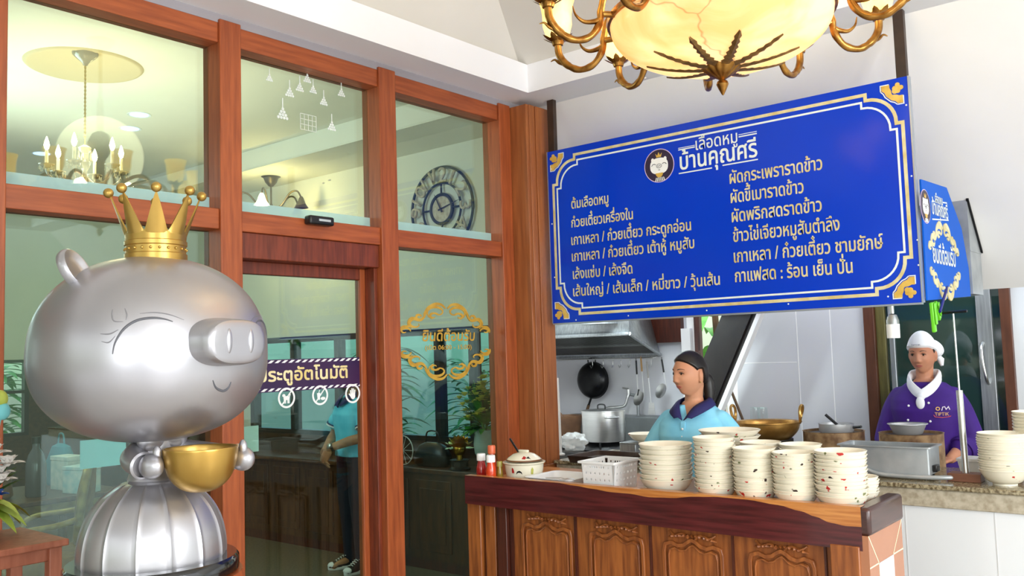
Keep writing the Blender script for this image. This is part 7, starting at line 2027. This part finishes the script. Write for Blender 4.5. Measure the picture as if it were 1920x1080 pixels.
def shoe(parent, s_, up, sole, toe=None, turn=0.0):
    T = Matrix.Translation((s_ * 0.09, 0, 0)) @ Matrix.Rotation(turn, 4, 'Z')
    def ring(y, w, h, z0): return [T @ Vector((w * cos(a), y, z0 + h * max(0, sin(a)) if sin(a) > 0 else z0 + 0.004 * sin(a))) for a in [2 * pi * i / 20 for i in range(20)]]
    b = MB(); b.loft([ring(y, w, h, 0.022) for y, w, h in ((0.080, 0.020, 0.03), (0.075, 0.034, 0.055), (0.04, 0.042, 0.075), (0.0, 0.043, 0.078), (-0.04, 0.045, 0.062), (-0.09, 0.048, 0.045), (-0.13, 0.044, 0.034), (-0.155, 0.030, 0.022), (-0.162, 0.014, 0.010))])
    o = b.build('shoe', up, parent)
    b = MB(); b.loft([[T @ Vector((w * cos(a), y0 + l * sin(a), z)) for a in [2 * pi * i / 32 for i in range(32)]] for z, w, l, y0 in ((0.0, 0.046, 0.122, -0.04), (0.004, 0.049, 0.125, -0.04), (0.020, 0.050, 0.127, -0.04), (0.026, 0.047, 0.124, -0.04))]); b.build('sole', sole, o)
    if toe:
        b = MB(); b.sphere(T @ Vector((0, -0.130, 0.030)), 0.041, 0.036, 0.026, 18, 10); b.build('toe_cap', toe, o)
        b = MB()
        for k in range(5): yy = -0.03 - k * 0.017; b.tube([T @ Vector((-0.022, yy - 0.004, 0.098 - k * 0.009)), T @ Vector((0, yy, 0.104 - k * 0.009)), T @ Vector((0.022, yy - 0.004, 0.098 - k * 0.009))], 0.0028, 6)
        b.tube([T @ Vector((0, -0.025, 0.106)), T @ Vector((0.03, -0.02, 0.10)), T @ Vector((0.02, -0.04, 0.096)), T @ Vector((0, -0.025, 0.106))], 0.0025, 6); b.build('laces', toe, o)
    return o


def hair_cap(name, parent, HM, m, kfun, off, n=180, k=140, top=0.0, soft=0.022):
    """shell over the skull; it sinks under the skin along the line kfun = 0"""
    def f(d):
        p = head_shape(d) if d.y > -0.2 else Vector((d.x * 0.073, max(d.y * 0.094, -0.094), d.z * 0.113)).lerp(head_shape(d), 0.5)
        g = Vector((d.x / 0.073, d.y / 0.094, d.z / 0.113)).normalized()
        kv = kfun(p); t_ = max(0, min(1, (kv + soft * 0.3) / soft)); t_ = t_ * t_ * (3 - 2 * t_)
        return p + g * sm(-0.016, off, t_) + Vector((0, 0, top * max(0, d.z) ** 2 * t_))
    vs, fs = sphere_grid(n, k, f); b = MB(); b.add([HM @ v for v in vs], fs)
    return b.build(name, m, parent)


def pw_line(pts, y):
    if y <= pts[0][0]: return pts[0][1]
    for (a, b_), (c, d) in zip(pts, pts[1:]):
        if y <= c: return sm(b_, d, (y - a) / (c - a))
    return pts[-1][1]


def facing(p, psi):
    c = Vector((CC.x - p[0], CC.y - p[1])).normalized(); r = Vector((-c.y, c.x))   # r: image right as seen from the camera
    f = c * cos(psi) - r * sin(psi)
    return atan2(f.y, f.x) + pi / 2


def collar_strip(name, parent, m, pts_in, pts_out, mt=None, thick=0.004):
    """folded collar: inner edge at the neck, outer edge lying on the shirt"""
    A = spline(pts_in, 5); Bp = spline(pts_out, 5); b = MB(); n = len(A)
    mid = [(a + c) / 2 + Vector((0, 0, 0.010)) for a, c in zip(A, Bp)]
    b.add(A + mid + Bp, [(i, i + 1, n + i + 1, n + i) for i in range(n - 1)] + [(n + i, n + i + 1, 2 * n + i + 1, 2 * n + i) for i in range(n - 1)])
    o = b.build(name, m, parent); s = o.modifiers.new('thickness', 'SOLIDIFY'); s.thickness = thick; s.offset = 0
    return o


# ---- woman in light blue between the two counters
skin1 = skin_mat('warm_skin', (206, 150, 118), (190, 130, 100))
pw = at(1297, 700, 'y', 3.83)
t0 = at(1290, 658, 'y', 3.83).z
s1 = (t0 + 0.005) / 1.556
rz1 = facing((pw.x, 3.83), radians(26))
lb_shirt = mat('light_blue_polo', (140, 212, 240), 0.8, rgb2=(124, 200, 232), scale=10, bump=0.05)
navy = mat('navy_collar', (34, 32, 92), 0.8, vary=0.1, scale=20)
arms1 = [(-1, (-0.215, 0.0, 1.00), (-0.16, -0.13, 0.82), ((0.2, -0.6, -0.6), (0.9, 0, 0.2), 1, 0.4)), (1, (0.215, 0.0, 1.00), (0.17, -0.13, 0.82), ((-0.2, -0.6, -0.6), (-0.9, 0, 0.2), -1, 0.4))]
w1, body1, HM1 = person('woman in a light blue polo with navy collar and tied back black hair, looking left', (pw.x, 3.83, 0), rz1, s1, skin1, (radians(-26), radians(2)), (0.0, -0.008, -0.004), arms1, None, 0.94, 0.925)
gsl = lambda s_, el, k=0.62: ([(s_ * 0.128, 0.012, 1.212), (s_ * 0.170, 0.012, 1.15), tuple(sm(Vector((s_ * 0.165, 0.012, 1.235)), Vector(el), k + 0.1) + Vector((s_ * 0.012, 0, 0)))], [0.058, 0.066, 0.072])
sh1 = garment_mesh('polo_shirt', w1, lb_shirt, 0.022, 0.80, 1.285, [gsl(-1, (-0.215, 0.0, 1.0)), gsl(1, (0.215, 0.0, 1.0))], 0.005, 0.94, neck_v=vneck(1.228))
for s_ in (-1, 1):
    c_ = collar_strip('collar', w1, navy, [(0, 0.080, 1.330), (s_ * 0.046, 0.066, 1.330), (s_ * 0.066, 0.014, 1.318), (s_ * 0.036, -0.072, 1.286), (s_ * 0.003, -0.116, 1.226)],
                 [(0, 0.106, 1.292), (s_ * 0.070, 0.090, 1.290), (s_ * 0.102, 0.012, 1.285), (s_ * 0.088, -0.076, 1.262), (s_ * 0.046, -0.120, 1.236)])
b = MB(); b.prism([(-0.011, 0), (0.011, 0), (0.012, 0.125), (-0.012, 0.125)], 0.006, 0, Matrix.Translation((0, -0.140, 1.098)) @ Matrix.Rotation(radians(-11), 4, 'X')); b.build('placket', lb_shirt, sh1, bevel=0.002)
for i in range(3): b = MB(); z = 1.115 + i * 0.036; b.sphere((0.0, -0.1425 + (z - 1.098) * 0.19, z), 0.0055, 0.003, 0.0055, 12, 8); b.build('button', wpl, sh1)
b = MB(); T = Matrix.Translation((0.070, -0.118, 1.135)) @ Matrix.Rotation(radians(26), 4, 'Z') @ Matrix.Rotation(radians(-4), 4, 'X')
b.prism(ell(0, 0, 0.017, 0.017, 24), -0.003, 0, T); b.prism(ell(0, 0, 0.010, 0.011, 18), -0.0035, 1, T); b.build('chest_emblem', [emb_dark, emb_white], sh1)
trousers(w1, mat('navy_trousers', (34, 36, 52), 0.85, vary=0.15)); [shoe(w1, s_, black_m, black_m) for s_ in (-1, 1)]
HL = [(-0.1, 0.074), (-0.075, 0.068), (-0.05, 0.052), (-0.025, 0.032), (-0.008, 0.014), (0.004, 0.020), (0.026, 0.020), (0.036, -0.05), (0.1, -0.072)]
hr = hair_cap('hair', w1, HM1, hair_m, lambda c: c.z - pw_line(HL, c.y), 0.011)
b = MB(); pts = [HM1 @ Vector(p) for p in spline([(0, 0.075, -0.01), (0.0, 0.108, -0.04), (0.005, 0.112, -0.085), (0.01, 0.108, -0.14), (0.012, 0.10, -0.20)], 6)]
b.tube(pts, [sm(0.030, 0.010, (i / (len(pts) - 1)) ** 1.4) + 0.008 * sin(pi * i / (len(pts) - 1)) for i in range(len(pts))], 16); b.build('ponytail', hair_m, hr)
b = MB(); [b.sphere(HM1 @ Vector((s_ * 0.0785, 0.003, -0.040)), 0.004, seg=10, rings=6) for s_ in (1,)]; b.build('earring', goldc_m, body1)

# ---- woman in purple behind the granite counter
skin2 = skin_mat('tan_skin', (200, 140, 108), (180, 118, 90))
pv = at(1731, 672, 'y', 5.25)
s2 = (at(1735, 626, 'y', 5.25).z) / 1.605 * 1.034
rz2 = facing((pv.x, 5.25), radians(10))
purp = mat('purple_chef_jacket', (62, 8, 126), 0.75, rgb2=(52, 4, 110), scale=8, bump=0.06)
capw = mat('white_cotton', (244, 244, 246), 0.8, vary=0.03, scale=8)
el2 = ((-0.205, -0.02, 0.985), (0.205, -0.02, 0.985))
arms2 = [(-1, el2[0], (-0.14, -0.165, 0.91), ((0.5, -0.8, -0.2), (0, -0.2, -1), 1, 0.4)), (1, el2[1], (0.13, -0.165, 0.91), ((-0.5, -0.8, -0.2), (0, -0.2, -1), -1, 0.4))]
w2, body2, HM2 = person('woman in a purple chef jacket, white cap and white neckerchief behind the granite counter', (pv.x, 5.25, 0), rz2, s2, skin2, (radians(-8), radians(4)), (0, -0.005, -0.004), arms2, None, 0.92, 0.88)
def sl2(s_):
    el = Vector(el2[0 if s_ < 0 else 1]); wr = Vector((s_ * 0.135, -0.165, 0.91))
    return ([(s_ * 0.128, 0.012, 1.210), (s_ * 0.166, 0.008, 1.13), tuple(el + Vector((s_ * 0.004, 0.01, -0.005))), tuple(sm(el, wr, 0.45))], [0.060, 0.064, 0.064, 0.058])
jk = garment_mesh('chef_jacket', w2, purp, 0.030, 0.72, 1.29, [sl2(-1), sl2(1)], 0.006, 0.93, neck_v=vneck(1.31))
for s_ in (-1, 1):
    el = Vector(el2[0 if s_ < 0 else 1]); wr = Vector((s_ * 0.135, -0.165, 0.91)); c0 = sm(el, wr, 0.40); d = (wr - el).normalized()
    b = MB(); b.lathe([(0.052, -0.02), (0.064, -0.018), (0.066, 0.0), (0.064, 0.018), (0.052, 0.02), (0.05, 0.0), (0.052, -0.02)], 28, c0, M=d.to_track_quat('Z', 'Y').to_matrix().to_4x4()); b.build('rolled_cuff', purp, jk)
b = MB(); b.prism([(-0.05, 0), (0.052, 0), (0.030, 0.27), (-0.030, 0.27)], 0.004, 0, Matrix.Translation((0.0, -0.146, 0.93)) @ Matrix.Rotation(radians(-4), 4, 'X')); 
for x, z in ((-0.062, 1.175), (-0.068, 1.10), (0.040, 1.095), (0.040, 0.985), (-0.07, 1.0), (0.036, 1.19)):
    q = MB(); q.sphere((x, -0.1455 + max(0, (z - 1.13)) * 0.14, z), 0.0062, 0.004, 0.0062, 12, 8); q.build('button', wpl, jk)
# neckerchief
b = MB(); ring = spline([(0, 0.080, 1.335), (0.056, 0.058, 1.335), (0.074, 0.0, 1.320), (0.064, -0.060, 1.285), (0.026, -0.100, 1.248), (0, -0.110, 1.236), (-0.026, -0.100, 1.248), (-0.064, -0.060, 1.285), (-0.074, 0.0, 1.320), (-0.056, 0.058, 1.335)], 5, True)
nr = len(ring); vs = []
for i, p in enumerate(ring):
    t = (ring[(i + 1) % nr] - ring[i - 1]).normalized(); o_ = Vector((p.x, p.y - 0.012, 0)); o_ = o_.normalized() if o_.length > 1e-4 else Vector((0, -1, 0)); u_ = t.cross(o_).normalized(); o_ = u_.cross(t)
    for k in range(10):
        a = 2 * pi * k / 10; vs.append(p + o_ * 0.011 * cos(a) + u_ * 0.026 * sin(a))
b.add(vs, [(i * 10 + k, i * 10 + (k + 1) % 10, ((i + 1) % nr) * 10 + (k + 1) % 10, ((i + 1) % nr) * 10 + k) for i in range(nr) for k in range(10)])
kn = b.build('neckerchief', capw, w2)
b = MB(); b.sphere((0, -0.124, 1.224), 0.022, 0.018, 0.020, 16, 12); b.sphere((-0.004, -0.136, 1.190), 0.022, 0.013, 0.034, 16, 12); b.build('knot', capw, kn)
# cap
CL = [(-0.1, 0.048), (-0.05, 0.044), (0.0, 0.022), (0.03, 0.0), (0.06, -0.02), (0.1, -0.03)]
cp = hair_cap('cap', w2, HM2, capw, lambda c: c.z - pw_line(CL, c.y), 0.016, top=0.020, soft=0.014)
HL2 = [(-0.1, 0.06), (-0.03, 0.05), (-0.012, 0.0), (0.0, 0.012), (0.026, 0.012), (0.036, -0.045), (0.1, -0.05)]
hair_cap('hair', w2, HM2, hair_m, lambda c: c.z - pw_line(HL2, c.y), 0.005)
b = MB(); b.sphere(HM2 @ Vector((0.035, 0.085, 0.035)), 0.070, 0.058, 0.050, 20, 14, 0, HM2.to_3x3().to_4x4() @ Matrix.Rotation(0.6, 4, 'Y')); b.build('cap_gather', capw, cp)
b = MB(); b.tube([HM2 @ Vector(p) for p in ((0.055, 0.09, -0.01), (0.075, 0.095, -0.04), (0.082, 0.085, -0.075))], [0.012, 0.018, 0.008], 10); b.build('cap_tie', capw, cp)
try:
    vs, fs = _glyph_mesh('TIPTIK'); wtx = max(p.x for p in vs); b = MB()
    for p in range(len(vs)):
        u = (vs[p].x / wtx - 0.5) * 0.052; z = 0.066 + vs[p].y * 0.0125; a = u / 0.085; rr = 0.094 + 0.0185 - max(0, z - 0.05) * 0.20
        vs[p] = HM2 @ Vector((rr * 0.86 * sin(a) * 1.0, -rr * cos(a) + 0.001, z))
    b.add(vs, fs, 0, False); b.build('cap_lettering', navy, cp, fix=False)
except Exception as ex: print('cap text', ex)
T2 = Matrix.Translation((0.092, -0.128, 1.125)) @ Matrix.Rotation(radians(24), 4, 'Z')
vs, fs = _glyph_mesh('TIPTIK'); wtx = max(p.x for p in vs); b = MB(); b.add([T2 @ Vector(((p.x / wtx - 0.5) * 0.070, -0.012, p.y * 0.024)) for p in vs], fs, 0, False)
b.ribbon([(-0.040, 0.004), (-0.034, -0.006), (0.0, -0.010), (0.034, -0.006), (0.044, -0.002)], 0.003, 0.002, 1, T2 @ Matrix.Translation((0, -0.010, 0)))
b.ribbon(ell(-0.018, 0.036, 0.009, 0.008, 14), 0.004, 0.002, 0, T2 @ Matrix.Translation((0, -0.010, 0)), True); b.ribbon([(0.0, 0.026), (0.006, 0.044), (0.016, 0.046), (0.022, 0.032), (0.034, 0.046), (0.040, 0.030)], 0.004, 0.002, 2, T2 @ Matrix.Translation((0, -0.010, 0)))
b.build('embroidered_emblem', [mat('gold_thread', (232, 176, 96), 0.6, vary=0.1), mat('red_thread', (206, 70, 60), 0.6, vary=0.1), mat('pale_thread', (230, 214, 226), 0.6, vary=0.05)], jk, fix=False)
trousers(w2, mat('black_trousers', (24, 24, 28), 0.85, vary=0.15)); [shoe(w2, s_, black_m, black_m) for s_ in (-1, 1)]

# ---- person behind the glass door
p3 = Vector((-5.215, 4.375, 0))
s3 = 1.55 / 1.56
rz3 = facing((p3.x, p3.y), radians(62))
aq = mat('aqua_polo', (110, 216, 244), 0.8, rgb2=(86, 196, 228), scale=10)
skin3 = skin_mat('door_person_skin', (178, 128, 92), (160, 110, 78))
e3 = ((-0.235, -0.03, 1.0), (0.235, -0.03, 1.0))
arms3 = [(-1, e3[0], (-0.055, -0.200, 0.90), ((0.45, -0.25, -0.85), (0.3, 0.9, 0.1), 1, 0.25)), (1, e3[1], (0.050, -0.220, 0.915), ((-0.5, -0.25, -0.85), (-0.3, 0.9, 0.1), -1, 0.3))]
w3, body3, HM3 = person('person in an aqua polo with clasped hands and sneakers behind the glass door', (p3.x, p3.y, 0), rz3, s3, skin3, (radians(-5), 0), (0, -0.005, 0), arms3, None)
sh3 = garment_mesh('polo_shirt', w3, aq, 0.022, 0.84, 1.285, [gsl(-1, e3[0], 0.55), gsl(1, e3[1], 0.55)], 0.006, neck_v=vneck(1.2))
for s_ in (-1, 1):
    collar_strip('collar', w3, navy, [(0, 0.080, 1.330), (s_ * 0.046, 0.066, 1.330), (s_ * 0.066, 0.014, 1.318), (s_ * 0.034, -0.074, 1.284), (s_ * 0.002, -0.126, 1.200)],
                 [(0, 0.106, 1.292), (s_ * 0.070, 0.090, 1.290), (s_ * 0.102, 0.012, 1.285), (s_ * 0.094, -0.078, 1.252), (s_ * 0.046, -0.130, 1.212)])
    el = Vector(e3[0 if s_ < 0 else 1]); sh_ = Vector((s_ * 0.165, 0.012, 1.235)); d = (el - sh_).normalized(); c0 = sm(sh_, el, 0.66) + Vector((s_ * 0.012, 0, 0))
    for off, mt_, r in ((0.055, navy, 0.0755), (0.066, emb_white, 0.0752)):
        b = MB(); b.lathe([(r - 0.003, -0.005), (r + 0.002, -0.005), (r + 0.002, 0.005), (r - 0.003, 0.005), (r - 0.003, -0.005)], 28, c0 + d * (off - 0.035), M=d.to_track_quat('Z', 'Y').to_matrix().to_4x4()); b.build('sleeve_band', mt_, sh3)
tr3 = trousers(w3, mat('dark_navy_trousers', (26, 28, 44), 0.85, vary=0.15))
for s_ in (-1, 1): shoe(w3, s_, black_m, emb_white, emb_white, s_ * 0.25 * 1)
HL3 = [(-0.1, 0.066), (-0.05, 0.055), (-0.02, 0.03), (0.0, -0.01), (0.01, 0.015), (0.03, 0.015), (0.04, -0.06), (0.1, -0.08)]
hair_cap('hair', w3, HM3, hair_m, lambda c: c.z - pw_line(HL3, c.y), 0.010)
wc_ = sm(Vector(e3[1]), Vector((0.050, -0.220, 0.915)), 0.92); d = (Vector((0.050, -0.220, 0.915)) - Vector(e3[1])).normalized(); M_ = d.to_track_quat('Z', 'Y').to_matrix().to_4x4()
b = MB(); b.lathe([(0.027, -0.010), (0.0315, -0.010), (0.0315, 0.010), (0.027, 0.010), (0.027, -0.010)], 28, wc_, M=M_); wst = b.build('watch_strap', black_m, w3)
fc = Vector((0.1, -0.95, 0.3)).normalized(); b = MB(); b.lathe([(0, 0.0), (0.020, 0.0), (0.021, 0.006), (0.017, 0.009), (0, 0.009)], 24, wc_ + fc * 0.030, M=fc.to_track_quat('Z', 'Y').to_matrix().to_4x4()); b.build('watch_face', steel_m, wst)
